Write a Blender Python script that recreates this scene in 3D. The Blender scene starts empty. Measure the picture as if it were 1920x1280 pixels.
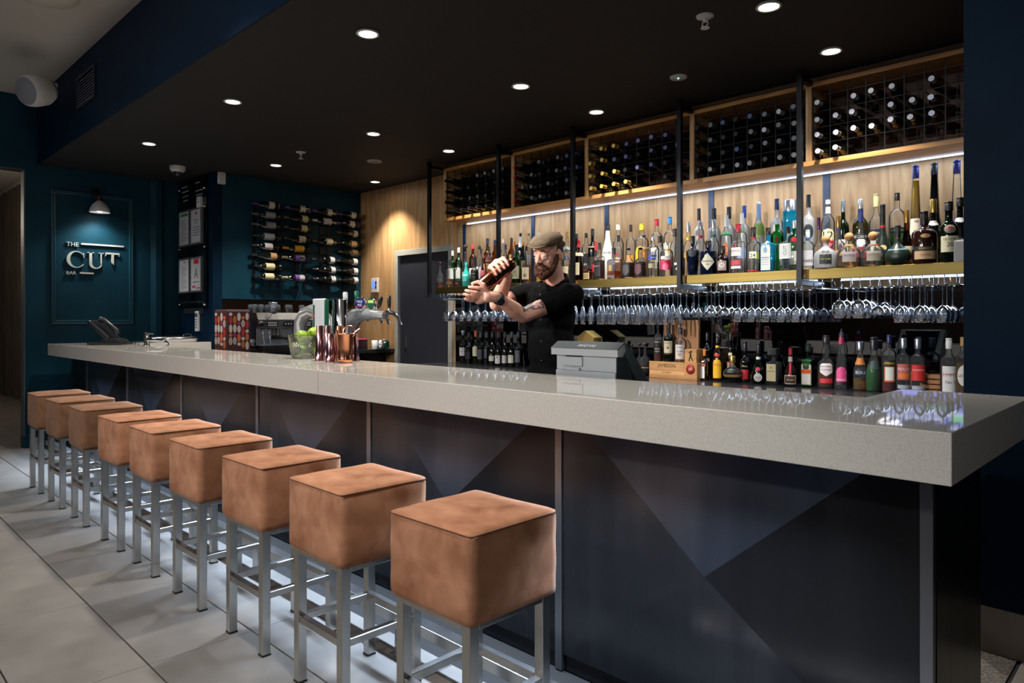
import bpy, bmesh, math, random
from mathutils import Vector, Matrix
random.seed(7)
sc = bpy.context.scene
COL = sc.collection
PI = math.pi

# ------------------------------------------------------------------ camera
CAM_Z = 1.275
FPX, HOR, CXP = 1317.0, 598.0, 960.0            # focal length in pixels, horizon row, centre column
YAW = math.atan2(1300, 1317)
FW = (-math.sin(YAW), math.cos(YAW)); RT = (math.cos(YAW), math.sin(YAW))
cam_d = bpy.data.cameras.new('camera'); cam = bpy.data.objects.new('camera', cam_d); COL.objects.link(cam)
cam_d.sensor_width = 36.0; cam_d.lens = FPX / 1920 * 36; cam_d.shift_y = (HOR - 640) / 1920
cam.location = (0, 0, CAM_Z); cam.rotation_euler = (PI / 2, 0, YAW)
cam_d.clip_start = 0.05
sc.camera = cam

# ------------------------------------------------------------------ world, exposure, big lights
w = bpy.data.worlds.new('world'); sc.world = w; w.use_nodes = True
w.node_tree.nodes['Background'].inputs[0].default_value = (0.55, 0.65, 0.8, 1)
w.node_tree.nodes['Background'].inputs[1].default_value = 0.04
sc.view_settings.view_transform = 'Standard'; sc.view_settings.look = 'None'
sc.view_settings.gamma = 1; sc.view_settings.use_curve_mapping = False
sc.view_settings.exposure = 0.0
sc.cycles.max_bounces = 10; sc.cycles.transparent_max_bounces = 40
sc.cycles.caustics_reflective = False; sc.cycles.caustics_refractive = False
sc.cycles.sample_clamp_indirect = 3.0

def lamp(name, kind, loc, energy, color=(1, 1, 1), target=None, **kw):
    d = bpy.data.lights.new(name, kind); d.energy = energy; d.color = color
    for k, v in kw.items(): setattr(d, k, v)
    o = bpy.data.objects.new(name, d); COL.objects.link(o); o.location = loc
    if target is not None:
        o.rotation_euler = (Vector(target) - Vector(loc)).to_track_quat('-Z', 'Y').to_euler()
    return o
# unseen lamps added in front of the bar: front spots, ceiling spots over the stools, a flash on the bartender, two fills
for (x, e) in ((-1.75, 262), (-3.5, 165), (-5.3, 82), (-7.0, 34)):
    lamp('added_front_spot', 'SPOT', (x, -2.4, 2.95), e, (1.0, .985, .97), (x - .1, 1.6, .8), spot_size=1.5, spot_blend=.8, shadow_soft_size=.10)  # unseen spots, set low and far back to brighten counter and stool faces
for (x, e) in ((-1.45, 200), (-3.2, 82), (-4.9, 45), (-6.6, 20)):
    lamp('lounge_downlight', 'SPOT', (x, 1.0, 3.44), e, (1.0, .96, .91), (x, 1.25, 0), spot_size=.95, spot_blend=.7, shadow_soft_size=.06)
lamp('flash_spot', 'SPOT', (-4.7, -.9, 3.2), 1250, (1.0, .95, .90), (-2.95, 3.3, 1.5), spot_size=.46, spot_blend=.9, shadow_soft_size=.10)  # added spot in place of a camera flash, not a room fitting
for (x, y, z, e) in ((1.6, -.2, 2.7, 32), (-3.6, -2.6, 2.6, 34)):
    lamp('lounge_fill', 'POINT', (x, y, z), e, (1.0, .95, .90), shadow_soft_size=.22)  # unseen fill points added to brighten the bar end and lounge ceiling
lamp('side_room_light', 'POINT', (-11.5, .6, 2.6), 40, (1.0, .86, .7), shadow_soft_size=.2)
DOWN_W, DOWN_COL = 150, (1.0, .94, .85)
LED_COL = (.58, .75, 1.0)

# ------------------------------------------------------------------ pixel helper: a pixel seen on a plane of the room
def ray(px, py):
    a = (px - CXP) / FPX; b = -(py - HOR) / FPX
    return (FW[0] + a * RT[0], FW[1] + a * RT[1], b)
def on_y(px, py, y):
    r = ray(px, py); t = y / r[1]; return Vector((r[0] * t, y, CAM_Z + r[2] * t))
def on_x(px, py, x):
    r = ray(px, py); t = x / r[0]; return Vector((x, r[1] * t, CAM_Z + r[2] * t))
def on_z(px, py, z):
    r = ray(px, py); t = (z - CAM_Z) / r[2]; return Vector((r[0] * t, r[1] * t, z))
def depth(p): return p[0] * FW[0] + p[1] * FW[1]
def at_d(px, py, d):
    r = ray(px, py); return Vector((r[0] * d, r[1] * d, CAM_Z + r[2] * d))

# ------------------------------------------------------------------ materials
MATS = {}
def srgb(c):
    return tuple((v / 255 / 12.92) if v / 255 <= .04045 else ((v / 255 + .055) / 1.055) ** 2.4 for v in c)
def mat(name, rgb=None, rough=.5, metal=0., coat=0., spec=.5, emit=None, es=0., trans=0.):
    if name in MATS: return MATS[name]
    m = bpy.data.materials.new(name); m.use_nodes = True; MATS[name] = m
    b = m.node_tree.nodes['Principled BSDF']
    if rgb: b.inputs['Base Color'].default_value = (*srgb(rgb), 1)
    b.inputs['Roughness'].default_value = rough; b.inputs['Metallic'].default_value = metal
    b.inputs['Coat Weight'].default_value = coat; b.inputs['Coat Roughness'].default_value = .05
    b.inputs['Specular IOR Level'].default_value = spec
    if emit:
        b.inputs['Emission Color'].default_value = (*emit, 1); b.inputs['Emission Strength'].default_value = es
    return m
def paint(rgb, rough=.5, **k): return mat('paint_%d_%d_%d_%d' % (*rgb, int(rough * 100)), rgb, rough, **k)
def nodes(m): return m.node_tree.nodes, m.node_tree.links, m.node_tree.nodes['Principled BSDF']
def noise_mat(name, c1, c2, scale=(4, 4, 4), detail=4, lo=.35, hi=.65, rough=.5, metal=0., coat=0., bump=0., c3=None, spec=.5, rv=0., scale2=None, dist=0.):
    """two-tone procedural noise on object coordinates"""
    if name in MATS: return MATS[name]
    m = mat(name, (128, 128, 128), rough, metal, coat, spec); N, L, b = nodes(m)
    tc = N.new('ShaderNodeTexCoord'); mp = N.new('ShaderNodeMapping'); mp.inputs['Scale'].default_value = scale
    n = N.new('ShaderNodeTexNoise'); n.inputs['Scale'].default_value = 1; n.inputs['Detail'].default_value = detail
    n.inputs['Distortion'].default_value = dist
    r = N.new('ShaderNodeValToRGB'); e = r.color_ramp.elements
    e[0].position = lo; e[0].color = (*srgb(c1), 1); e[1].position = hi; e[1].color = (*srgb(c2), 1)
    if c3:
        x = e.new((lo + hi) / 2); x.color = (*srgb(c3), 1)
    L.new(tc.outputs['Object'], mp.inputs[0]); L.new(mp.outputs[0], n.inputs['Vector']); L.new(n.outputs[0], r.inputs[0])
    L.new(r.outputs[0], b.inputs['Base Color'])
    if bump:
        bp = N.new('ShaderNodeBump'); bp.inputs['Strength'].default_value = bump; bp.inputs['Distance'].default_value = .01
        L.new(n.outputs[0], bp.inputs['Height']); L.new(bp.outputs[0], b.inputs['Normal'])
    if rv:
        mr = N.new('ShaderNodeMapRange'); mr.inputs[3].default_value = max(0, rough - rv); mr.inputs[4].default_value = rough + rv
        L.new(n.outputs[0], mr.inputs[0]); L.new(mr.outputs[0], b.inputs['Roughness'])
    return m
def wood_mat(name, c1, c2, axis='Z', rough=.4, coat=.15, sc_=1.0):
    if name in MATS: return MATS[name]
    m = mat(name, (160, 120, 70), rough, coat=coat); N, L, b = nodes(m)
    tc = N.new('ShaderNodeTexCoord'); mp = N.new('ShaderNodeMapping')
    s = {'Z': (1, 1, .10), 'X': (.10, 1, 1), 'Y': (1, .10, 1)}[axis]
    mp.inputs['Scale'].default_value = tuple(v * 7 * sc_ for v in s)
    n1 = N.new('ShaderNodeTexNoise'); n1.inputs['Scale'].default_value = 1.1; n1.inputs['Detail'].default_value = 2; n1.inputs['Distortion'].default_value = .6
    mul = N.new('ShaderNodeMath'); mul.operation = 'MULTIPLY'; mul.inputs[1].default_value = 9
    fr = N.new('ShaderNodeMath'); fr.operation = 'PINGPONG'; fr.inputs[1].default_value = 1
    n2 = N.new('ShaderNodeTexNoise'); n2.inputs['Scale'].default_value = 16; n2.inputs['Detail'].default_value = 3
    mx = N.new('ShaderNodeMath'); mx.operation = 'MULTIPLY_ADD'; mx.inputs[1].default_value = .55
    r = N.new('ShaderNodeValToRGB'); e = r.color_ramp.elements
    e[0].position = .2; e[0].color = (*srgb(c1), 1); e[1].position = .85; e[1].color = (*srgb(c2), 1)
    L.new(tc.outputs['Object'], mp.inputs[0]); L.new(mp.outputs[0], n1.inputs['Vector']); L.new(mp.outputs[0], n2.inputs['Vector'])
    L.new(n1.outputs[0], mul.inputs[0]); L.new(mul.outputs[0], fr.inputs[0]); L.new(fr.outputs[0], mx.inputs[0])
    hm = N.new('ShaderNodeMath'); hm.operation = 'MULTIPLY'; hm.inputs[1].default_value = .5
    L.new(n2.outputs[0], hm.inputs[0]); L.new(hm.outputs[0], mx.inputs[2]); L.new(mx.outputs[0], r.inputs[0])
    L.new(r.outputs[0], b.inputs['Base Color'])
    return m
def glass(name, tint=(1, 1, 1), f=1.5, rough=.02, diffuse=0., dcol=(255, 255, 255), refl=(1, 1, 1)):
    """thin-walled glass: what lies behind shows through, tinted, with fresnel reflections on top"""
    if name in MATS: return MATS[name]
    m = bpy.data.materials.new(name); m.use_nodes = True; MATS[name] = m
    N, L = m.node_tree.nodes, m.node_tree.links
    N.remove(N['Principled BSDF']); out = N['Material Output']
    t = N.new('ShaderNodeBsdfTransparent'); t.inputs[0].default_value = (*tint, 1)
    g = N.new('ShaderNodeBsdfGlossy'); g.inputs['Roughness'].default_value = rough; g.inputs[0].default_value = (*refl, 1)
    fr = N.new('ShaderNodeFresnel'); fr.inputs[0].default_value = f
    mx = N.new('ShaderNodeMixShader')
    base = t
    if diffuse:
        d = N.new('ShaderNodeBsdfDiffuse'); d.inputs[0].default_value = (*srgb(dcol), 1)
        m2 = N.new('ShaderNodeMixShader'); m2.inputs[0].default_value = diffuse
        L.new(t.outputs[0], m2.inputs[1]); L.new(d.outputs[0], m2.inputs[2]); base = m2
    L.new(fr.outputs[0], mx.inputs[0]); L.new(base.outputs[0], mx.inputs[1]); L.new(g.outputs[0], mx.inputs[2])
    L.new(mx.outputs[0], out.inputs[0])
    return m
def emitter(name, rgb, s):
    if name in MATS: return MATS[name]
    m = bpy.data.materials.new(name); m.use_nodes = True; MATS[name] = m
    N, L = m.node_tree.nodes, m.node_tree.links; N.remove(N['Principled BSDF'])
    e = N.new('ShaderNodeEmission'); e.inputs[0].default_value = (*rgb, 1); e.inputs[1].default_value = s
    L.new(e.outputs[0], N['Material Output'].inputs[0]); return m

# ------------------------------------------------------------------ mesh builder
class MB:
    def __init__(s): s.v = []; s.f = []; s.mi = []; s.sm = []
    def add(s, vs, fs, m=0, smooth=False):
        o = len(s.v); s.v += [tuple(v) for v in vs]; s.f += [tuple(i + o for i in f) for f in fs]
        s.mi += [m] * len(fs); s.sm += [smooth] * len(fs); return s
    def box(s, x0, x1, y0, y1, z0, z1, m=0, c=0.):
        if x0 > x1: x0, x1 = x1, x0
        if y0 > y1: y0, y1 = y1, y0
        if z0 > z1: z0, z1 = z1, z0
        if c <= 0:
            vs = [(x0, y0, z0), (x1, y0, z0), (x1, y1, z0), (x0, y1, z0), (x0, y0, z1), (x1, y0, z1), (x1, y1, z1), (x0, y1, z1)]
            return s.add(vs, [(0, 3, 2, 1), (4, 5, 6, 7), (0, 1, 5, 4), (1, 2, 6, 5), (2, 3, 7, 6), (3, 0, 4, 7)], m)
        bm = bmesh.new(); bmesh.ops.create_cube(bm, size=1)
        for v in bm.verts: v.co = Vector(((x0 + x1) / 2 + v.co.x * (x1 - x0), (y0 + y1) / 2 + v.co.y * (y1 - y0), (z0 + z1) / 2 + v.co.z * (z1 - z0)))
        bmesh.ops.bevel(bm, geom=list(bm.edges), offset=c, segments=1 if c < .002 else 2, affect='EDGES', profile=.5)
        bm.verts.index_update()
        s.add([v.co for v in bm.verts], [[v.index for v in f.verts] for f in bm.faces], m); bm.free(); return s
    def quad(s, a, b, c, d, m=0): return s.add([a, b, c, d], [(0, 1, 2, 3)], m)
    def tube(s, pts, r, n=8, m=0, caps=True, smooth=True):
        pts = [Vector(p) for p in pts]; rs = r if isinstance(r, (list, tuple)) else [r] * len(pts)
        vs, fs = [], []; ref = None
        for i, p in enumerate(pts):
            d = ((pts[min(i + 1, len(pts) - 1)] - p).normalized() + (p - pts[max(i - 1, 0)]).normalized()).normalized()
            if ref is None: ref = Vector((0, 0, 1)) if abs(d.z) < .9 else Vector((1, 0, 0))
            u = d.cross(ref).normalized(); ref = u.cross(d); v = ref
            for k in range(n):
                a = 2 * PI * k / n + PI / n; vs.append(p + (u * math.cos(a) + v * math.sin(a)) * rs[i])
        for i in range(len(pts) - 1):
            for k in range(n):
                k2 = (k + 1) % n; fs.append((i * n + k, i * n + k2, (i + 1) * n + k2, (i + 1) * n + k))
        s.add(vs, fs, m, smooth)
        if caps:
            s.add(vs[:n], [tuple(range(n))[::-1]], m); s.add(vs[-n:], [tuple(range(n))], m)
        return s
    def lathe(s, prof, n=16, m=0, c=(0, 0, 0), smooth=True, caps=True, mtx=None):
        vs, fs = [], []
        for (r, z) in prof:
            for k in range(n):
                a = 2 * PI * k / n; vs.append((c[0] + r * math.cos(a), c[1] + r * math.sin(a), c[2] + z))
        for i in range(len(prof) - 1):
            for k in range(n):
                k2 = (k + 1) % n; fs.append((i * n + k, i * n + k2, (i + 1) * n + k2, (i + 1) * n + k))
        if mtx is not None: vs = [mtx @ Vector(v) for v in vs]
        s.add(vs, fs, m, smooth)
        if caps:
            s.add(vs[:n], [tuple(range(n))[::-1]], m); s.add(vs[-n:], [tuple(range(n))], m)
        return s
    def sphere(s, c, r, n=12, k=8, m=0, mtx=None):
        rx, ry, rz = (r, r, r) if not isinstance(r, (tuple, list)) else r
        vs = [(0, 0, -rz)]; fs = []
        for i in range(1, k):
            t = -PI / 2 + PI * i / k
            for j in range(n):
                a = 2 * PI * j / n; vs.append((rx * math.cos(t) * math.cos(a), ry * math.cos(t) * math.sin(a), rz * math.sin(t)))
        vs.append((0, 0, rz)); top = len(vs) - 1
        for j in range(n):
            j2 = (j + 1) % n; fs.append((0, 1 + j2, 1 + j)); fs.append((top, 1 + (k - 2) * n + j, 1 + (k - 2) * n + j2))
            for i in range(k - 2):
                fs.append((1 + i * n + j, 1 + i * n + j2, 1 + (i + 1) * n + j2, 1 + (i + 1) * n + j))
        if mtx is not None: vs = [mtx @ Vector(v) for v in vs]
        return s.add([(c[0] + v[0], c[1] + v[1], c[2] + v[2]) for v in vs], fs, m, True)
    def prism(s, poly, fn0, fn1, m=0):
        """polygon (list of 2-tuples) extruded between two maps to 3-D"""
        n = len(poly); a = [fn0(p) for p in poly]; b = [fn1(p) for p in poly]
        return s.add(a + b, [tuple(range(n)), tuple(range(2 * n - 1, n - 1, -1))] + [(i, i + n, (i + 1) % n + n, (i + 1) % n) for i in range(n)], m)
    def mesh(s, name, mats):
        me = bpy.data.meshes.new(name); me.from_pydata(s.v, [], s.f)
        for m in (mats if isinstance(mats, (list, tuple)) else [mats]): me.materials.append(m)
        me.polygons.foreach_set('material_index', s.mi); me.polygons.foreach_set('use_smooth', s.sm)
        me.update(); return me
    def build(s, name, mats, parent=None, loc=None, fix=True):
        me = s.mesh(name, mats)
        if fix:
            bm = bmesh.new(); bm.from_mesh(me); bmesh.ops.recalc_face_normals(bm, faces=bm.faces); bm.to_mesh(me); bm.free()
        return put(name, me, parent, loc)
def put(name, me, parent=None, loc=None):
    o = bpy.data.objects.new(name, me); COL.objects.link(o)
    if parent: o.parent = parent
    if loc is not None: o.location = loc
    return o
def tag(o, label, cat, group=None):
    o['label'] = label; o['category'] = cat
    if group: o['group'] = group
    return o
def thing(name, label, cat, loc=(0, 0, 0), rz=0., group=None):
    o = bpy.data.objects.new(name, None); COL.objects.link(o); o.location = loc; o.rotation_euler = (0, 0, rz)
    o.empty_display_size = .05
    return tag(o, label, cat, group)
def struct(o, label=None):
    o['kind'] = 'structure'
    if label: o['label'] = label
    return o
def copy_tree(o, parent=None):
    c = o.copy(); COL.objects.link(c)
    if parent: c.parent = parent
    for ch in o.children: copy_tree(ch, c)
    return c
TXT = {}
def text_mesh(body, italic=0., spacing=1.):
    """flat triangulated lettering, 1 unit tall capitals, centred on (0, 0)"""
    k = (body, italic, spacing)
    if k not in TXT:
        cu = bpy.data.curves.new('lettering', 'FONT'); cu.body = body; cu.resolution_u = 2; cu.shear = italic; cu.space_character = spacing
        ob = bpy.data.objects.new('lettering', cu); me = bpy.data.meshes.new_from_object(ob)
        vs = [v.co.copy() for v in me.vertices]; fs = [tuple(p.vertices) for p in me.polygons]
        bpy.data.objects.remove(ob); bpy.data.curves.remove(cu); bpy.data.meshes.remove(me)
        x0 = min(v.x for v in vs); x1 = max(v.x for v in vs); y0 = min(v.y for v in vs); y1 = max(v.y for v in vs); h = y1 - y0
        TXT[k] = ([((v.x - (x0 + x1) / 2) / h, (v.y - (y0 + y1) / 2) / h) for v in vs], fs, (x1 - x0) / h)
    return TXT[k]
def lettering(body, fn, m, parent=None, h=None, w=None, name='lettering', thick=0., **k):
    """text laid on a surface; fn maps (u, v) metres to a point. thick extrudes through fn(u, v, t)"""
    vs, fs, asp = text_mesh(body, **k)
    if h is None: h = w / asp
    sx = h if w is None else w / asp
    b = MB()
    if thick:
        n = len(vs); P = [fn(u * sx, v * h, thick) for u, v in vs] + [fn(u * sx, v * h, 0) for u, v in vs]
        b.add(P, fs)
        ed = {}
        for f in fs:
            for i in range(len(f)):
                e = (f[i], f[(i + 1) % len(f)]); ed[e] = 1
        b.add(P, [(a, c, c + n, a + n) for (a, c) in ed if (c, a) not in ed])
        return b.build(name, m, parent)
    b.add([fn(u * sx, v * h) for u, v in vs], fs)
    return b.build(name, m, parent, fix=False)
ORD = 'first second third fourth fifth sixth seventh eighth ninth tenth'.split()
# ------------------------------------------------------------------ room shell
XS, YR, XR, YW, YB, ZC, ZL = -8.3, 3.03, -7.39, 4.84, 1.67, 2.82, 3.48
M_teal = noise_mat('wall_teal', (12, 50, 64), (16, 58, 73), (3, 3, 3), rough=.5, spec=.15)
M_navy = noise_mat('wall_navy', (4, 26, 44), (6, 32, 52), (3, 3, 3), rough=.55, spec=.08)
M_ceil = mat('ceiling_black', (36, 35, 36), .75, spec=.25)
M_white = mat('ceiling_white', (206, 202, 194), .9)
M_oak = wood_mat('oak_veneer', (172, 127, 80), (203, 163, 114), 'Z', .5, 0)
M_oakx = wood_mat('oak_edging', (178, 122, 60), (208, 154, 88), 'X', .45, .1)
M_black = mat('black_metal', (22, 24, 28), .42, .6)
M_steel = noise_mat('stainless', (186, 184, 180), (202, 200, 196), (14, 14, 1.2), rough=.26, metal=1., rv=.03)
M_chrome = mat('chrome', (215, 216, 218), .07, 1.)
M_blackpl = mat('black_plastic', (18, 18, 20), .35)
M_whitepl = mat('white_plastic', (214, 214, 212), .4)
M_tile = noise_mat('floor_tile', (106, 102, 97), (131, 126, 120), (3.2, 3.2, 3.2), 6, .3, .7, rough=.5, bump=.04, rv=.12, spec=.4)
M_grout = mat('dark_grout', (26, 25, 24), .8)

b = MB(); b.box(-17, 3.6, -4.4, 5.0, -.06, -.006)
floor = struct(b.build('floor', M_grout))
TX, TY, OX, OY = .80, .3945, -2.777, .904
tile_me = {}
for ky in range(-4, 4):
    for kx in range(-17, 5):
        x0 = OX + kx * TX; y0 = OY + ky * TY
        if y0 > 1.5 and x0 > -8.8: continue
        if x0 < -9.2 and ky < -3: continue
        if not tile_me:
            t = MB(); t.box(.0015, TX - .0015, .003, TY - .003, -.012, 0, c=.0012); tile_me[0] = t.mesh('tile', M_tile)
        o = put('tile', tile_me[0], floor, (x0, y0, 0))
# a plain dark strip behind the bar and the terrazzo by the entrance wall
t = MB(); t.box(-7.2, -.75, 2.66, 4.84, -.012, 0); put('bar_mat', t.mesh('bar_mat', mat('rubber', (30, 30, 32), .7)), floor)
M_terr = noise_mat('terrazzo', (58, 54, 50), (110, 102, 94), (90, 90, 90), 3, .4, .62, rough=.6)
t = MB(); t.box(-.74, -.50, 2.5, 3.2, -.012, 0.001); put('terrazzo_strip', t.mesh('terrazzo_strip', M_terr), floor)
t = MB(); t.box(-.485, .3, 2.5, 3.2, -.012, 0.001); t.box(-.485, .3, 1.9, 2.49, -.012, .001); t.box(.31, 1.1, 2.0, 3.2, -.012, 0.001); put('entrance_tile', t.mesh('entrance_tile', M_tile), floor)

def wall(name, m, *boxes):
    b = MB()
    for x in boxes: b.box(*x)
    return struct(b.build(name, m))
wall('wall_left', M_teal, (XS - .12, XS, 1.56, YR, 0, ZL), (XS - .12, XS, -4.4, 1.56, 2.754, ZL), (XS - .12, XS, -4.4, -1.6, 0, 2.754))
wall('wall_niche', M_navy, (XS, XR, YR, YR + .1, 0, ZC))
wall('wall_rack', M_teal, (XR - .5, XR, YR + .1, YW, 1.49, ZC))
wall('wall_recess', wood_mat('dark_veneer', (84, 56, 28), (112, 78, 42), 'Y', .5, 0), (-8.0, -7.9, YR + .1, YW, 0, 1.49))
wall('wall_back', M_oak, (-8.0, -6.655, YW, YW + .1, 0, ZC), (-6.655, -5.66, YW, YW + .1, 2.053, ZC), (-5.66, -.5, YW, YW + .1, 0, ZC))
wall('wall_right', M_navy, (-.675, 3.6, 3.206, 3.33, 0, ZC + .1), (-.675, -.55, 3.33, YW, 0, ZC))
wall('wall_front', wood_mat('dark_panelling', (44, 30, 20), (64, 44, 30), 'Z', .5, .1), (-17, 3.6, -4.4, -4.3, 0, ZL))
wall('wall_side', M_navy, (3.5, 3.6, -4.4, 3.2, 0, ZL))
wall('wall_side_room', mat('beige_wall', (150, 138, 120), .8), (-17.1, -17, -4.4, 5, 0, ZL), (-17, XS - .12, 3.3, 3.4, 0, ZL))
wall('bulkhead', M_navy, (XS, 3.6, YB - .012, YB - .0005, ZC, ZL))
wall('ceiling', M_ceil, (XS, 3.6, YB, 5.0, ZC, ZC + .08))
wall('ceiling_lounge', M_white, (-17, 3.6, -4.4, YB, ZL, ZL + .08), (-17, XS - .12, YB, 5, ZL, ZL + .08))
M_skirt = noise_mat('skirting_tile', (120, 112, 104), (146, 138, 128), (4, 4, 4), rough=.5)
wall('baseboard_right', M_skirt, (-.66, 3.5, 3.194, 3.206, 0, .172))
wall('baseboard_left', M_teal, (XS, XS + .012, 1.56, 1.94, 0, .12), (XS - .12, XS + .012, 1.545, 1.56, 0, .12))
# lining of the opening to the side room
b = MB(); b.box(XS - .13, XS + .004, 1.548, 1.56, 0, 2.754); b.box(XS - .13, XS + .004, -1.6, 1.56, 2.742, 2.754)
struct(b.build('trim_opening', mat('trim_grey', (70, 78, 80), .5)))
# picture moulding on the sign wall
MY0, MY1, MZ0, MZ1 = 1.776, 2.544, 1.219, 2.595
b = MB(); PR = [(0, 0), (0, .010), (.006, .018), (.014, .020), (.020, .011), (.028, .011), (.034, .016), (.040, .014), (.046, 0)]
vs = []
for o_, d_ in PR: vs += [(XS + d_, MY0 + o_, MZ0 + o_), (XS + d_, MY1 - o_, MZ0 + o_), (XS + d_, MY1 - o_, MZ1 - o_), (XS + d_, MY0 + o_, MZ1 - o_)]
b.add(vs, [(i * 4 + j, i * 4 + (j + 1) % 4, (i + 1) * 4 + (j + 1) % 4, (i + 1) * 4 + j) for i in range(len(PR) - 1) for j in range(4)])
struct(b.build('trim_panel', noise_mat('trim_teal', (14, 56, 68), (18, 62, 76), (3, 3, 3), rough=.28, spec=.6)))
# shallow chamfered pilaster beside it
b = MB(); b.prism([(XS, 2.72), (XS + .05, 2.76), (XS + .05, 2.82), (XS, 2.86)], lambda p: (p[0], p[1], 0), lambda p: (p[0], p[1], ZC))
struct(b.build('trim_pilaster', M_teal))
# curtain in the side room
M_curt = noise_mat('curtain_brown', (62, 54, 46), (78, 68, 58), (8, 8, 2), rough=.9)
b = MB(); pts = []
n = 150
for i in range(n + 1):
    x = -16.6 + i * (8.0 / n); pts.append((x, 2.42 + .06 * math.sin(i * 1.05) + .015 * math.sin(i * 2.7)))
vs = [(x, y, .03) for x, y in pts] + [(x, y, 3.36) for x, y in pts] + [(x, y + .008, .03) for x, y in pts] + [(x, y + .008, 3.36) for x, y in pts]
k = n + 1
fs = [(i, i + 1, i + 1 + k, i + k) for i in range(n)] + [(i + 2 * k, i + 3 * k, i + 1 + 3 * k, i + 1 + 2 * k) for i in range(n)]
b.add(vs, fs, 0, True)
cu = thing('curtain', 'long dark brown pleated curtain hanging beyond the opening beside the sign wall', 'curtain', (0, 0, 0))
b.build('curtain_fabric', M_curt, cu)
b = MB(); b.box(-16.7, -8.5, 2.38, 2.46, 3.36, 3.42); b.build('curtain_rail', mat('rail_beige', (150, 140, 125), .5), cu)
# lounge side, seen only in the mirror: a blue curtain and a timber post
t = thing('curtain', 'blue drape on the lounge wall, showing in the mirror behind the bottles', 'curtain')
b = MB(); pts = []
for i in range(81): pts.append((-2.5 + i * 2.2 / 80, -4.2 + .05 * math.sin(i * 1.1)))
vs = [(x, y, .05) for x, y in pts] + [(x, y, 3.3) for x, y in pts]
b.add(vs, [(i, i + 1, i + 82, i + 81) for i in range(80)], 0, True); b.build('curtain_fabric', mat('curtain_blue', (40, 80, 120), .8), t)
b = MB(); b.box(-2.6, -.2, -4.26, -4.2, 3.3, 3.34); b.build('curtain_rail', M_black, t)

t = thing('television', 'wall television with a blue and green picture, mirrored in the bar top', 'television', (-3.42, -4.30, 2.45))
b = MB(); b.box(-.72, .72, .02, .06, -.42, .42, c=.006); b.build('frame', M_blackpl, t)
b = MB(); b.box(-.1, .1, .0, .02, -.1, .1); b.build('wall_mount', M_blackpl, t)
b = MB(); b.quad((-.70, .0605, -.40), (.70, .0605, -.40), (.70, .0605, .40), (-.70, .0605, .40)); sc_ = b.build('screen', emitter('screen_blue', (.30, .34, 1.0), 4.5), t)
for x0, x1, z0, z1, m_ in ((-.70, .2, .06, .14, 'w'), (-.70, .5, -.04, .02, 'w'), (.3, .7, .0, .12, 'g'), (-.2, .3, -.14, -.08, 'g'), (-.4, .25, .16, .40, 'k'), (.3, .55, .2, .38, 'w')):
    b = MB(); b.quad((x0, .061, z0), (x1, .061, z0), (x1, .061, z1), (x0, .061, z1)); b.build('screen_patch', emitter('screen_' + m_, dict(w=(.75, .8, 1.), g=(.25, .8, .35), k=(.05, .05, .06))[m_], 5), sc_)

# ------------------------------------------------------------------ door in the timber wall
dr = bpy.data.objects.new('door_1', None); COL.objects.link(dr); struct(dr, 'dark grey flush door in a pale grey frame')
b = MB(); fx0, fx1 = -6.665, -5.650; fw = .062
b.box(fx0, fx0 + fw, YW - .02, YW + .1, 0, 2.06, c=.002); b.box(fx1 - fw, fx1, YW - .02, YW + .1, 0, 2.06, c=.002)
b.box(fx0 + fw, fx1 - fw, YW - .02, YW + .1, 2.06 - fw, 2.06, c=.002)
b.build('door_frame', mat('frame_grey', (168, 166, 156), .45), dr)
b = MB(); b.box(fx0 + fw + .003, fx1 - fw - .003, YW + .015, YW + .055, .005, 2.06 - fw - .003)
b.build('door_leaf', mat('door_grey', (36, 38, 46), .5), dr)
b = MB(); b.box(-6.52, -6.475, YW + .008, YW + .015, .93, 1.08, c=.002); b.box(-6.507, -6.488, YW + .004, YW + .008, .95, 1.06)
b.build('door_pull', M_steel, dr)

# ------------------------------------------------------------------ ceiling fittings
M_lens = emitter('downlight_lens', (1.0, .96, .9), 26)
DL = [(-3.215, 2.15), (-4.9, 2.15), (-6.6, 2.15), (-1.53, 3.35), (-3.22, 3.345), (-4.92, 3.345), (-6.62, 3.343), (-1.53, 4.16), (-3.22, 4.155), (-4.93, 4.17), (-6.63, 4.53)]
ring = MB(); ring.lathe([(.058, -.001), (.063, -.010), (.050, -.012), (.046, .0)], 24, caps=False)
ring_me = ring.mesh('trim_ring', mat('downlight_trim', (200, 198, 190), .4))
lens = MB(); lens.lathe([(.047, -.004), (.030, -.006), (.002, -.007)], 20, caps=False); lens_me = lens.mesh('lens', M_lens)
DWHERE = ['over the copper tins and limes', 'over the curving bar between faucet and limes', 'over the telephone end of the bar', 'in the ceiling corner near the navy wall, above the bartender side', 'straight above the bartender', 'before the wall wine rack, middle of the ceiling', 'nearest the security dome camera', 'in front of the wine compartment beside the navy wall', 'in front of the central wine compartments', 'in front of the first wine compartment by the door', 'above the timber wall corner beside the bottle wall']
for i, (x, y) in enumerate(DL):
    t = thing('downlight', 'round lit recessed downlight ' + DWHERE[i], 'light', (x, y, ZC), group='recessed downlights in the black ceiling')
    put('trim_ring', ring_me, t); put('lens', lens_me, t)
    d = bpy.data.lights.get('downlight_beam') or bpy.data.lights.new('downlight_beam', 'SPOT')
    d.energy = DOWN_W; d.color = DOWN_COL; d.spot_size = 1.75; d.spot_blend = .7; d.shadow_soft_size = .045
    l = bpy.data.objects.new('downlight_beam', d); COL.objects.link(l); l.parent = t; l.location = (0, 0, -.02)

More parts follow.
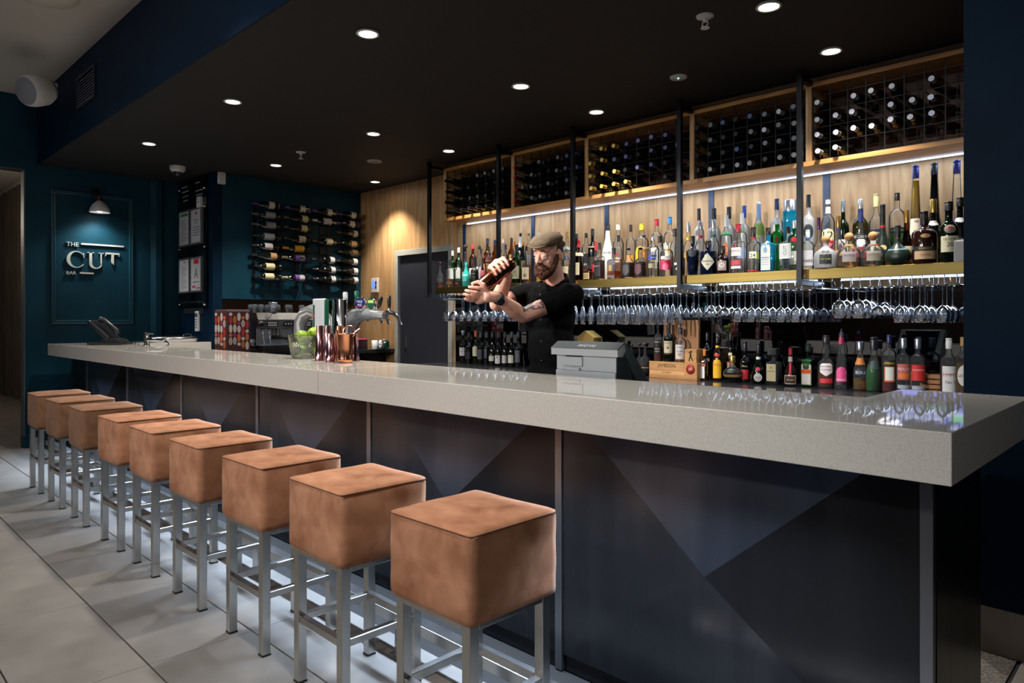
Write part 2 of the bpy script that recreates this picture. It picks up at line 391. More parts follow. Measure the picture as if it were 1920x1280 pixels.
def disc(b, r, z0, z1, n=24): b.lathe([(r * .2, z1), (r, z1), (r, z0)][::-1], n)
for p, lab in (((1322, 30), 'white pendent sprinkler head in the black ceiling above the bottle shelves'), ((564, 285), 'white pendent sprinkler head before the wall of racked wine bottles')):
    q = on_z(*p, ZC); t = thing('sprinkler', lab, 'sprinkler', q)
    b = MB(); b.lathe([(.045, 0), (.044, -.006), (.02, -.012)], 20); b.build('escutcheon', M_whitepl, t)
    b = MB(); b.tube([(0, 0, -.01), (0, 0, -.03)], .010); b.tube([(.012, 0, -.025), (.016, 0, -.045), (0, 0, -.06)], .003, 6); b.tube([(-.012, 0, -.025), (-.016, 0, -.045), (0, 0, -.06)], .003, 6)
    b.lathe([(.022, -.060), (.022, -.063)], 16); b.build('deflector', M_whitepl, t)
q = on_z(1272, 144, ZC); t = thing('emergency_light', 'white round emergency ceiling fitting with a small green lamp', 'light', q)
b = MB(); b.lathe([(.055, 0), (.052, -.010), (.01, -.013)], 24); b.build('housing', M_whitepl, t)
b = MB(); b.sphere((0.005, -.01, -.012), .006); b.build('indicator', emitter('green_led', (.1, 1, .45), 6), t)
q = on_z(702, 302, ZC); t = thing('speaker_grille', 'flat round white ceiling speaker before the timber wall', 'speaker', q)
b = MB(); b.lathe([(.075, 0), (.072, -.006), (.06, -.008)], 24); b.build('bezel', M_whitepl, t)
b = MB(); b.lathe([(.058, -.007), (.03, -.009), (.002, -.0095)], 20); b.build('grille', mat('grille_grey', (150, 146, 138), .7), t)
q = on_z(333, 312, ZC); t = thing('security_camera', 'white dome security camera on the black ceiling over the sign wall', 'camera', q)
b = MB(); b.lathe([(.075, 0), (.074, -.035), (.058, -.055), (.04, -.058)], 24); b.build('housing', M_whitepl, t)
b = MB(); b.lathe([(.042, -.056), (.036, -.085), (.018, -.1), (.002, -.103)], 20); b.build('dome', mat('smoked_dome', (40, 40, 44), .1), t)
# sensor boxes on the wall
q = on_x(412, 334, XR); t = thing('sensor', 'small white sensor box high on the corner of the wine rack wall', 'sensor', (XR, q.y, q.z))
b = MB(); b.box(.03, .075, -.04, .035, -.07, .055, c=.008); b.build('housing', M_whitepl, t)
b = MB(); b.box(0, .03, -.012, .012, .03, .05); b.tube([(0, -.02, .06), (.02, -.045, .09), (.02, -.05, .11)], .004); b.build('bracket', M_whitepl, t)
# vent grille in the bulkhead
t = thing('vent_grille', 'dark louvred air grille in the navy bulkhead beside the white speaker', 'vent', (-6.56, YB - .012, 3.18))
b = MB(); W, Hh = .26, .135
for z in (-Hh, Hh - .022): b.box(-W, W, -.016, 0, z, z + .022, c=.003)
for x in (-W, W - .026): b.box(x, x + .026, -.016, 0, -Hh + .022, Hh - .022, c=.003)
b.build('frame', mat('vent_frame', (26, 34, 46), .5), t)
sl = MB(); sl.prism([(-.012, -.007), (-.003, .008), (-.001, .006), (-.010, -.009)], lambda p: (-W + .027, p[0], p[1]), lambda p: (W - .027, p[0], p[1])); slm = sl.mesh('slat', mat('vent_slat', (104, 108, 124), .5))
for i in range(9): put('slat', slm, t, (0, 0, -Hh + .036 + i * .0238))
b = MB(); b.box(-W + .02, W - .02, -.0015, -.0005, -Hh + .02, Hh - .02); b.build('backing', M_blackpl, t)
# white loudspeaker
q = on_y(70, 170, YB - .30); wp = on_y(106, 164, YB - .012)
t = thing('loudspeaker', 'white rounded loudspeaker on a bracket under the pale ceiling corner', 'speaker', (q.x, YB - .30, q.z))
def egg(b, c, prof, ax, n=20):
    ax = Vector(ax).normalized(); q = Vector((0, 0, 1)).rotation_difference(ax).to_matrix()
    b.lathe(prof, n, mtx=Matrix.Translation(c) @ q.to_4x4())
ax = Vector((.42, -.80, -.30)).normalized(); c = Vector((0, 0, 0))
b = MB(); egg(b, c, [(.03, -.14), (.085, -.12), (.118, -.06), (.128, .03), (.122, .09), (.112, .105)], ax); b.build('cabinet', M_whitepl, t)
b = MB(); egg(b, c, [(.110, .106), (.09, .116), (.05, .122), (.003, .124)], ax); b.build('grille', mat('speaker_grey', (120, 122, 126), .6), t)
W_ = wp - q; W_.y = .288
b = MB(); b.lathe([(.04, 0), (.04, .012)], 16, mtx=Matrix.Translation(W_) @ Matrix.Rotation(PI / 2, 4, 'X')); b.tube([W_, W_ + Vector((-.02, -.06, -.04)), W_ + Vector((-.05, -.12, -.12)), (.04, .06, -.10), (0, -.02, -.11)], .011); b.build('bracket', M_whitepl, t)
# pale ceiling fitting of the lounge, only its edge in frame
q = on_z(86, -14, ZL); t = thing('ceiling_light', 'pale round unlit fitting on the white lounge ceiling, at the picture edge', 'light', q)
b = MB(); b.lathe([(.19, 0), (.185, -.03), (.13, -.05), (.01, -.055)], 28); b.build('diffuser', mat('opal', (222, 214, 198), .5), t)
b = MB(); b.lathe([(.2, 0), (.2, -.012), (.186, -.014)], 28, caps=False); b.build('trim_ring', M_whitepl, t)

# ------------------------------------------------------------------ sign, sign lamp
M_sign = mat('sign_white', (196, 196, 190), .4)
sg = thing('wall_sign', 'raised white lettering reading the cut bar on the teal wall', 'sign', (XS, 0, 0))
def sg_fn(yc, zc): return lambda u, v, t=.0: (.004 + t, yc + u, zc + v)
def on_sign(px, py): q = on_x(px, py, XS); return q.y, q.z
def sg_word(body, px, py, h, name, **k):
    y, z = on_sign(px, py); return lettering(body, sg_fn(y, z), M_sign, sg, h=h, name=name, thick=.014, **k)
for body, a_, e_, py, nm in (('THE', 124, 147, 457, 'lettering_the'), ('BAR', 124, 142.5, 511, 'lettering_bar')):
    (ya, za), (ye, ze) = on_sign(a_, py), on_sign(e_, py)
    lettering(body, sg_fn((ya + ye) / 2, za), M_sign, sg, w=ye - ya, name=nm, thick=.014)
def bar(p0, p1, th, name):
    y0, z0 = on_sign(*p0); y1, z1 = on_sign(*p1); b = MB()
    b.box(.004, .018, y0, y1, (z0 + z1) / 2 - th / 2, (z0 + z1) / 2 + th / 2); b.build(name, M_sign, sg)
bar((151.5, 457), (231.5, 462.5), .016, 'rule_line'); bar((149, 511.5), (175, 512.5), .016, 'rule_line')
def glyph(polys, name, y0, z0, wd, ht):
    b = MB()
    for poly in polys: b.prism(poly, lambda p: (.004, y0 + p[0] * wd, z0 + p[1] * ht), lambda p: (.020, y0 + p[0] * wd, z0 + p[1] * ht))
    b.build(name, M_sign, sg)
y0, zt = on_sign(124, 470); y1, _ = on_sign(158, 470); _, zb = on_sign(124, 500.5)
# C as a stroke of changing weight with a serif
def ring_poly(cx, cy, rx, ry, a0, a1, thick, n=26):
    o = [];
    inn = []
    for i in range(n + 1):
        a = a0 + (a1 - a0) * i / n; tk = thick(a)
        o.append((cx + rx * math.cos(a), cy + ry * math.sin(a))); inn.append((cx + (rx - tk) * math.cos(a) + .02, cy + (ry - tk * .8) * math.sin(a)))
    return [[o[i], o[i + 1], inn[i + 1], inn[i]] for i in range(n)]
polys = ring_poly(.52, .5, .52, .52, .62, 2 * PI - .60, lambda a: .055 + .12 * max(0, -math.cos(a)) ** 1.2)
polys += [[(.93, .62), (.97, .62), (.97, .93), (.93, .90)]]
glyph(polys, 'letter_c', y0, zb, y1 - y0, zt - zb)
y0, _ = on_sign(162, 470); y1, _ = on_sign(194, 470)
polys = [[(.14, .25), (.30, .25), (.30, 1), (.14, 1)], [(.03, .95), (.42, .95), (.42, 1), (.03, 1)], [(.80, .3), (.88, .3), (.88, 1), (.80, 1)], [(.70, .95), (.99, .95), (.99, 1), (.70, 1)]]
polys += ring_poly(.51, .27, .37, .30, PI, 2 * PI, lambda a: .08 + .08 * max(0, -math.cos(a)))
glyph(polys, 'letter_u', y0, zb, y1 - y0, zt - zb)
y0, _ = on_sign(197, 474); y1, _ = on_sign(223, 474); zb2 = on_sign(210, 497)[1]; zt2 = on_sign(210, 474)[1]
glyph([[(0, .86), (1, .86), (1, 1), (0, 1)], [(0, .70), (.05, .72), (.05, .9), (0, .9)], [(.95, .72), (1, .70), (1, .9), (.95, .9)], [(.42, .18), (.42, .9), (.60, .9), (.60, 0)]], 'letter_t', y0, zb2, y1 - y0, zt2 - zb2)
lp = on_x(187, 392, XS + .16)
t = thing('sign_lamp', 'small white dome lamp lit over the wall sign', 'lamp', (lp.x, lp.y, lp.z))
b = MB(); b.lathe([(.016, .085), (.030, .080), (.062, .050), (.088, .005), (.098, -.035), (.094, -.035), (.084, .003), (.058, .045), (.012, .075)], 28, caps=False); b.build('lamp_shade', mat('lamp_white', (206, 206, 204), .35), t)
b = MB(); b.lathe([(.028, .076), (.028, .092), (.018, .11), (.018, .125)], 16); b.build('lamp_holder', mat('copper_fitting', (190, 120, 84), .3, 1.), t)
b = MB(); b.tube([(0, 0, .12), (0, 0, .16), (-.05, 0, .20), (-.15, 0, .19)], .008); b.lathe([(.045, 0), (.045, .016)], 20, mtx=Matrix.Translation((-.16, 0, .19)) @ Matrix.Rotation(PI / 2, 4, 'Y')); b.build('lamp_arm', M_black, t)
b = MB(); b.sphere((0, 0, 0), .034); b.build('bulb', emitter('bulb', (1, .97, .92), 12), t)
l = lamp('sign_lamp_light', 'SPOT', (0, 0, -.038), 11, (1.0, 1.0, .97), spot_size=2.4, spot_blend=.8, shadow_soft_size=.05); l.parent = t; l.data.energy = 30

# ------------------------------------------------------------------ licence board in the niche
def on_n(px, py): return on_y(px, py, YR)
def nbox(b, p0, p1, d0, d1, c=0): a, e = on_n(*p0), on_n(*p1); b.box(a.x, e.x, YR - d1, YR - d0, a.z, e.z, c=c)
t = thing('notice_board', 'tall glossy black notice board in the niche beside the rack wall', 'board', (0, 0, 0))
b = MB(); nbox(b, (338, 350), (391, 575), .012, .024, .002); b.build('backing_panel', mat('gloss_black', (8, 9, 12), .08, coat=.3), t)
b = MB()
for px, py in ((341, 358), (388, 352), (341, 468), (388, 462), (341, 571), (388, 571), (388, 386)):
    q = on_n(px, py); b.lathe([(.012, .002), (.012, .036), (.004, .038)], 12, mtx=Matrix.Translation((q.x, YR, q.z)) @ Matrix.Rotation(PI / 2, 4, 'X'))
b.build('standoff', M_chrome, t)
def nlet(body, p, h, m, d, par, **k):
    q = on_n(*p); return lettering(body, lambda u, v: (q.x + u, YR - d, q.z + v), m, par, h=h, **k)
M_grey = paint((150, 150, 150), .5)
for i, (px, py, wd) in enumerate(((350, 352, .15), (375, 343, .13), (352, 360, .2), (378, 357, .2), (352, 369, .16), (378, 365, .18), (378, 369, .14), (352, 377, .14), (378, 373, .12))):
    q = on_n(px, py); b = MB(); b.quad((q.x - wd / 2, YR - .0255, q.z - .006), (q.x + wd / 2, YR - .0255, q.z - .006), (q.x + wd / 2, YR - .0255, q.z + .006), (q.x - wd / 2, YR - .0255, q.z + .006)); b.build('print_line', M_grey, t)
b = MB(); nbox(b, (341, 566), (386, 567), .0242, .027); b.build('ledge', M_steel, t)
M_paper = paint((196, 196, 200), .6); M_ink = paint((90, 92, 98), .6); M_green = paint((60, 120, 60), .6); M_red = paint((196, 40, 44), .6)
frames = [((341, 398.5), (361, 461), 'framed licence with a green heading, upper row beside the niche corner', 0), ((362.5, 393), (383.5, 456.5), 'framed licence with a red crest and five text rows, upper row by the sensor', 1),
          ((341, 486), (361, 549), 'framed white certificate of small print, lower row beside the niche corner', 2), ((362.5, 483), (383.5, 547), 'framed hygiene certificate with a big green letter, lower row', 3)]
for (p0, p1, lab, kd) in frames:
    a, e = on_n(*p0), on_n(*p1); W, Hh = e.x - a.x, a.z - e.z
    f = thing('certificate', lab, 'certificate', (a.x, YR - .025, e.z), group='framed certificates on the notice board')
    b = MB(); k = .018
    for x in ((0, W, 0, k), (0, W, Hh - k, Hh), (0, k, k, Hh - k), (W - k, W, k, Hh - k)): b.box(x[0], x[1], -.012, 0, x[2], x[3])
    b.build('frame', mat('alu_frame', (150, 152, 156), .35, .8), f)
    b = MB(); b.box(k, W - k, -.005, -.002, k, Hh - k); b.build('sheet', M_paper, f)
    R = lambda u0, u1, v0, v1, m, nm='print': (lambda b: (b.quad((u0 * W, -.0056, v0 * Hh), (u1 * W, -.0056, v0 * Hh), (u1 * W, -.0056, v1 * Hh), (u0 * W, -.0056, v1 * Hh)), b.build(nm, m, f)))(MB())
    if kd == 0:
        R(.15, .85, .84, .92, M_green)
        for i in range(12): R(.18, .5 + .3 * ((i * 7) % 5) / 5, .12 + i * .055, .135 + i * .055, M_ink)
    if kd == 1:
        R(.42, .58, .82, .90, M_red); R(.3, .7, .66, .68, M_ink); R(.36, .64, .58, .60, M_ink)
        for i in range(4): R(.2, .82, .24 + i * .075, .26 + i * .075, M_ink)
    if kd == 2:
        R(.44, .56, .86, .91, M_red)
        for i in range(14): R(.18, .5 + .3 * ((i * 5) % 7) / 7, .10 + i * .05, .113 + i * .05, M_ink)
    if kd == 3:
        R(.30, .72, .80, .94, M_red); R(.2, .8, .28, .30, M_ink); R(.15, .45, .13, .18, M_red); R(.5, .85, .10, .13, M_red)
        vs_, fs_, asp = text_mesh('A'); lettering('A', lambda u, v: (W * .5 + u, -.0057, Hh * .54 + v), M_green, f, h=Hh * .28)
q = on_n(382, 380); t = thing('sensor', 'small white box clipped to the edge of the notice board', 'sensor', (q.x, YR - .025, q.z))
b = MB(); b.box(-.05, .05, -.035, 0, -.055, .055, c=.006); b.build('housing', M_whitepl, t); b = MB(); b.box(-.02, .02, -.037, -.035, -.01, .01); b.build('window', M_grey, t)
t = thing('name_plate', 'narrow brushed plate with lettering under the notice board', 'plate', (0, 0, 0))
b = MB(); nbox(b, (347, 578), (383, 588), .002, .014, .001); b.build('plate', mat('dull_plate', (70, 74, 80), .3, .7), t)

q = on_n(372.5, 602); t = thing('remote_control', 'white remote control in a wall cradle under the name plate', 'remote', (q.x, YR, q.z))
b = MB(); b.box(-.045, .045, -.026, 0, -.11, .11, c=.008); b.build('housing', M_whitepl, t); b = MB(); b.box(-.03, .03, -.028, -.026, .045, .085); b.build('display', paint((70, 76, 76), .3), t)
bt = MB(); bt.box(-.026, .026, -.029, -.026, -.008, .008, c=.002); btm = bt.mesh('button', M_grey)
for i in range(4): put('button', btm, t, (0, 0, .02 - i * .028))
# thermostat on the timber wall
q = on_y(705, 535, YW); t = thing('thermostat', 'white thermostat with a blue lit display on the timber wall by the door', 'thermostat', (q.x, YW, q.z))
b = MB(); b.box(-.065, .065, -.025, 0, -.085, .085, c=.004); b.build('housing', M_whitepl, t)
b = MB(); b.box(-.05, .01, -.0265, -.025, -.03, .05); b.build('display', emitter('blue_display', (.12, .25, 1.), 1.6), t)
b = MB(); b.box(.02, .045, -.027, -.025, .01, .05); b.box(.02, .045, -.027, -.025, -.04, 0); b.build('button', M_blackpl, t)
# ------------------------------------------------------------------ the bar counter
ZT, ZB = 1.0365, .923
M_stone = noise_mat('counter_stone', (190, 186, 177), (206, 202, 193), (260, 260, 260), 2, .3, .6, rough=.03, c3=(200, 196, 187))
ct = thing('stone_worktop', 'long glossy beige stone bar top running the length of the bar', 'counter', (0, 0, 0))
G = .0012
for x0, x1 in ((-8.039, -5.506), (-5.506, -2.945)):
    b = MB(); b.box(x0 + G, x1 - G, 1.695, 2.279, ZB, ZT, c=.0025); b.build('stone_slab', M_stone, ct)
bm = bmesh.new()
L_ = [(-2.945 + G, 1.695), (-.378, 1.695), (-.378, 2.642), (-.739, 2.642), (-.739, 2.279), (-2.945 + G, 2.279)]
f_ = bm.faces.new([bm.verts.new((x, y, ZB)) for x, y in L_]); ex = bmesh.ops.extrude_face_region(bm, geom=[f_])
for v in [g for g in ex['geom'] if isinstance(g, bmesh.types.BMVert)]: v.co.z = ZT
bmesh.ops.recalc_face_normals(bm, faces=bm.faces); bmesh.ops.bevel(bm, geom=list(bm.edges), offset=.0025, segments=2, affect='EDGES', profile=.5)
me_ = bpy.data.meshes.new('stone_slab'); bm.to_mesh(me_); bm.free(); me_.materials.append(M_stone); put('stone_slab', me_, ct)
b = MB(); b.box(-8.039, -7.40, 2.279 + G, 3.02, ZB, ZT, c=.0025); b.build('stone_slab', M_stone, ct)

# bar front: six folded metal panels, each of four triangular facets, and the trims between them
YP = 1.945
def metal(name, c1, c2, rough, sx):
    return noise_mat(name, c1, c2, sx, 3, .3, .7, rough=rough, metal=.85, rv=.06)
M_fac = [metal('bar_steel_light', (64, 70, 80), (72, 78, 88), .32, (12, 12, .5)), metal('bar_steel_mid', (56, 58, 62), (62, 64, 68), .27, (12, 12, .6)), metal('bar_steel_dark', (42, 43, 46), (47, 48, 51), .25, (12, 12, .5))]  # tones are part finish, part light on each facet put into the colour
bf = thing('bar_panelling', 'dark folded metal bar front under the stone top behind the stools', 'bar', (0, 0, 0))
SX = [-7.69, -6.494, -5.287, -4.085, -2.895, -1.678, -.487]
HP = .985
def clipz(poly, zmax):
    out = []
    for i in range(len(poly)):
        a, c = poly[i], poly[(i + 1) % len(poly)]
        if a[2] <= zmax: out.append(a)
        if (a[2] - zmax) * (c[2] - zmax) < 0:
            k = (zmax - a[2]) / (c[2] - a[2]); out.append(tuple(a[j] + (c[j] - a[j]) * k for j in range(3)))
    return out
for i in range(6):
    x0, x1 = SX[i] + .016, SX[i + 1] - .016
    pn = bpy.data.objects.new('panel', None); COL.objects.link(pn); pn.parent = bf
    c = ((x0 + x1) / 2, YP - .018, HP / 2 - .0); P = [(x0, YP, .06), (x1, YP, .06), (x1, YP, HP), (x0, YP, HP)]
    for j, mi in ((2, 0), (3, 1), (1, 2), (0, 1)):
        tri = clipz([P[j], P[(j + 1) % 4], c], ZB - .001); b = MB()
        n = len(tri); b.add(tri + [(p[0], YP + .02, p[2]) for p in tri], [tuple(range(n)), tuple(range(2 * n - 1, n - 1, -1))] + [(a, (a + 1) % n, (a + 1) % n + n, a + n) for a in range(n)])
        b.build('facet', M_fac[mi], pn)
M_trim = mat('steel_trim', (120, 122, 126), .28, .9)
for i, x in enumerate(SX):
    b = MB()
    if i == 6: b.box(-.502, -.472, YP - .004, YP + .02, 0, ZB - .001, c=.001)
    else: b.box(x - .016, x + .016, YP - .006, YP + .02, 0, ZB - .001, c=.001)
    b.build('trim_strip', M_trim, bf)
b = MB(); b.box(-7.7, -.472, YP + .01, YP + .02, 0, .06); b.build('kickplate', mat('kick_dark', (34, 36, 40), .3, .7), bf)
b = MB(); b.box(-.50, -.470, YP + .02, 2.44, 0, ZB - .001, c=.001); b.build('end_panel', metal('end_steel', (34, 32, 31), (44, 42, 40), .3, (40, 40, 1)), bf)
b = MB(); b.box(XS + .013, -.50, YP + .025, 2.25, 0, ZB - .001); b.box(-8.0, -7.42, 2.25, 3.0, 0, ZB - .001); b.build('carcass', M_blackpl, bf)
led_c = emitter('led_counter', LED_COL, 4)
t = thing('led_strip', 'cool white light strip hidden under the stone bar top', 'light', (0, 0, 0))
b = MB(); b.box(-7.66, -.52, YP - .050, YP - .040, ZB - .006, ZB - .0015); b.build('diffuser', led_c, t)
b = MB(); b.box(-7.67, -.51, YP - .056, YP - .034, ZB - .0015, ZB - .0005); b.build('channel', M_steel, t)
lamp('bar_front_led', 'AREA', (-4.1, YP - .20, ZB - .006), 90, LED_COL, (-4.1, YP - .28, 0), shape='RECTANGLE', size=7.0, size_y=.05, spread=1.75)
# foot rail
t = thing('foot_rail', 'brushed steel foot rail on posts between stools and bar front', 'rail', (0, 0, 0))
b = MB(); b.box(-7.6, -.5, 1.585, 1.640, .118, .158, c=.002); b.build('rail_bar', M_steel, t)
pm = MB(); pm.box(-.03, .03, -.02, .02, .004, .118); pmm = pm.mesh('post', M_steel); fm = MB(); fm.box(-.045, .045, -.035, .035, 0, .005); fmm = fm.mesh('foot_plate', M_steel)
for k in range(7):
    p = put('post', pmm, t, (-2.17 + (k - 5) * 1.2 + 1.2 * .0, 1.612, 0)); put('foot_plate', fmm, p)

# ------------------------------------------------------------------ bar stools
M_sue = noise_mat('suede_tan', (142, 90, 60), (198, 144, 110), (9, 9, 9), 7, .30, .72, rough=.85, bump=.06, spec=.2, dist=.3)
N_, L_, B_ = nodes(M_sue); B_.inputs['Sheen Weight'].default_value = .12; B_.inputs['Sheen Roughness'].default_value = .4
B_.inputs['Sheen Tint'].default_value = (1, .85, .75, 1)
M_sueD = noise_mat('suede_brown', (118, 82, 58), (152, 110, 82), (9, 9, 9), 6, .32, .7, rough=.85, bump=.06, spec=.2, dist=.8)  # darker, browner suede for the last three stools
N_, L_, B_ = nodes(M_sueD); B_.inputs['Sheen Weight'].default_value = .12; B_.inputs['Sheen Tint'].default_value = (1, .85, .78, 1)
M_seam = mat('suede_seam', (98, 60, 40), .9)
SW, SD, SZ0, SZ1 = .350, .345, .474, .722
def seat_mesh():
    bm = bmesh.new(); bmesh.ops.create_cube(bm, size=1)
    bmesh.ops.subdivide_edges(bm, edges=list(bm.edges), cuts=11, use_grid_fill=True)
    for v in bm.verts:
        x, y, z = v.co * 2
        ax, ay, az = abs(x), abs(y), abs(z)
        rd = .93
        p = Vector((x, y, z)); e = [max(0, a - rd) for a in (ax, ay, az)]
        L = math.sqrt(sum(q * q for q in e))
        if L > 0:
            k = min(1, (1 - rd) / L)
            p = Vector([math.copysign(min(a, rd) + q * k, s) for a, q, s in zip((ax, ay, az), e, (x, y, z))])
        u = p.copy()
        if az > .5 and z > 0: u.z += .055 * (1 - p.x ** 2) * (1 - p.y ** 2)
        bulge = .022 * (1 - p.z ** 2)
        u.x *= 1 + bulge * (1 - p.y ** 2); u.y *= 1 + bulge * (1 - p.x ** 2)
        u.x += .006 * math.sin(7 * p.z + 3 * p.y); u.z += .008 * math.sin(4 * p.x + 5 * p.y) * (1 if z > 0 else 0)
        v.co = Vector((u.x * SW / 2, u.y * SD / 2, (SZ0 + SZ1) / 2 + u.z * (SZ1 - SZ0) / 2))
    for f in bm.faces: f.smooth = True
    me = bpy.data.meshes.new('seat'); bm.to_mesh(me); bm.free(); return me
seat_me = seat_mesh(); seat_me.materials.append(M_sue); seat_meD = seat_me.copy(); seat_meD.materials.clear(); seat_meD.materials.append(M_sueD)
LG = .033; LX, LY = SW / 2 - .033, SD / 2 - .03
leg = MB(); leg.box(-LG / 2, LG / 2, -LG / 2, LG / 2, .006, SZ0, c=.0018); leg_me = leg.mesh('leg', M_steel)
gl = MB(); gl.box(-LG / 2 - .001, LG / 2 + .001, -LG / 2 - .001, LG / 2 + .001, 0, .007); gl_me = gl.mesh('foot_cap', M_blackpl)
def bars(ax, L, z0, z1, th):
    b = MB()
    if ax == 'x': b.box(-L, L, -th / 2, th / 2, z0, z1, c=.0015)
    else: b.box(-th / 2, th / 2, -L, L, z0, z1, c=.0015)
    return b.mesh('bar', M_steel)
SXm, SYm = bars('x', LX - LG / 2, .213, .238, .025), bars('y', LY - LG / 2, .213, .238, .025)
TXm, TYm = bars('x', LX - LG / 2, .456, SZ0, LG), bars('y', LY - LG / 2, .456, SZ0, LG)
pp = MB(); loop = []
hx, hy, cr_ = SW / 2 * .999, SD / 2 * .999, SW / 2 * .075
for (sx, sy, a0) in ((1, 1, 0), (-1, 1, PI / 2), (-1, -1, PI), (1, -1, 1.5 * PI)):
    for i in range(6):
        a = a0 + PI / 2 * i / 5; loop.append((sx * (hx - cr_) + cr_ * math.cos(a), sy * (hy - cr_) + cr_ * math.sin(a), SZ1 - .0095))
pp.tube(loop + [loop[0], loop[1]], .0022, 6, caps=False); pip_me = pp.mesh('piping', M_seam)
vs_ = MB()
for sx in (-1, 1):
    for sy in (-1, 1): vs_.tube([(sx * (SW / 2 * .985), sy * (SD / 2 * .985), z) for z in (SZ0 + .008, (SZ0 + SZ1) / 2, SZ1 - .014)],   .0010, 5)
vsm = vs_.mesh('corner_seam', M_seam)
def make_stool(lab, x, y, rz, dark):
    t = thing('bar_stool', lab, 'stool', (x, y, 0), rz, 'suede cube bar stools along the bar')
    s = put('seat', seat_meD if dark else seat_me, t); put('piping', pip_me, s)
    for sx in (-1, 1):
        for sy in (-1, 1):
            l = put('leg', leg_me, t, (sx * LX, sy * LY, 0)); put('foot_cap', gl_me, l)
    for sy in (-1, 1): put('stretcher', SXm, t, (0, sy * LY, 0)); put('seat_rail', TXm, t, (0, sy * LY, 0))
    for sx in (-1, 1): put('stretcher', SYm, t, (sx * LX, 0, 0)); put('seat_rail', TYm, t, (sx * LX, 0, 0))
    return t
FRX = [-1.378, -1.985, -2.543, -3.131, -3.699, -4.245, -4.892, -5.473, -6.052]
SL = ['tan suede cube stool closest to the camera, by the open end of the bar', 'tan suede cube stool, second from the open end of the bar', 'tan suede cube stool, third from the open end of the bar', 'tan suede cube stool, fourth from the open end of the bar', 'pale tan suede cube stool in the middle of the row of nine',
      'streaky tan suede cube stool, fourth from the sign wall', 'darker brown suede cube stool, third from the sign wall', 'darker brown suede cube stool, second from the sign wall', 'brown suede cube stool next to the sign wall, last of the row']
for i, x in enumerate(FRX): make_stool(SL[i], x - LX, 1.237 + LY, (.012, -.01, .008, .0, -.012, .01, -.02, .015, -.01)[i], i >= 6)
# footrest of a chair base glimpsed behind the stools is left to the rail

# ------------------------------------------------------------------ back bar: cabinets, shelf, mirror, brackets, lights
CX = [-5.418, -4.449, -3.602, -2.635, -1.80, -.70]
CY0, CZ0, CZ1 = 4.514, 2.25, 2.774
cb = thing('wine_cabinet', 'long oak wine cabinet of five wired compartments high on the back wall', 'cabinet', (0, 0, 0))
b = MB(); b.box(CX[0], CX[5], CY0, YW - .001, CZ0, CZ0 + .030, c=.001); b.build('bottom_board', M_oakx, cb)
b = MB(); b.box(CX[0], CX[5], CY0, YW - .001, CZ1 - .028, CZ1, c=.001); b.build('top_board', M_oakx, cb)
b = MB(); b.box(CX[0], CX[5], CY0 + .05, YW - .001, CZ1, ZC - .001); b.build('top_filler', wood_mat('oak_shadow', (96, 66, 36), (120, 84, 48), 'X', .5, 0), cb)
for i, x in enumerate(CX):
    b = MB(); b.box(x - (.0 if i == 0 else .018), x + (.036 if i == 0 else .018), CY0, YW - .001, CZ0 + .030, CZ1 - .028, c=.001); b.build('divider' if 0 < i < 5 else 'end_board', M_oak, cb)
M_cback = wood_mat('cabinet_back', (70, 44, 28), (92, 60, 38), 'Z', .6, 0)
for i in range(5):
    x0, x1 = CX[i] + (.036 if i == 0 else .018), CX[i + 1] - .018
    b = MB(); b.box(x0, x1, YW - .012, YW - .002, CZ0 + .030, CZ1 - .028); b.build('back_panel', M_cback, cb)
    n = 8 if i != 4 else 8; b = MB(); x1v = min(x1, -.93)
    z0, z1 = CZ0 + .031, CZ1 - .029
    for k in range(0, n + 1):
        x = x0 + .006 + (x1v - x0 - .012) * k / n
        b.box(x - .0025, x + .0025, CY0 + .012, CY0 + .017, z0, z1); b.box(x - .0025, x + .0025, YW - .06, YW - .055, z0, z1)
        for r in range(1, 5):
            z = z0 + (z1 - z0) * r / 4.6
            if k % 2 == 0: b.box(x - .002, x + .002, CY0 + .017, YW - .06, z - .002, z + .002)
    for r in range(0, 5):
        z = z0 + .004 + (z1 - z0) * r / 4.6
        b.box(x0, x1v, CY0 + .017, CY0 + .021, z - .002, z + .002); b.box(x0, x1v, YW - .066, YW - .06, z - .002, z + .002)
    b.build('wire_grid', M_black, cb)
# bottle shelf of brass-faced boxes between the brackets
M_brass = noise_mat('brass_brushed', (100, 86, 46), (118, 102, 58), (1.5, 40, 60), 3, .3, .7, rough=.40, metal=1., rv=.07)
M_under = wood_mat('shelf_under', (150, 108, 64), (176, 132, 84), 'X', .5, 0)
SHX = [-5.408, -4.463, -3.609, -2.634, -1.788, -.70]
ZS, ZSB = 1.584, 1.522
sh = thing('bottle_shelf', 'long brass edged shelf carrying the spirit bottles', 'shelf', (0, 0, 0))
for i in range(5):
    b = MB(); b.box(SHX[i] + .022, SHX[i + 1] - .022 if i < 4 else SHX[i + 1], 4.385, 4.40, ZSB, ZS - .0005, c=.001); b.build('brass_edge', M_brass, sh)
b = MB(); b.box(SHX[0] + .022, -.70, 4.40, YW - .001, ZSB + .012, ZS - .0005); b.build('shelf_board', M_under, sh)
led_s = emitter('led_shelf', LED_COL, 5)
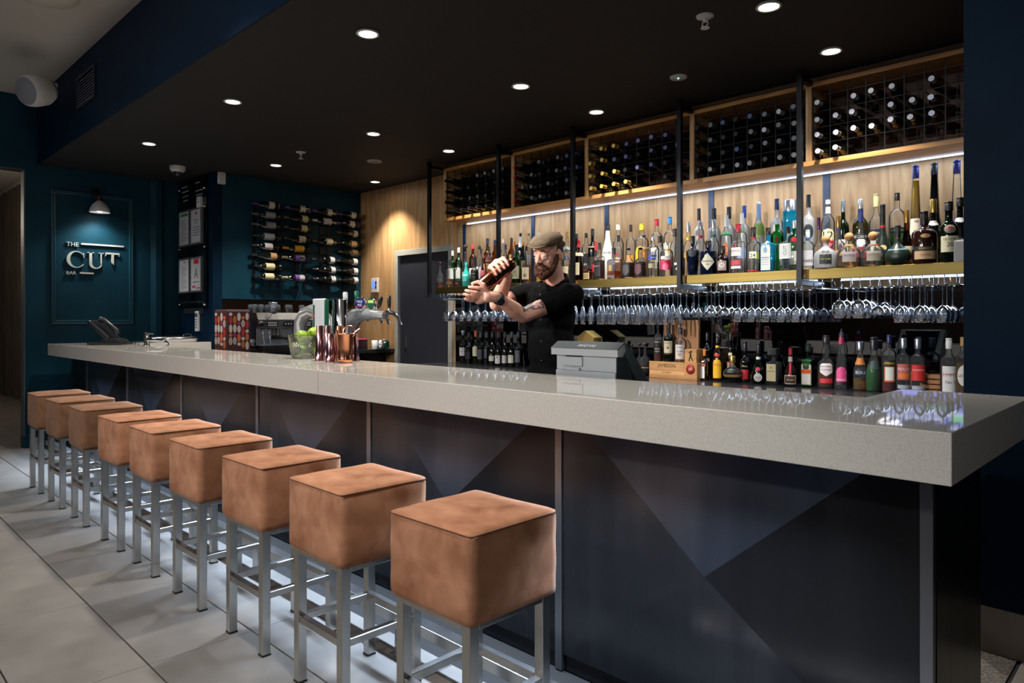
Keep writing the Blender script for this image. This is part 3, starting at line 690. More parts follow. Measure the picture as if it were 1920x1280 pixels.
for (nm, y, z, lab) in (('led_strip', 4.79, CZ0 - .011, 'bright cool white light strip under the oak wine cabinet'), ('led_strip', 4.70, ZSB - .004, 'bright cool white light strip under the brass bottle shelf')):
    t = thing(nm, lab, 'light', (0, 0, 0)); b = MB(); x0 = -5.37
    if z > 2: b.box(x0, -.70, y - .008, y + .008, z + .003, z + .009)
    else:
        for i in range(5): b.box(SHX[i] + .12, SHX[i + 1] - .03, y - .009, y + .009, z + .004, z + .014)
    b.build('diffuser', led_s, t); b = MB()
    if z > 2: b.box(x0, -.70, y - .016, y + .016, z + .0095, z + .0105)
    else: b.box(SHX[0] + .03, -.70, y - .014, y + .014, z + .0145, z + .0155)
    b.build('channel', M_steel, t)
lamp('cabinet_led', 'AREA', (-3.1, 4.66, CZ0 - .004), 16, LED_COL, (-3.1, 4.69, 1.5), shape='RECTANGLE', size=4.6, size_y=.03)
lamp('shelf_led', 'AREA', (-3.1, 4.69, ZSB - .012), 14, LED_COL, (-3.1, 4.60, .9), shape='RECTANGLE', size=4.5, size_y=.03)
BRW = ['at the door end of the bottle shelf', 'beside the bartender, second from the door', 'just beyond the bartender flat cap, third from the door', 'between amber and clear bottles, fourth from the door', 'at the last bay beside the navy wall, fifth from the door']
for i, x in enumerate([-5.437, -4.463, -3.609, -2.634, -1.788]):
    t = thing('shelf_bracket', 'black square steel hanger ' + BRW[i], 'bracket', (x, 0, 0), group='black steel hangers of the bottle shelf')
    b = MB(); b.box(-.016, .016, 4.335, 4.367, 1.485, ZC - .001, c=.001); b.build('post', M_black, t)
    b = MB(); b.box(-.016, .016, 4.367, 4.513 if i else 4.563, ZC - .065, ZC - .033, c=.001); b.build('upper_arm', M_black, t)
    b = MB(); b.box(-.016, .016, 4.367, YW - .03, 1.485, ZSB - .003, c=.001); b.build('lower_arm', M_black, t)
for i, px in enumerate((871, 1000, 1138, 1334, 1550)):
    q = on_y(px, 480, YW); t = thing('wall_batten', 'flat navy upright strip on the oak wall, %s from the door' % ORD[i], 'strip', (q.x, YW, 0), group='navy uprights on the oak wall')
    b = MB(); b.box(-.022, .022, -.008, 0, ZS, CZ0 - .001, c=.001); b.build('strip', mat('batten_navy', (28, 50, 78), .4), t)
# mirror splashback and back bench
ZW, ZCB = .83, .934
M_mir = mat('tinted_mirror', (120, 122, 128), .02, 1.)
t = thing('mirror_splashback', 'dark tinted mirror along the wall over the back bench', 'mirror', (0, 0, 0))
for x0, x1 in ((-5.60, -4.0), (-4.0, -2.2), (-2.2, -.68)):
    b = MB(); b.box(x0 + .001, x1 - .001, YW - .010, YW - .001, ZW + .001, 1.478); b.build('mirror_pane', M_mir, t)
t = thing('back_bench', 'dark polished bench top below the mirror carrying liqueur bottles', 'bench', (0, 0, 0))
M_bench = noise_mat('bench_stone', (46, 46, 50), (62, 60, 62), (30, 30, 30), 4, rough=.10, coat=.2)
b = MB(); b.box(-5.60, -.70, 4.26, YW - .011, ZW - .04, ZW, c=.002); b.build('bench_top', M_bench, t)
b = MB(); b.box(-5.58, -.70, 4.32, YW - .011, .002, ZW - .04); b.build('carcass', M_blackpl, t)
# bench in the recess by the coffee machine, and the low staff bench behind the bar top
t = thing('coffee_bench', 'dark bench in the recess below the wine rack wall', 'bench', (0, 0, 0))
b = MB(); b.box(-7.88, -6.80, YR + .102, 4.199, ZCB - .04, ZCB, c=.002); b.build('bench_top', M_bench, t)
b = MB(); b.box(-7.88, -6.672, 4.2, YW - .001, ZCB - .04, ZCB, c=.002); b.build('bench_top', M_bench, t)
b = MB(); b.box(-7.88, -6.86, YR + .102, YW - .001, .002, ZCB - .04); b.build('carcass', M_blackpl, t)
t = thing('staff_bench', 'low dark work bench behind the stone bar top', 'bench', (0, 0, 0))
b = MB(); b.box(-5.6, -.76, 2.285, 2.66, .86, .90, c=.002); b.build('bench_top', M_bench, t)
b = MB(); b.box(-5.58, -.78, 2.29, 2.62, .002, .86); b.build('carcass', M_blackpl, t)
# ------------------------------------------------------------------ bottles
G_clear = glass('glass_clear', (.95, .96, .96), 1.28, .02, .03, (230, 235, 240))
G_frost = glass('glass_frosted', (.80, .82, .84), 1.45, .25, .42, (206, 208, 212))
G_green = glass('glass_green', (.10, .52, .16), 1.5)
G_dgreen = glass('glass_dark_green', (.05, .11, .04), 1.5, .03, .25, (24, 38, 22))
G_olive = glass('glass_olive', (.26, .28, .06), 1.5, .03, .2, (50, 54, 20))
G_blue = glass('glass_blue', (.10, .55, .78), 1.5, .03, .35, (24, 150, 190))
G_amber = glass('glass_amber', (.62, .30, .08), 1.5)
G_dark = mat('glass_black', (10, 10, 11), .06, coat=.4)
G_brown = mat('glass_brown', (34, 16, 9), .06, coat=.4)
G_wine = mat('glass_wine', (13, 15, 9), .05, coat=.5)
G_pink = glass('glass_pink', (.95, .72, .74), 1.5)
GL = dict(c=G_clear, f=G_frost, g=G_green, dg=G_dgreen, ol=G_olive, b=G_blue, a=G_amber, k=G_dark, br=G_brown, w=G_wine, p=G_pink,
          W=paint((226, 226, 222), .25), T=paint((52, 186, 176), .3), K=paint((22, 22, 23), .45), NB=mat('glass_navy', (12, 20, 40), .08, coat=.3), F=mat('frosted_dark', (20, 36, 30), .35, coat=.2))
LQ = dict(amber=glass('liquid_amber', (.80, .42, .10), 1.33, .02, .12, (190, 100, 20)), dark=glass('liquid_dark', (.22, .07, .03), 1.33, .02, .2, (70, 26, 12)), gold=glass('liquid_gold', (.92, .72, .22), 1.33, .02, .15, (200, 150, 40)),
          red=glass('liquid_red', (.62, .05, .06), 1.33, .02, .3, (150, 14, 20)), clear=glass('liquid_clear', (.93, .95, .95), 1.33), green=glass('liquid_green', (.03, .50, .10), 1.33, .02, .5, (10, 110, 40)),
          coffee=glass('liquid_coffee', (.06, .04, .03), 1.33, .02, .3, (30, 20, 16)), yellow=glass('liquid_yellow', (.95, .80, .08), 1.33, .02, .6, (222, 176, 8)), pale=glass('liquid_pale', (.90, .86, .62), 1.33))
# profiles: (height fraction of the glass, half-width fraction)
SH = dict(
    spirit=[(0, .90), (.012, .98), (.04, 1), (.67, 1), (.725, .97), (.77, .86), (.805, .66), (.835, .46), (.87, .36), (1, .33)],
    wide=[(0, .92), (.015, .99), (.04, 1), (.72, 1), (.775, .95), (.815, .80), (.845, .52), (.87, .34), (1, .30)],
    wine=[(0, .90), (.012, .98), (.03, 1), (.60, 1), (.66, .95), (.71, .78), (.76, .52), (.80, .40), (.86, .37), (.985, .36), (.988, .40), (1, .40)],
    burg=[(0, .90), (.012, .98), (.03, 1), (.42, 1), (.50, .95), (.60, .78), (.70, .55), (.80, .40), (.985, .35), (.988, .39), (1, .39)],
    slope=[(0, .92), (.015, 1), (.40, 1), (.50, .93), (.62, .74), (.74, .50), (.84, .37), (1, .31)],
    cone=[(0, .97), (.012, 1), (.10, .98), (1, .30)],
    tall=[(0, .95), (.01, 1), (.20, .99), (.42, .90), (.50, .74), (.54, .66), (1, .40)],
    malibu=[(0, .90), (.02, 1), (.48, 1), (.58, .92), (.70, .66), (.82, .44), (1, .34)],
    globe=[(0, .42), (.015, .50), (.05, .70), (.15, .92), (.30, 1), (.44, .95), (.55, .74), (.62, .46), (.67, .28), (.72, .22), (1, .20)],
    decant=[(0, .90), (.02, 1), (.42, 1), (.52, .92), (.60, .70), (.65, .42), (.69, .28), (1, .25)],
    patron=[(0, .93), (.015, .99), (.05, 1), (.46, 1), (.58, .93), (.68, .74), (.76, .46), (.82, .30), (.86, .26), (1, .26)],
    single=[(0, .94), (.02, 1), (.52, 1), (.60, .92), (.66, .70), (.70, .44), (.76, .40), (.80, .46), (.84, .38), (1, .36)],
    flat=[(0, .95), (.015, 1), (.68, 1), (.72, .97), (.745, .80), (.765, .40), (.80, .33), (1, .32)],
    hend=[(0, .96), (.015, 1), (.80, 1), (.83, .96), (.845, .60), (.855, .33), (1, .30)],
    tube=[(0, .96), (.01, 1), (.72, 1), (.74, .98), (1, .98)],
    flask=[(0, .55), (.02, .66), (.10, .90), (.22, 1), (.36, .96), (.50, .74), (.62, .42), (.70, .27), (.78, .22), (1, .20)],
    bulb=[(0, .80), (.02, .9), (.15, 1), (.32, .98), (.48, .78), (.62, .50), (.74, .33), (1, .25)],
    dark_t=[(0, .66), (.015, .70), (.40, .86), (.66, .99), (.72, 1), (.765, .93), (.80, .62), (.815, .32), (1, .30)],
    belv=[(0, .93), (.012, 1), (.60, 1), (.67, .90), (.73, .64), (.77, .44), (.81, .37), (1, .34)],
    socom=[(0, .94), (.015, 1), (.48, 1), (.55, .92), (.60, .66), (.635, .42), (.66, .36), (.72, .44), (.78, .52), (.84, .46), (.90, .38), (1, .37)],
    orb=[(0, .40), (.02, .50), (.10, .55), (.16, .62), (.24, .88), (.36, 1), (.50, .98), (.62, .80), (.70, .52), (.75, .32), (1, .30)],
    kahlua=[(0, .93), (.012, 1), (.50, 1), (.58, .88), (.62, .84), (.68, .86), (.74, .74), (.80, .52), (.85, .40), (1, .36)],
)
def secpt(n, hw, hd, a):
    c, s_ = math.cos(a), math.sin(a)
    return (math.copysign(abs(c) ** (2 / n), c) * hw, math.copysign(abs(s_) ** (2 / n), s_) * hd)
class Shape:
    def __init__(s, prof, h, hw, hd, n): s.p = [(t * h, k) for t, k in prof]; s.hw, s.hd, s.n = hw, hd, n
    def k(s, z):
        for (z0, a), (z1, c) in zip(s.p, s.p[1:]):
            if z <= z1: return a + (c - a) * (z - z0) / max(1e-9, z1 - z0)
        return s.p[-1][1]
    def nz(s, k): return s.n if k > .9 else 2 + (s.n - 2) * max(0, (k - .5) / .4)
    def loft(s, b, off=0., z0=None, z1=None, m=0, seg=None):
        rows = [(z, k) for z, k in s.p if (z0 is None or z > z0 + 1e-5) and (z1 is None or z < z1 - 1e-5)]
        if z0 is not None: rows = [(z0, s.k(z0))] + rows
        if z1 is not None: rows = rows + [(z1, s.k(z1))]
        seg = seg or (16 if s.n <= 2.2 else 20); vs, fs = [], []
        for z, k in rows:
            n = s.nz(k); nr = max(s.hw, s.hd) * k; hw = s.hw * k; hd = s.hd * k
            if s.hw != s.hd and k < .5: hd = hw = min(s.hw, s.hd) * 0 + s.hw * k
            for j in range(seg):
                x, y = secpt(n, max(.002, hw - off), max(.002, hd - off), 2 * PI * (j + .5) / seg); vs.append((x, y, z))
        for i in range(len(rows) - 1):
            for j in range(seg):
                j2 = (j + 1) % seg; fs.append((i * seg + j, i * seg + j2, (i + 1) * seg + j2, (i + 1) * seg + j))
        b.add(vs, fs, m, True); q = len(vs) - seg
        b.add(vs[:seg], [tuple(range(seg))[::-1]], m); b.add(vs[q:], [tuple(range(seg))], m)
    def front(s, u, z, off=.0006, ang=0.):
        """point on the wall facing -Y at lateral distance u (ang turns the facing on round glass)"""
        k = s.k(z); n = s.nz(k); hw, hd = s.hw * k + off, s.hd * k + off
        if n < 2.6:
            a = ang + u / hw; return (math.sin(a) * hw, -math.cos(a) * hd, z)
        return (u, -hd * max(0., 1 - abs(min(.995, abs(u) / hw)) ** n) ** (1 / n), z)
def label_patch(s, zc, wd, ht, m, parent, kind='rect', ang=0., name='label', nu=8, nv=4, off=.0006, band=False):
    b = MB(); vs, fs = [], []
    if band:                                                       # a collar all round
        s.loft(b, -off, zc - ht / 2, zc + ht / 2); return b.build(name, m, parent)
    if kind in ('round', 'oval', 'diamond', 'shield', 'arch'):
        if kind == 'diamond': out = [(0, -.5), (.5, 0), (0, .5), (-.5, 0)]
        elif kind == 'shield': out = [(-.5, .35), (-.3, .5), (.3, .5), (.5, .35), (.5, -.2), (0, -.5), (-.5, -.2)]
        elif kind == 'arch': out = [(-.5, -.5), (.5, -.5), (.5, .25), (.35, .42), (0, .5), (-.35, .42), (-.5, .25)]
        else: out = [(math.cos(2 * PI * i / 18) / 2, math.sin(2 * PI * i / 18) / 2) for i in range(18)]
        den = []
        for i in range(len(out)):
            a_, c_ = out[i], out[(i + 1) % len(out)]; m_ = 1 if len(out) > 12 else (8 if len(out) < 5 else 4)
            den += [(a_[0] + (c_[0] - a_[0]) * t_ / m_, a_[1] + (c_[1] - a_[1]) * t_ / m_) for t_ in range(m_)]
        out = den; off += .0002
        for q in (.02, .2, .4, .6, .8, 1.0):
            vs += [s.front(p[0] * wd * q, zc + p[1] * ht * q, off, ang) for p in out]
        n = len(out)
        for r in range(5):
            for i in range(n): fs.append((r * n + i, r * n + (i + 1) % n, (r + 1) * n + (i + 1) % n, (r + 1) * n + i))
    else:
        for j in range(nv + 1):
            for i in range(nu + 1): vs.append(s.front((i / nu - .5) * wd, zc + (j / nv - .5) * ht, off, ang))
        for j in range(nv):
            for i in range(nu): a = j * (nu + 1) + i; fs.append((a, a + 1, a + nu + 2, a + nu + 1))
    b.add(vs, fs, 0, True); return b.build(name, m, parent, fix=False)

def bottle(lab, loc, h, hw, shape, gl, cap, liq=None, labels=(), hd=None, n=2., rz=0., name='bottle', group=None, cat='bottle', glassfrac=None):
    """cap: (rgb, height, radius or None, kind)   liq: (name, level)   labels: (z frac, width frac, height frac, rgb, kind, text, text rgb, text height frac, z offset)"""
    t = thing(name, lab, cat, loc, rz, group)
    crgb, ch, cr, ck = cap
    hg = h - ch * .85
    s = Shape(SH[shape], hg, hw, hd or hw, n)
    b = MB(); s.loft(b); b.build('glass_body', GL[gl], t)
    r0 = s.p[-1][1] * hw
    cr = cr or r0 * 1.12
    b = MB()
    if ck == 'ball':
        b.lathe([(r0 * .95, hg - .004), (r0 * 1.0, hg + .008)], 14, m=0); R = ch * .5
        b.sphere((0, 0, h - R), R, 16, 10)
        b.build('stopper', noise_mat('cork', (170, 122, 74), (196, 150, 98), (60, 60, 60), 3, rough=.7), t)
    elif ck == 'pour':
        b.lathe([(cr, h - ch), (cr, h - ch * .45), (cr * .5, h - ch * .4), (.004, h - ch * .3), (.0035, h)], 12); b.build('pourer', paint(crgb, .3, metal=.6), t)
    elif ck == 'T':
        b.lathe([(r0 * .9, h - ch), (r0 * .9, h - ch * .55), (cr, h - ch * .55), (cr, h - ch * .05), (cr * .9, h)], 16); b.build('stopper', paint(crgb, .45), t)
    elif ck == 'sq':
        b.box(-cr, cr, -cr, cr, h - ch, h, c=.002); b.build('cap', paint(crgb, .4), t)
    elif ck == 'metal':
        b.lathe([(cr, h - ch), (cr, h - .002), (cr * .94, h)], 16); b.build('cap', paint(crgb, .28, metal=.85), t)
    elif ck == 'wax':
        b.lathe([(r0 * 1.35, h - ch * 1.15), (r0 * 1.12, h - ch), (r0 * 1.05, h - ch * .3), (cr, h - ch * .28), (cr, h - .003), (cr * .9, h)], 14); b.build('wax_cap', paint(crgb, .35), t)
    else:
        b.lathe([(cr, h - ch), (cr, h - ch * .22), (cr * .96, h - ch * .2), (cr * .96, h - ch * .16), (cr, h - ch * .14), (cr, h - .002), (cr * .94, h)], 14); b.build('cap', paint(crgb, .38), t)
    if liq:
        b = MB(); s.loft(b, .003, .008, hg * liq[1]); b.build('liquid', LQ[liq[0]], t)
    for li, L in enumerate(labels):
        zf, wf, hf, rgb, kind = L[:5]; ang = L[9] if len(L) > 9 else (0.35 if n < 2.6 else 0.)
        if kind == 'band': lb = label_patch(s, zf * hg, 0, hf * hg, paint(rgb, .5), t, band=True, name='band')
        elif kind in ('text', 'vtext'): lb = t
        else: lb = label_patch(s, zf * hg, wf * 2 * hw, hf * hg, paint(rgb, .55), t, kind, ang, off=.0006 + .0005 * li)
        if len(L) > 5 and L[5]:
            th = L[7] * hg; dz = (L[8] if len(L) > 8 else 0) * hg
            o = .0016 + .0005 * li; vs_, fs_, asp_ = text_mesh(L[5])
            if L[1] > 0: th = min(th, .88 * L[1] * 2 * hw / asp_)
            else: th = min(th, 1.55 * hw / asp_)
            lettering(L[5], (lambda u, v: s.front(-v, zf * hg + u, o, ang)) if kind == 'vtext' else (lambda u, v: s.front(u, zf * hg + dz + v, o, ang)), paint(L[6], .5), lb if lb is not t else t, h=th)
    return t
def lines(s_args, *a): pass

ROWY = dict(F=4.435, M=4.545, B=4.665)
def shelf_bottle(px, ytop, row, wpx, shape, gl, cap, lab, liq=None, labels=(), n=2., ratio=None, rz=0., y=None, zbase=ZS, group='spirit bottles on the brass shelf', cat='bottle'):
    Y = y or ROWY[row]
    q = on_y(px, ytop, Y); d = depth(q); hw = wpx * d / FPX / 2 / (1.0 if n < 2.6 else 1.22)
    hw = max(.017, min(hw * (1.07 if row in 'BM' else 1.0), .075))
    h = q.z - zbase
    return bottle(lab, (q.x, Y, zbase + .0005), h, hw, shape, gl, cap, liq, labels, hd=(hw * ratio if ratio else None), n=n, rz=rz, group=group, cat=cat)
WHT, CRM, BLK, RED, NVY, GLD, SLV, GRN, GRY = (222, 222, 218), (214, 204, 168), (20, 20, 22), (176, 26, 38), (28, 42, 84), (176, 140, 70), (190, 192, 198), (40, 120, 60), (120, 122, 126)
SB = shelf_bottle
C = lambda rgb, h, r=None, k='screw': (rgb, h, r, k)
# door end of the shelf
SB(825, 492, 'F', 19, 'globe', 'c', C((84, 22, 28), .022, .016, 'T'), 'round decanter of golden rum with burgundy stopper, first on the shelf', ('amber', .22), [(.30, .8, .2, (60, 60, 62), 'oval')], ratio=.6)
SB(844, 488, 'F', 16, 'spirit', 'c', C(BLK, .045), 'clear bottle half full of amber rum beside the burgundy stoppered decanter', ('amber', .36), [(.18, .9, .12, (90, 60, 40), 'rect')])
SB(859.5, 487, 'F', 14, 'spirit', 'c', C(BLK, .05), 'clear bottle of dark rum with black cap left of the turquoise bottle', ('dark', .26), [(.14, .5, .08, (120, 30, 36), 'oval')])
SB(848.5, 470, 'M', 11, 'spirit', 'g', C(WHT, .05), 'green bottle with white cap before the door frame, the shorter of two', None, [(.42, .95, .34, (216, 220, 214), 'rect')])
SB(860, 464, 'M', 13, 'spirit', 'g', C(WHT, .05), 'taller green bottle with white cap near the turquoise bottle', None, [(.40, .95, .30, (216, 220, 214), 'rect')])
SB(874, 492, 'F', 14.5, 'slope', 'T', C((52, 186, 176), .03), 'solid turquoise whisky bottle with pale print, before the bartender hand', None, [(.52, .8, .05, (206, 232, 228), 'rect'), (.28, .7, .03, (160, 220, 214), 'rect')], y=4.425)
SB(890, 488, 'F', 15, 'spirit', 'K', C(BLK, .05), 'matt black bottle with silver lines beside the turquoise bottle', None, [(.58, .5, .02, SLV, 'rect'), (.42, .7, .02, (120, 110, 90), 'rect')])
SB(873, 459.5, 'B', 15, 'globe', 'a', C((84, 58, 40), .05, .02, 'T'), 'squat amber decanter with brown cork behind the turquoise bottle', ('dark', .4))
SB(886.8, 458, 'B', 14, 'spirit', 'a', C((206, 60, 48), .045), 'amber whisky with bright red cap behind the matt black bottle', ('amber', .5), [(.35, .9, .28, WHT, 'rect'), (.70, .0, .04, BLK, 'band')])
SB(872.5, 475, 'M', 12, 'spirit', 'c', C(BLK, .04), 'clear bottle with black cap just behind the turquoise bottle', ('pale', .5), [(.40, .9, .2, (180, 176, 160), 'rect')], y=4.56)
SB(899, 461, 'B', 13, 'spirit', 'c', C(BLK, .035), 'whisky with black cap and white label behind the copper shaker', ('amber', .45), [(.38, .95, .3, WHT, 'rect')])
SB(902, 466, 'M', 12, 'decant', 'c', C((34, 30, 28), .05), 'slim clear bottle with dark capsule behind the copper shaker', ('pale', .4), [(.3, .9, .24, (200, 196, 200), 'rect')])
SB(907, 478, 'F', 12, 'slope', 'p', C((150, 66, 50), .03), 'pink tinted bottle with copper cap behind the shaker', None, [(.45, .9, .2, (200, 90, 110), 'rect')], y=4.46)
SB(914, 447, 'B', 14, 'spirit', 'a', C(NVY, .055), 'amber bottle with navy capsule against the oak, first of two', ('amber', .6), [(.4, .95, .26, (180, 150, 100), 'rect')])
SB(916, 462.5, 'M', 12, 'spirit', 'c', C(BLK, .04), 'straw coloured bottle with black and copper cap above the shaker', ('gold', .6), [(.70, 0, .03, (176, 100, 60), 'band')])
SB(928, 450, 'B', 13, 'spirit', 'a', C(NVY, .05), 'amber bottle with navy capsule beside the black hanger', ('amber', .6), [(.42, .95, .24, WHT, 'rect')])
SB(922, 479, 'M', 11, 'decant', 'c', C((190, 160, 110), .02, .01, 'T'), 'small pale bottle with cork stopper above the bartender raised hand', ('gold', .5), y=4.50)
# around the bartender
SB(944, 448, 'B', 12, 'spirit', 'c', C((210, 180, 176), .04), 'clear bottle with pinkish white cap past the second black hanger', ('amber', .5), [(.4, .9, .24, (206, 190, 180), 'rect')])
SB(948, 458.6, 'M', 12, 'spirit', 'c', C(NVY, .045), 'clear bottle with navy cap above the raised fist', ('pale', .5), [(.4, .9, .24, (180, 180, 184), 'rect')])
SB(959, 446, 'B', 13, 'spirit', 'a', C((30, 34, 40), .04), 'amber whisky with slate cap and yellow label near the raised fist', ('amber', .6), [(.62, .5, .16, (216, 160, 60), 'rect')])
SB(964.5, 453.5, 'M', 12, 'spirit', 'c', C((206, 120, 50), .05), 'bottle with orange capsule beside the green Japanese whisky', ('amber', .5))
SB(976, 437, 'B', 13, 'spirit', 'k', C(BLK, .02), 'tall black bottle with white neck sleeve left of the flat cap', None, [(.86, 0, .22, (206, 206, 206), 'band')])
SB(969, 458.6, 'F', 17, 'spirit', 'g', C((26, 34, 28), .06), 'green whisky bottle with cream label of two black brush characters', ('green', .5), [(.34, .96, .38, (216, 212, 168), 'rect', '', BLK, .1)], y=4.44)
SB(981, 454.5, 'M', 13, 'spirit', 'dg', C((212, 120, 50), .03), 'dark green bottle with orange topped cap left of the flat cap', None, [(.5, .9, .2, CRM, 'rect')])
SB(991.5, 436, 'B', 14, 'spirit', 'c', C((190, 160, 110), .03, None, 'T'), 'clear bottle with cork stopper rising behind the cap brim', ('pale', .5), [(.5, .9, .2, WHT, 'rect')])
SB(952, 478, 'F', 15, 'spirit', 'c', C(BLK, .04), 'whisky with white brush lettered label between shaker and green bottle', ('amber', .6), [(.36, .96, .36, (216, 216, 220), 'rect', '', BLK, .1)], y=4.43)
SB(987, 462, 'F', 17, 'decant', 'c', C((40, 34, 30), .04), 'whisky with cream picture label, partly hidden by the bartender face', ('amber', .6), [(.30, .95, .36, (218, 204, 170), 'rect'), (.24, .4, .10, (150, 120, 90), 'oval')])
SB(1010, 436.5, 'B', 12, 'spirit', 'c', C(WHT, .03), 'bottle with white cap just showing over the flat cap', ('pale', .5))
SB(1048, 435, 'B', 12, 'spirit', 'c', C((196, 120, 110), .03), 'bottle with red and white cap showing over the flat cap', ('pale', .5))
SB(1063.5, 435, 'B', 14, 'spirit', 'c', C(GLD, .05), 'clear bottle with tall gold cap behind the bartender ear', ('pale', .4), [(.74, 0, .06, (206, 206, 196), 'band')])
SB(1061.5, 466.5, 'M', 13, 'spirit', 'c', C((52, 60, 84), .03), 'clear bottle with navy neck band behind the bartender neck', ('gold', .4), [(.80, 0, .1, NVY, 'band'), (.4, .9, .24, (200, 190, 160), 'rect')])
SB(1081, 438.5, 'B', 14, 'spirit', 'dg', C((28, 38, 32), .04), 'dark bottle with black green cap by the third black hanger', ('dark', .6))
SB(1085, 449, 'M', 17, 'spirit', 'a', C((170, 26, 44), .055, None, 'wax'), 'bourbon with dripping red wax cap and cream square label', ('dark', .7), [(.34, .9, .34, CRM, 'rect'), (.74, 0, .09, (206, 198, 164), 'band')], n=4.5, y=4.47)
SB(1099, 437, 'B', 16, 'wide', 'c', C(BLK, .04), 'clear bourbon bottle with black label and black cap, back row', ('amber', .5), [(.46, .95, .34, (34, 34, 36), 'rect', 'JIM', WHT, .07, -.08)])
SB(1111, 429, 'B', 16, 'spirit', 'k', C((26, 26, 28), .06), 'tall dark bottle with gold neck ring left of the white rum bottle', None, [(.74, 0, .03, GLD, 'band'), (.4, .9, .26, (60, 56, 50), 'rect')])
SB(1117, 452.7, 'M', 14, 'slope', 'c', C((176, 34, 52), .075), 'bottle with long red capsule between the bourbons', ('red', .7), [(.4, .9, .26, (180, 40, 56), 'rect')])
SB(1103, 497, 'F', 18, 'flat', 'a', C((30, 28, 24), .03), 'square honey coloured bourbon with large cream label', ('amber', .8), [(.36, .94, .50, (196, 180, 124), 'rect'), (.36, .72, .42, (150, 130, 84), 'rect', '', BLK, .1)], n=5)
SB(1124, 455.5, 'F', 20, 'flat', 'c', C(BLK, .05), 'square bourbon with black label and white lettering, front row', ('dark', .62), [(.33, .88, .44, (24, 24, 24), 'rect', 'OLD No.7', WHT, .05, .10)], n=5)
SB(1139.5, 421, 'B', 21, 'malibu', 'W', C((34, 30, 34), .05), 'white bottle with black cap and sloping black lettering', None, [(.55, .0, .0, WHT, 'text', 'CARIBE', (50, 50, 54), .055)])
SB(1159, 421, 'B', 20, 'spirit', 'c', C((214, 206, 176), .045), 'bottle with cream cap and amber contents behind the silver label', ('amber', .42), [(.5, .3, .08, RED, 'oval')])
SB(1151, 465, 'F', 25, 'flat', 'c', C(BLK, .045, .016), 'square bottle with wide black cap and silver grey label', ('amber', .3), [(.62, .92, .18, (96, 100, 106), 'arch'), (.10, .8, .08, (90, 92, 96), 'rect')], n=5)
SB(1159.5, 441, 'M', 15, 'spirit', 'c', C(BLK, .05), 'clear bottle with small black cap and red dot label', ('pale', .5), [(.5, .6, .12, (190, 186, 176), 'rect')])
SB(1182.5, 421.5, 'B', 17, 'wide', 'c', C((22, 18, 20), .055), 'clear round shouldered bottle with black capsule, back row', ('pale', .5), [(.4, .9, .2, (206, 150, 80), 'rect')])
SB(1178, 465, 'F', 24, 'single', 'c', C(BLK, .018, .017, 'T'), 'dark bourbon with flat black stopper and grey shield label', ('dark', .56), [(.28, .72, .40, (62, 62, 66), 'shield')], n=3.2)
SB(1201, 464, 'F', 24, 'single', 'c', C(BLK, .018, .017, 'T'), 'dark bourbon with flat black stopper and maroon shield label', ('dark', .56), [(.28, .72, .40, (84, 46, 54), 'shield')], n=3.2)
SB(1203.5, 420, 'B', 25, 'wide', 'c', C((222, 182, 40), .05), 'clear gin with yellow cap and yellow label, back row', ('clear', .5), [(.44, .8, .44, (232, 178, 30), 'arch', '', BLK, .1), (.56, .16, .09, (200, 200, 190), 'oval')])
SB(1207.5, 441, 'M', 21, 'flat', 'c', C((38, 38, 36), .018, .014, 'T'), 'boxy clear bottle with dark stopper and gold edge', ('gold', .7), [(.35, .6, .3, (40, 38, 36), 'rect'), (.72, 0, .02, GLD, 'band')], n=5)
SB(1231.5, 411, 'B', 22, 'wide', 'c', C((178, 20, 44), .05), 'clear bottle with crimson cap and white label, back row', ('clear', .5), [(.42, .95, .3, WHT, 'rect')])
SB(1224.5, 444.5, 'F', 23, 'wide', 'c', C(SLV, .025, None, 'metal'), 'clear vodka bottle with blue print and silver cap', ('clear', .4), [(.56, .80, .05, (36, 70, 160), 'rect'), (.48, .7, .05, (36, 70, 160), 'rect'), (.30, .6, .12, (150, 140, 110), 'rect'), (.64, 0, 0, WHT, 'text', 'VODKA', (36, 70, 160), .06)])
SB(1237, 442.5, 'M', 18, 'spirit', 'c', C(BLK, .05), 'patterned clear bottle with black cap, middle row', ('clear', .4), [(.4, .9, .3, (190, 180, 170), 'rect')])
SB(1256, 406.8, 'B', 23, 'wide', 'c', C((40, 126, 190), .055), 'clear bottle with bright blue cap and yellow peak on white label', ('clear', .5), [(.46, .92, .34, (224, 220, 206), 'rect'), (.50, .3, .14, (232, 178, 40), 'diamond')])
SB(1250, 454, 'F', 24, 'wide', 'c', C(SLV, .02, None, 'metal'), 'clear vodka with white, crimson and pink splash print', ('clear', .3), [(.58, .85, .10, (214, 208, 204), 'rect'), (.36, .95, .30, (186, 30, 62), 'rect'), (.30, .5, .22, (232, 110, 150), 'oval')], y=4.44)
SB(1265.5, 429, 'M', 17, 'wide', 'c', C((54, 42, 36), .055, .018), 'bottle with chunky brown cap by the fourth black hanger', ('gold', .5))
SB(1273, 470, 'F', 22, 'wide', 'c', C(SLV, .02, None, 'metal'), 'clear vodka with white heart print behind the fourth black hanger', ('clear', .4), [(.52, .7, .10, WHT, 'rect'), (.30, .4, .24, (220, 220, 220), 'diamond')], y=4.44)
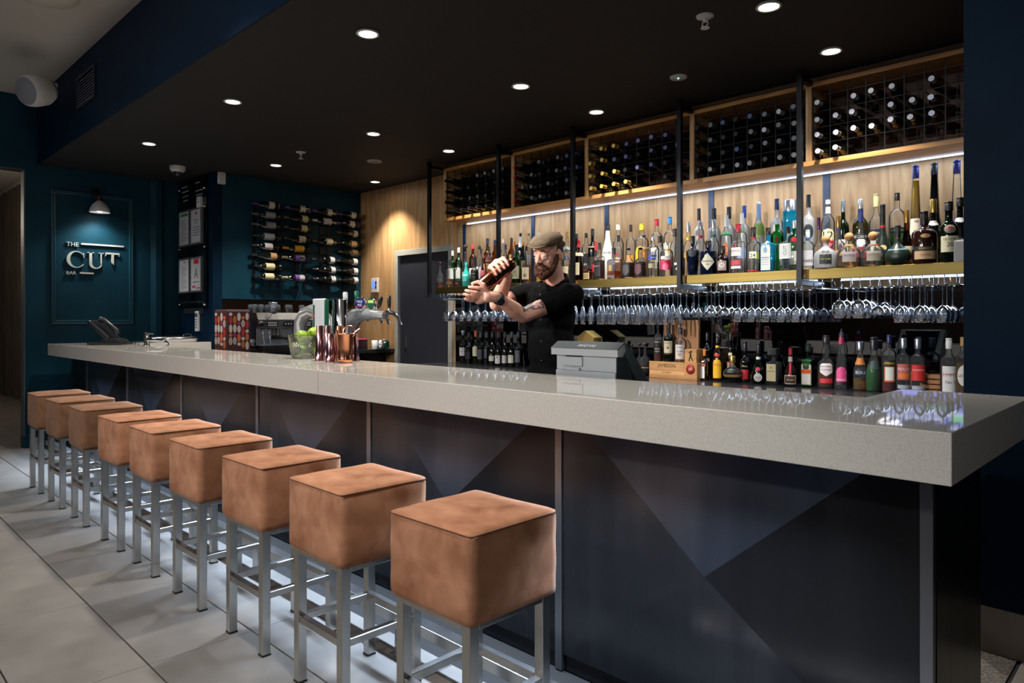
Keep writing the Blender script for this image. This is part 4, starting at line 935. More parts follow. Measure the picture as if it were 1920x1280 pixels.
# gins and vodkas
SB(1291, 417, 'M', 19, 'belv', 'c', C(SLV, .07, None, 'metal'), 'clear faceted vodka with silver cap and yellow neck ring', ('clear', .5), [(.82, 0, .06, (226, 204, 40), 'band'), (.46, .7, .10, (230, 160, 70), 'rect')])
SB(1299, 442.5, 'F', 25, 'dark_t', 'NB', C(BLK, .055), 'black tapering gin bottle with round grey seal', None, [(.68, .66, .26, (62, 66, 72), 'round')], y=4.43)
SB(1310.5, 391, 'B', 19, 'wide', 'f', C((34, 26, 34), .085), 'frosted tall bottle with black and pink capsule', None, [(.98, 0, .05, (110, 60, 84), 'band')])
SB(1314, 414.4, 'M', 20, 'belv', 'c', C(SLV, .06, None, 'metal'), 'clear vodka with silver cap, red neck ring and red print', ('clear', .5), [(.82, 0, .05, (200, 50, 60), 'band'), (.36, .9, .1, (226, 216, 214), 'rect', 'VODKA', (200, 40, 60), .06)])
SB(1339, 390.6, 'B', 23, 'wide', 'f', C((26, 30, 32), .085), 'frosted tall bottle with black cap and red top', None, [(1.0, 0, .03, (170, 20, 40), 'band')])
SB(1338, 412, 'M', 21, 'belv', 'c', C(SLV, .06, None, 'metal'), 'clear vodka with silver cap, green neck ring and green print', ('clear', .5), [(.82, 0, .05, (20, 84, 60), 'band'), (.36, .9, .1, (216, 226, 214), 'rect', 'VODKA', (30, 130, 70), .06)])
SB(1328.5, 452, 'F', 30, 'hend', 'NB', C((22, 22, 24), .045), 'squat black apothecary gin with cream diamond label', None, [(.44, .92, .62, (200, 196, 176), 'diamond', "HENDRICK'S", BLK, .055, .02), (.44, 0, 0, WHT, 'text', 'GIN', BLK, .045, -.09)], y=4.43)
SB(1355, 461, 'F', 25, 'spirit', 'br', C((26, 14, 12), .05, None, 'screw'), 'small brown apothecary gin with mauve stamp label', None, [(.36, .66, .44, (150, 134, 142), 'rect'), (.38, .44, .26, (206, 196, 178), 'round', '47', (70, 60, 66), .08)], y=4.43)
SB(1361.5, 404, 'M', 21, 'wide', 'c', C((214, 212, 208), .08), 'clear vodka with tall white cap and orange and white numerals', ('clear', .5), [(.83, 0, .05, (60, 160, 90), 'band'), (.50, .5, .26, (222, 120, 60), 'oval', '42', WHT, .14), (.24, .5, .1, (226, 226, 226), 'rect')])
SB(1367, 388, 'B', 23, 'wide', 'f', C((22, 26, 32), .085), 'frosted grey tall bottle with black cap behind the orange numerals', None)
SB(1384, 420, 'F', 26, 'flat', 'c', C((168, 28, 42), .055, .017), 'clear gin with red cap and white label of red letters', ('clear', .3), [(.50, .90, .20, (222, 218, 216), 'rect', 'BEEFEATER', (196, 36, 48), .05, .02), (.66, .12, .10, (190, 30, 44), 'rect'), (.13, .9, .06, (220, 220, 220), 'rect'), (.24, .9, .12, (180, 60, 70), 'rect')], n=4.5, y=4.43)
SB(1395.5, 385.6, 'B', 21, 'wide', 'f', C((32, 70, 160), .085), 'frosted tall bottle with royal blue cap', None)
SB(1391, 400, 'M', 18, 'spirit', 'c', C((216, 216, 214), .075), 'clear vodka with white cap and green ring behind the red capped gin', ('clear', .5), [(.84, 0, .05, (30, 140, 80), 'band'), (.4, .9, .2, (160, 180, 220), 'rect')])
SB(1412.5, 426, 'F', 27, 'wide', 'c', C((40, 18, 22), .065, .017), 'clear patterned gin with red and black cap and small square label', ('clear', .3), [(.46, .48, .18, (224, 220, 208), 'rect', '24', BLK, .10, -.01), (.03, .9, .04, RED, 'rect'), (.94, 0, .05, (170, 26, 40), 'band')], y=4.43)
SB(1422.5, 378, 'B', 20, 'belv', 'f', C((206, 210, 214), .02), 'frosted tall vodka with pale cap and blue figure in the neck', None, [(.88, 0, .20, (120, 160, 206), 'band'), (.64, 0, .16, (110, 140, 60), 'band')])
SB(1422, 440, 'M', 17, 'wide', 'c', C((110, 140, 60), .03), 'clear bottle with green cap and green print between two gins', ('pale', .5), [(.5, .9, .2, (150, 170, 60), 'rect')])
SB(1440.5, 427, 'F', 30, 'flat', 'b', C((20, 20, 22), .045, .016), 'square turquoise blue gin with arched white label', None, [(.42, .74, .78, (206, 210, 208), 'arch', 'BOMBAY', (60, 70, 110), .035, .26), (.56, .3, .16, (110, 160, 190), 'round'), (.30, .56, .012, (140, 150, 170), 'rect'), (.24, .56, .012, (140, 150, 170), 'rect'), (.18, .56, .012, (140, 150, 170), 'rect'), (.36, .6, .02, (100, 110, 150), 'rect')], n=5, y=4.43)
SB(1456.5, 373, 'B', 23, 'wide', 'f', C((24, 40, 84), .075), 'frosted tall bottle with navy cap, back row', None)
SB(1457.5, 408, 'M', 23, 'wide', 'g', C((190, 196, 190), .045), 'green gin with silvery cap and red wax seal behind the blue gin', None, [(.66, .3, .12, (140, 20, 36), 'round'), (.52, 0, .05, (170, 190, 176), 'band')], y=4.53)
SB(1482, 375.6, 'B', 26, 'tube', 'b', C((176, 180, 190), .085, .040, 'metal'), 'tall straight deep blue bottle with big mirror silver cap', None, [(.4, .4, .5, (150, 160, 180), 'rect')])
SB(1477.5, 425.6, 'F', 34, 'flat', 'c', C((40, 30, 26), .04, .016), 'clear square gin with grey upright lettering and dark cork', ('clear', .25), [(.50, .8, .4, (200, 206, 204), 'rect'), (.52, 0, 0, WHT, 'vtext', 'CUT', (90, 96, 96), .09)], n=5, y=4.43)
SB(1489.5, 413.7, 'M', 22, 'wide', 'g', C(SLV, .05, None, 'metal'), 'green gin with silver cap and red seal beside the fifth black hanger', None, [(.70, .4, .14, (160, 20, 40), 'round'), (.3, .8, .3, (210, 214, 206), 'rect')])
# tequilas, liqueurs and ports in the last bay
SB(1516, 365, 'B', 22, 'wide', 'f', C((22, 24, 30), .085), 'frosted vodka with black cap and a dark leaf print', None, [(.60, .8, .22, (34, 48, 52), 'oval')])
SB(1514.5, 431, 'F', 23, 'wide', 'c', C((206, 212, 220), .05), 'clear gin with white cap and speckled white label by the fifth hanger', ('clear', .4), [(.34, .9, .46, (214, 212, 218), 'rect', 'MARE', (44, 44, 70), .09, -.08), (.92, 0, .08, (60, 90, 150), 'band')], y=4.43)
SB(1535, 408, 'M', 25, 'globe', 'c', C((76, 44, 84), .075, None, 'metal'), 'round clear bottle with metallic purple capsule', ('dark', .15), [(.42, .3, .12, (50, 30, 50), 'round')])
SB(1552.5, 374.5, 'B', 23, 'spirit', 'c', C((206, 204, 198), .03), 'clear aniseed bottle with the numeral twelve on a cream and red label', ('clear', .6), [(.52, .96, .20, (222, 214, 178), 'arch', '12', (40, 32, 30), .13), (.38, .96, .13, (190, 36, 44), 'rect', 'OUZO', WHT, .055), (.9, 0, .10, (200, 196, 190), 'band')])
SB(1581, 376, 'B', 20, 'spirit', 'dg', C((150, 160, 176), .075, None, 'metal'), 'green bottle with silver blue foil and white label, back row', None, [(.40, .9, .22, (216, 210, 212), 'rect', 'MENTHE', (190, 40, 60), .06)])
SB(1572, 404.7, 'M', 28, 'decant', 'c', C((150, 118, 66), .075, None, 'metal'), 'clear decanter with bronze cap and blue neck ring', ('dark', .2), [(.92, 0, .06, (34, 46, 96), 'band'), (.36, .5, .14, (200, 170, 110), 'oval')])
SB(1548, 441, 'F', 42, 'patron', 'f', C((170, 122, 74), .052, None, 'ball'), 'rounded frosted grey bottle with round cork and black label', ('coffee', .38), [(.34, .52, .36, (26, 28, 26), 'rect', 'XO CAFE', (190, 200, 110), .06), (.62, .3, .08, (34, 32, 44), 'rect')], y=4.43)
SB(1592, 436, 'F', 44, 'patron', 'c', C((170, 122, 74), .052, None, 'ball'), 'rounded tequila of gold liquid with cork ball and yellow ribbon', ('gold', .32), [(.36, .56, .36, (150, 140, 140), 'rect', 'PATRON', (80, 50, 110), .07, .06), (.80, 0, .03, (230, 170, 30), 'band')], y=4.43)
SB(1613.5, 374, 'B', 26, 'spirit', 'ol', C(SLV, .06, None, 'metal'), 'olive bottle with silver cap and black name label, back row', None, [(.52, .96, .10, (24, 30, 44), 'rect', 'RICARD', (220, 214, 200), .06), (.34, .5, .2, (190, 196, 200), 'shield')])
SB(1614, 393.4, 'M', 30, 'bulb', 'c', C((26, 38, 92), .075), 'clear cognac bottle with royal blue capsule and red label', ('pale', .3), [(.28, .86, .30, (124, 22, 40), 'rect', 'CORDON', (210, 170, 180), .05, .06), (.52, .5, .16, (190, 190, 192), 'shield')])
SB(1643, 363.6, 'B', 24, 'spirit', 'c', C((196, 188, 136), .08), 'clear bottle with cream gold cap and navy name band', ('clear', .6), [(.55, .96, .12, (28, 38, 66), 'rect', 'CAMPARI', WHT, .07), (.36, .9, .24, (190, 206, 200), 'rect')])
SB(1637, 434, 'F', 44, 'patron', 'c', C((186, 120, 70), .054, None, 'ball'), 'rounded tequila with cork ball and orange ribbon', ('pale', .3), [(.36, .56, .36, (150, 142, 128), 'rect', 'PATRON', (110, 96, 70), .07, .06), (.80, 0, .035, (224, 80, 30), 'band')], y=4.43)
SB(1655, 383.6, 'M', 32, 'bulb', 'F', C((18, 18, 20), .11), 'dark green frosted cognac bottle with gold seal', None, [(.40, .36, .12, (206, 184, 120), 'round'), (.86, 0, .05, (170, 24, 44), 'band')])
SB(1682, 362, 'B', 27, 'wide', 'c', C(BLK, .045), 'clear bottle with green and black label behind the round dark flask', ('clear', .5), [(.32, .92, .42, (50, 110, 44), 'rect'), (.54, .92, .08, (24, 26, 24), 'rect', 'CANARIO', (206, 206, 200), .04)])
SB(1683.5, 423, 'F', 46, 'flask', 'F', C((24, 26, 30), .06), 'squat round dark green flask with pale shoulder label', None, [(.52, 0, .08, (110, 140, 150), 'band'), (.86, 0, .03, (120, 40, 60), 'band')], y=4.43, ratio=.8)
SB(1700, 394, 'M', 28, 'bulb', 'a', C((186, 142, 70), .075, None, 'metal'), 'cognac with gold capsule and cream crest label', ('dark', .8), [(.26, .9, .34, (206, 192, 150), 'rect'), (.28, .4, .18, (150, 120, 80), 'round')])
SB(1717, 310.6, 'B', 24, 'tall', 'c', C((34, 34, 110), .075), 'very tall tapering bottle of yellow liqueur with blue cap', ('yellow', .95), [(.32, .92, .42, (222, 210, 190), 'rect', 'GALLIANO', (70, 54, 110), .035, .02), (.50, .3, .03, (150, 130, 120), 'oval')])
SB(1733, 396.6, 'F', 42, 'wide', 'br', C((26, 16, 18), .075), 'broad dark brandy bottle with oval seal and gold banded label', None, [(.20, .96, .20, (190, 160, 124), 'rect', 'RESERVE', (140, 40, 40), .04), (.36, .96, .10, (34, 40, 40), 'rect', 'BRANDY', (190, 160, 90), .05), (.66, .4, .10, (200, 160, 110), 'oval')], y=4.43)
SB(1752, 306, 'B', 25, 'tall', 'k', C((24, 34, 44), .07), 'very tall tapering black bottle', None, [(.40, .6, .06, (40, 44, 60), 'rect', 'SAMBUCA', (206, 206, 210), .03)])
SB(1750, 374, 'M', 25, 'wine', 'k', C((176, 150, 80), .075, None, 'metal'), 'port with gold capsule and white crest behind the brandy', None, [(.40, .9, .20, (214, 204, 180), 'rect', 'PORT', (60, 50, 50), .05), (.76, .8, .10, (206, 206, 206), 'shield')])
SB(1779, 378.5, 'F', 34, 'wine', 'dg', C((30, 30, 28), .05), 'dark green port with cream label and the number twenty', None, [(.34, .96, .30, (210, 204, 176), 'rect', "TAYLOR'S", (50, 46, 42), .04, .09), (.34, 0, 0, CRM, 'text', '20', (34, 30, 30), .08, -.01), (.62, .6, .16, (140, 130, 120), 'round'), (.64, .2, .07, (170, 60, 60), 'shield')], y=4.43)
SB(1794, 301, 'B', 26, 'tall', 'c', C((30, 34, 110), .075), 'very tall tapering clear bottle with blue cap at the navy wall', ('clear', .5), [(.34, .92, .30, (50, 64, 150), 'rect')])
SB(1800, 370.8, 'M', 26, 'wine', 'k', C((24, 22, 22), .05), 'black port bottle with white neck crest against the navy wall', None, [(.74, .8, .09, (206, 206, 206), 'shield'), (.4, .8, .1, (60, 60, 60), 'rect', 'PORT', (200, 200, 200), .05)])
q = on_y(1802, 488, 4.425); t = thing('insect_trap', 'small ribbed pale grey box at the navy wall end of the shelf', 'box', (q.x, 4.425, ZS + .0005))
b = MB(); b.box(-.028, .028, -.035, .035, 0, .118, c=.004); b.build('housing', paint((176, 176, 172), .5), t)
rb = MB(); rb.box(-.022, .026, -.037, -.0345, -.002, .002); rbm = rb.mesh('rib', paint((130, 130, 128), .5))
for i in range(14): put('rib', rbm, t, (0, 0, .012 + i * .0072))
# brush characters on the two Japanese labels, drawn as strokes
def strokes(x, y, z, sz, segs, m, par_lab):
    for o in list(COL.objects):
        if o.get('label') == par_lab:
            lb = [c for c in o.children if c.name.startswith('label')]
            b = MB(); hw = [c for c in o.children if c.name.startswith('glass_body')][0].dimensions.x / 2 if False else None
            r = max(v.co.x for v in lb[0].data.vertices); R = max(-v.co.y for v in lb[0].data.vertices) + .0006
            for (u0, v0, u1, v1) in segs:
                P = []
                for k in range(5):
                    u = (u0 + (u1 - u0) * k / 4) * sz; v = (v0 + (v1 - v0) * k / 4) * sz; a = .35 + u / R
                    P.append((math.sin(a) * R, -math.cos(a) * R, z + v))
                b.tube(P, .0013, 5)
            b.build('brush_character', m, lb[0])
            return
hakushu = [(-.1, .95, .1, 1.1), (-.25, .5, -.25, .95), (-.25, .9, .25, .95), (.25, .95, .25, .5), (-.25, .7, .25, .72), (-.25, .5, .25, .52), (-.3, .2, -.38, -.35), (0, .3, 0, -.35), (.3, .35, .3, -.5), (-.15, .1, -.1, -.02), (.15, .1, .2, -.02)]
strokes(0, 0, .075, .04, hakushu, BLKM := paint((24, 22, 22), .6), 'green whisky bottle with cream label of two black brush characters')
strokes(0, 0, .070, .04, [(-.3, .9, .4, 1.0), (.1, 1.1, -.3, .2), (0, .6, .4, .3), (-.4, .2, .4, .25), (-.2, -.1, .3, -.4), (.3, 0, -.3, -.5)], BLKM, 'whisky with white brush lettered label between shaker and green bottle')

# ------------------------------------------------------------------ liqueurs on the back bench
def BB(px, ytop, wpx, shape, gl, cap, lab, y, **k):
    return SB(px, ytop, 'F', wpx, shape, gl, cap, lab, y=y + .035, zbase=ZW, group=k.pop('group', 'liqueur bottles on the back bench'), **k)
YM = 4.755
gw = 'wine bottles on the back bench by the door'
BB(868, 619.5, 13, 'wine', 'ol', C((206, 210, 222), .05, .017, 'T'), 'white wine with white T stopper next to the door frame, front of the mirror', 4.72, group=gw, cat='wine bottle', labels=[(.40, .95, .30, (206, 200, 212), 'rect'), (.40, .95, .01, (110, 60, 80), 'rect')])
BB(879, 623, 13, 'wine', 'w', C((24, 24, 26), .05), 'dark wine bottle with black label right after the white stopper', 4.70, group=gw, cat='wine bottle', labels=[(.30, .9, .26, (36, 36, 42), 'rect')])
BB(892, 620, 12, 'wine', 'ol', C((222, 110, 40), .06), 'white wine with orange capsule and cream label', 4.72, group=gw, cat='wine bottle', labels=[(.44, .95, .34, (210, 206, 176), 'rect')])
BB(901, 622, 12.5, 'wine', 'ol', C((74, 80, 90), .055), 'white wine with grey capsule and slate label with a red dot', 4.70, group=gw, cat='wine bottle', labels=[(.36, .95, .36, (72, 74, 84), 'rect'), (.48, .16, .03, (190, 60, 50), 'round')])
BB(912.5, 622, 12, 'wine', 'w', C((70, 78, 90), .055), 'dark wine bottle with grey capsule and narrow slate label', 4.69, group=gw, cat='wine bottle', labels=[(.40, .5, .34, (84, 88, 100), 'rect')])
BB(923, 622, 13, 'burg', 'w', C((44, 46, 50), .055), 'dark sloping wine bottle with a flowery white label', 4.66, group=gw, cat='wine bottle', labels=[(.24, .95, .18, (206, 206, 196), 'rect'), (.36, .4, .1, (130, 130, 90), 'diamond')])
BB(934.5, 622, 13, 'burg', 'w', C((40, 42, 44), .055), 'dark sloping wine bottle with tall white crest label', 4.645, group=gw, cat='wine bottle', labels=[(.22, .95, .28, (214, 214, 212), 'rect'), (.30, .24, .06, (110, 116, 130), 'round')])
BB(947, 622, 13, 'burg', 'w', C((40, 42, 46), .055), 'dark sloping wine bottle with half silver half white label', 4.64, group=gw, cat='wine bottle', labels=[(.24, .95, .26, (150, 152, 154), 'rect'), (.24, .4, .26, (206, 206, 204), 'rect')])
BB(959, 622, 13.5, 'burg', 'w', C((70, 74, 80), .055), 'dark sloping wine bottle with broad white label near the bartender', 4.635, group=gw, cat='wine bottle', labels=[(.26, .98, .26, (214, 212, 202), 'rect'), (.33, .8, .015, (150, 146, 130), 'rect')])
BB(971.5, 622, 13, 'wine', 'w', C((50, 54, 60), .055), 'dark wine bottle with grey label half behind the bartender', 4.64, group=gw, cat='wine bottle', labels=[(.36, .9, .4, (90, 94, 104), 'rect')])
BB(1184, 645, 17, 'globe', 'c', C((60, 44, 30), .03, .014, 'T'), 'round clear bourbon decanter behind the till, partly hidden', 4.70, liq=('dark', .4))
BB(1199, 643.5, 16, 'globe', 'c', C((60, 44, 30), .03, .014, 'T'), 'round bourbon decanter between the till and the wooden display', 4.74, liq=('dark', .4))
BB(1209.5, 642.5, 28, 'globe', 'c', C((70, 60, 54), .03, .016, 'T'), 'large round bourbon decanter in front of the wooden display', 4.64, liq=('dark', .48), labels=[(.28, .7, .03, (170, 150, 110), 'rect')])
BB(1321, 654, 19, 'flat', 'br', C((206, 120, 44), .05), 'square dark orange liqueur with orange cap and white label', 4.60, n=5, labels=[(.34, .55, .52, (214, 214, 218), 'rect'), (.60, .8, .12, (150, 84, 76), 'rect'), (.74, .3, .07, (222, 216, 216), 'round')])
BB(1326, 623, 16, 'spirit', 'k', C((20, 22, 28), .06), 'tall dark whisky with small cream label behind the orange capped liqueur', 4.74, labels=[(.44, .7, .16, (206, 194, 160), 'rect', '5', RED, .06)])
BB(1345.5, 631, 19, 'kahlua', 'br', C((26, 20, 16), .045), 'dark coffee liqueur with bright yellow label and yellow neck band', 4.66, labels=[(.31, .90, .50, (228, 176, 30), 'arch', 'Kahlua', (170, 40, 30), .06, .10), (.66, .6, .09, (200, 60, 40), 'oval'), (.88, 0, .05, (226, 180, 40), 'band')])
BB(1370, 624, 17, 'slope', 'k', C((20, 20, 22), .055), 'dark cream liqueur bottle with red name label behind the round orb', 4.73, labels=[(.40, .9, .10, (176, 60, 44), 'rect', 'CREAM', CRM, .05), (.30, .7, .12, (120, 150, 110), 'rect'), (.64, .4, .07, (206, 196, 150), 'rect')])
BB(1373.5, 667, 34, 'orb', 'c', C((150, 128, 70), .05, .022, 'metal'), 'round orb liqueur with gold cap and gold belt', 4.60, liq=('dark', .5), labels=[(.32, 0, .12, (170, 140, 74), 'band')])
BB(1397, 640, 18, 'wine', 'k', C((20, 18, 22), .07), 'black coffee liqueur with pink ringed cap and red lower label', 4.66, labels=[(.24, .8, .30, (176, 30, 44), 'rect'), (.50, 0, 0, WHT, 'text', 'Maria', (206, 190, 150), .055), (1.06, 0, .015, (206, 80, 110), 'band')])
BB(1422, 643, 25, 'bulb', 'dg', C((24, 24, 26), .07), 'dark green herbal liqueur with red wax seal and round white label', 4.62, labels=[(.20, .64, .26, (214, 214, 210), 'round', 'DOM', (110, 96, 60), .05), (.46, .36, .12, (176, 36, 60), 'round'), (.80, .8, .08, (206, 206, 206), 'rect')])
BB(1451, 653, 30, 'flat', 'c', C((20, 22, 24), .045, .032, 'sq'), 'square clear almond liqueur with wide black cap and cream label', 4.62, n=5, liq=('dark', .16), labels=[(.40, .72, .56, (212, 202, 160), 'rect', 'AMARETTO', (90, 70, 50), .05, .04), (.56, .16, .06, (190, 110, 70), 'round')])
BB(1482, 653, 25, 'bulb', 'br', C((186, 30, 48), .045), 'squat dark orange cognac with red cap and red ribbon', 4.62, labels=[(.20, .9, .28, (206, 204, 196), 'rect'), (.20, .8, .22, (84, 54, 36), 'rect', 'Grand', WHT, .06), (.84, 0, .16, (200, 196, 196), 'band'), (.56, .16, .36, (206, 30, 50), 'rect')])
BB(1515.5, 644, 26, 'flat', 'g', C((40, 60, 50), .05, .017), 'square green herbal liqueur with orange banded green framed label', 4.64, n=5, liq=('dark', .7), labels=[(.40, .90, .72, (66, 116, 62), 'rect'), (.40, .78, .66, (212, 208, 200), 'rect'), (.56, .56, .26, (30, 66, 36), 'round'), (.42, .86, .12, (226, 100, 30), 'rect', 'KRAUTER', (40, 30, 20), .05), (.60, .24, .02, (160, 190, 140), 'rect')])
BB(1549, 628.7, 30, 'socom', 'c', C((22, 18, 18), .05), 'whiskey liqueur with bulging clear neck and white shield label', 4.64, liq=('amber', .32), labels=[(.40, .78, .28, (214, 214, 214), 'shield', 'COMFORT', (160, 30, 40), .055, .0), (.40, 0, 0, WHT, 'text', 'SOUTHERN', (160, 30, 40), .035, .075), (.16, .8, .10, (186, 40, 50), 'rect')])
BB(1577.5, 616, 26, 'cone', 'c', C((60, 56, 66), .06, .014, 'pour'), 'clear cone bottle with steel pourer and pink sunset label', 4.64, liq=('clear', .15), labels=[(.26, .74, .34, (206, 70, 130), 'arch', 'PARAISO', WHT, .045, -.08), (.11, .78, .07, (34, 24, 34), 'rect'), (.92, 0, .13, (176, 40, 84), 'band')])
BB(1613, 640, 25, 'slope', 'c', C((150, 154, 164), .055, .022, 'metal'), 'clear liqueur with large silver cap, navy label and gold liquid', 4.62, liq=('gold', .30), labels=[(.44, .95, .14, (26, 34, 60), 'rect', 'BOLS', (200, 204, 214), .07), (.70, 0, .16, (190, 116, 50), 'band')])
BB(1638.5, 632, 29, 'slope', 'c', C((20, 20, 24), .08, .022), 'bottle of vivid green melon liqueur with black cap', 4.62, liq=('green', .62), labels=[(.62, .5, .20, (40, 60, 60), 'arch')])
BB(1667, 628, 26, 'wide', 'c', C((26, 36, 90), .05), 'clear aperitif with navy cap and slanted black and yellow name label', 4.64, liq=('red', .22), labels=[(.58, .92, .12, (22, 22, 24), 'rect', 'APEROL', (230, 190, 40), .09), (.36, .72, .30, (206, 100, 60), 'rect'), (.37, .56, .26, (206, 214, 206), 'rect')])
BB(1694, 634, 26, 'wide', 'c', C((160, 166, 174), .06, .018, 'metal'), 'clear peach liqueur with silver cap and pink orange label', 4.64, labels=[(.46, .95, .34, (176, 90, 84), 'rect', 'PEACH', (226, 206, 206), .06, .06), (.38, .8, .10, (206, 110, 50), 'rect'), (.14, .9, .08, (150, 160, 170), 'rect')], liq=('clear', .1))
BB(1721, 635, 27, 'wide', 'c', C((160, 166, 174), .06, .018, 'metal'), 'clear cranberry liqueur with silver cap and bright red label', 4.64, labels=[(.46, .95, .34, (190, 44, 40), 'rect', 'CRANBERRY', (230, 190, 190), .045, .06), (.14, .9, .08, (150, 160, 170), 'rect')], liq=('red', .12))
BB(1779, 634, 29, 'spirit', 'c', C((206, 206, 206), .06), 'gin cup bottle with red topped white cap and tall white label', 4.60, liq=('amber', .64), labels=[(.33, .92, .58, (212, 214, 216), 'rect', "PIMM'S", (190, 36, 44), .075, .12), (.33, 0, 0, WHT, 'text', 'No 1', (96, 84, 60), .06, -.03), (1.13, 0, .012, (190, 30, 50), 'band')])
BB(1806, 632, 27, 'spirit', 'c', C((190, 150, 90), .05), 'golden liqueur with round white label, half behind the navy wall', 4.60, liq=('gold', .66), labels=[(.42, .9, .40, (206, 204, 200), 'round', 'LICOR', (60, 40, 40), .05)])
# ------------------------------------------------------------------ wooden whiskey display on the bench
M_pine = wood_mat('display_wood', (150, 104, 58), (186, 138, 84), 'X', .55, 0)
M_pineD = wood_mat('display_wood_dark', (120, 78, 42), (146, 100, 58), 'Z', .55, 0)
DY = 4.56
p0, p1 = on_y(1217, 710, DY), on_y(1300, 712, DY)
x0, x1 = p0.x, p1.x + .03
t = thing('display_stand', 'wooden whiskey display stand with burnt lettering and a red emblem', 'display', (x0, DY, ZW))
W = x1 - x0
b = MB(); b.box(0, W, 0, .19, 0, .030, c=.002); b.build('base_board', M_pine, t)
b = MB(); b.box(0, W * .74, .004, .020, .030, .060, c=.001); b.build('front_slat', wood_mat('display_light', (176, 132, 78), (206, 160, 104), 'X', .55, 0), t)
b = MB(); b.box(0, W * .74, .002, .022, .060, .125, c=.001); b.build('front_board', M_pine, t)
b = MB(); b.box(W * .742, W, .0, .16, .030, .125, c=.002); b.build('side_block', M_pine, t)
b = MB(); b.box(.02, W * .742, .024, .15, .030, .118); b.build('bottle_step', M_pineD, t)
lettering('JAMESON', lambda u, v: (W * .37 + u, .0012, .094 + v - .006 * (u / .12) ** 2), paint((40, 24, 14), .7), t, h=.034)
lettering('IRISH WHISKEY', lambda u, v: (W * .37 + u, .0032, .045 + v), paint((70, 46, 26), .7), t, h=.008)
b = MB(); b.lathe([(.036, 0), (.036, .002), (.002, .0025)], 24, mtx=Matrix.Translation((W * .87, 0, .078)) @ Matrix.Rotation(PI / 2, 4, 'X')); em = b.build('emblem', paint((150, 36, 34), .5), t)
lettering('JJ&S', lambda u, v: (W * .87 + u, -.0032, .078 + v), paint((226, 206, 180), .5), em, h=.018)
b = MB(); hb = on_y(1289, 654.5, DY).z - ZW; b.box(W * .72, W * .96, .02, .14, .125, hb, c=.002); b.build('upright_block', M_pine, t)
# walking cooper carrying a barrel, burnt into the block
fx, fz, k = W * .84, .125 + (hb - .125) * .12, (hb - .125) * .8
b = MB(); fig = lambda pts, r: b.tube([(fx + x * k * .6, .0185, fz + z * k) for x, z in pts], [r * k] * len(pts), 6)
fig([(.02, .45), (.0, .72)], .08); fig([(.02, .45), (-.18, .25), (-.22, 0)], .05); fig([(.02, .45), (.22, .25), (.40, .02)], .05); fig([(0, .7), (-.3, .82)], .04)
b.lathe([(.11 * k, -.004), (.11 * k, .002)], 16, c=(0, 0, 0), mtx=Matrix.Translation((fx + .05 * k, .0195, fz + .86 * k)) @ Matrix.Rotation(PI / 2, 4, 'X'))
b.build('burnt_figure', paint((44, 26, 16), .7), t)
bz = on_y(1229, 600, 4.76); bx = on_y(1298, 600, 4.76)
b = MB(); b.box(.02, W * .80, .165, .19, .030, bz.z - ZW, c=.002); b.build('back_panel', M_pineD, t)
hp = bz.z - ZW
for xc in (.22, .44, .65):                                   # bottle outlines cut in the panel
    b = MB(); X = W * xc; b.tube([(X - .045, .164, .14), (X - .045, .164, hp * .62), (X - .016, .164, hp * .78), (X - .016, .164, hp * .97), (X + .016, .164, hp * .97), (X + .016, .164, hp * .78), (X + .045, .164, hp * .62), (X + .045, .164, .14)], .0022, 5)
    b.build('cut_outline', paint((206, 160, 104), .6), t)
ZJ = ZW + .1185
def JB(px, ytop, wpx, gl, liq, lab, labels, y): return SB(px, ytop, 'F', wpx, 'spirit', gl, C((26, 24, 30), .05), lab, liq, labels, y=y, zbase=ZJ, group='whiskeys on the wooden display')
JB(1234, 605, 16, 'c', ('amber', .5), 'clear whiskey with black label, first on the wooden display', [(.44, .96, .42, (28, 26, 26), 'rect', 'JAMESON', (206, 200, 190), .05, .14), (.38, 0, 0, WHT, 'text', 'BLACK', (206, 200, 190), .04), (.30, 0, 0, WHT, 'text', 'BARREL', (206, 200, 190), .035)], 4.68)
JB(1254, 605, 19, 'dg', ('dark', .5), 'dark green whiskey with cream label, middle of the wooden display', [(.44, .96, .36, (206, 198, 166), 'rect', 'JAMESON', (40, 34, 30), .05, .12), (.24, .96, .05, (40, 38, 36), 'rect'), (.42, .2, .06, (120, 50, 50), 'round')], 4.68)
JB(1276, 614, 22, 'c', ('gold', .5), 'clear whiskey with tall white label, third on the wooden display', [(.36, .80, .50, (208, 206, 204), 'rect', 'JAMESON', (50, 46, 46), .045, .16), (.36, 0, 0, WHT, 'text', "COOPER'S", (50, 46, 46), .04, .02), (.28, .3, .1, (190, 140, 130), 'round')], 4.68)
# low slatted crate near the mirror, and a little house shaped box behind the bartender
q = on_y(1754, 710, 4.74); t = thing('slatted_crate', 'low brown slatted wooden crate between the cranberry and the gin cup bottles', 'crate', (q.x, 4.74, ZW))
for i in range(4):
    b = MB(); b.box(-.07, .07, -.05, -.042, .004 + i * .03, .026 + i * .03, c=.001); b.build('slat', M_pineD, t)
    b = MB(); b.box(-.07, .07, .042, .05, .004 + i * .03, .026 + i * .03, c=.001); b.build('slat', M_pineD, t)
for sx in (-1, 1):
    b = MB(); b.box(sx * .058, sx * .07, -.042, .042, 0, .122); b.build('end_board', M_pine, t)
b = MB(); b.box(-.058, .058, -.042, .042, .002, .01); b.build('floor_board', M_pineD, t)
q = on_y(1105, 640, 4.66); zt = on_y(1098, 622, 4.66).z
t = thing('gift_box', 'little house shaped tan card box on the bench beyond the bartender', 'box', (q.x, 4.66, ZW))
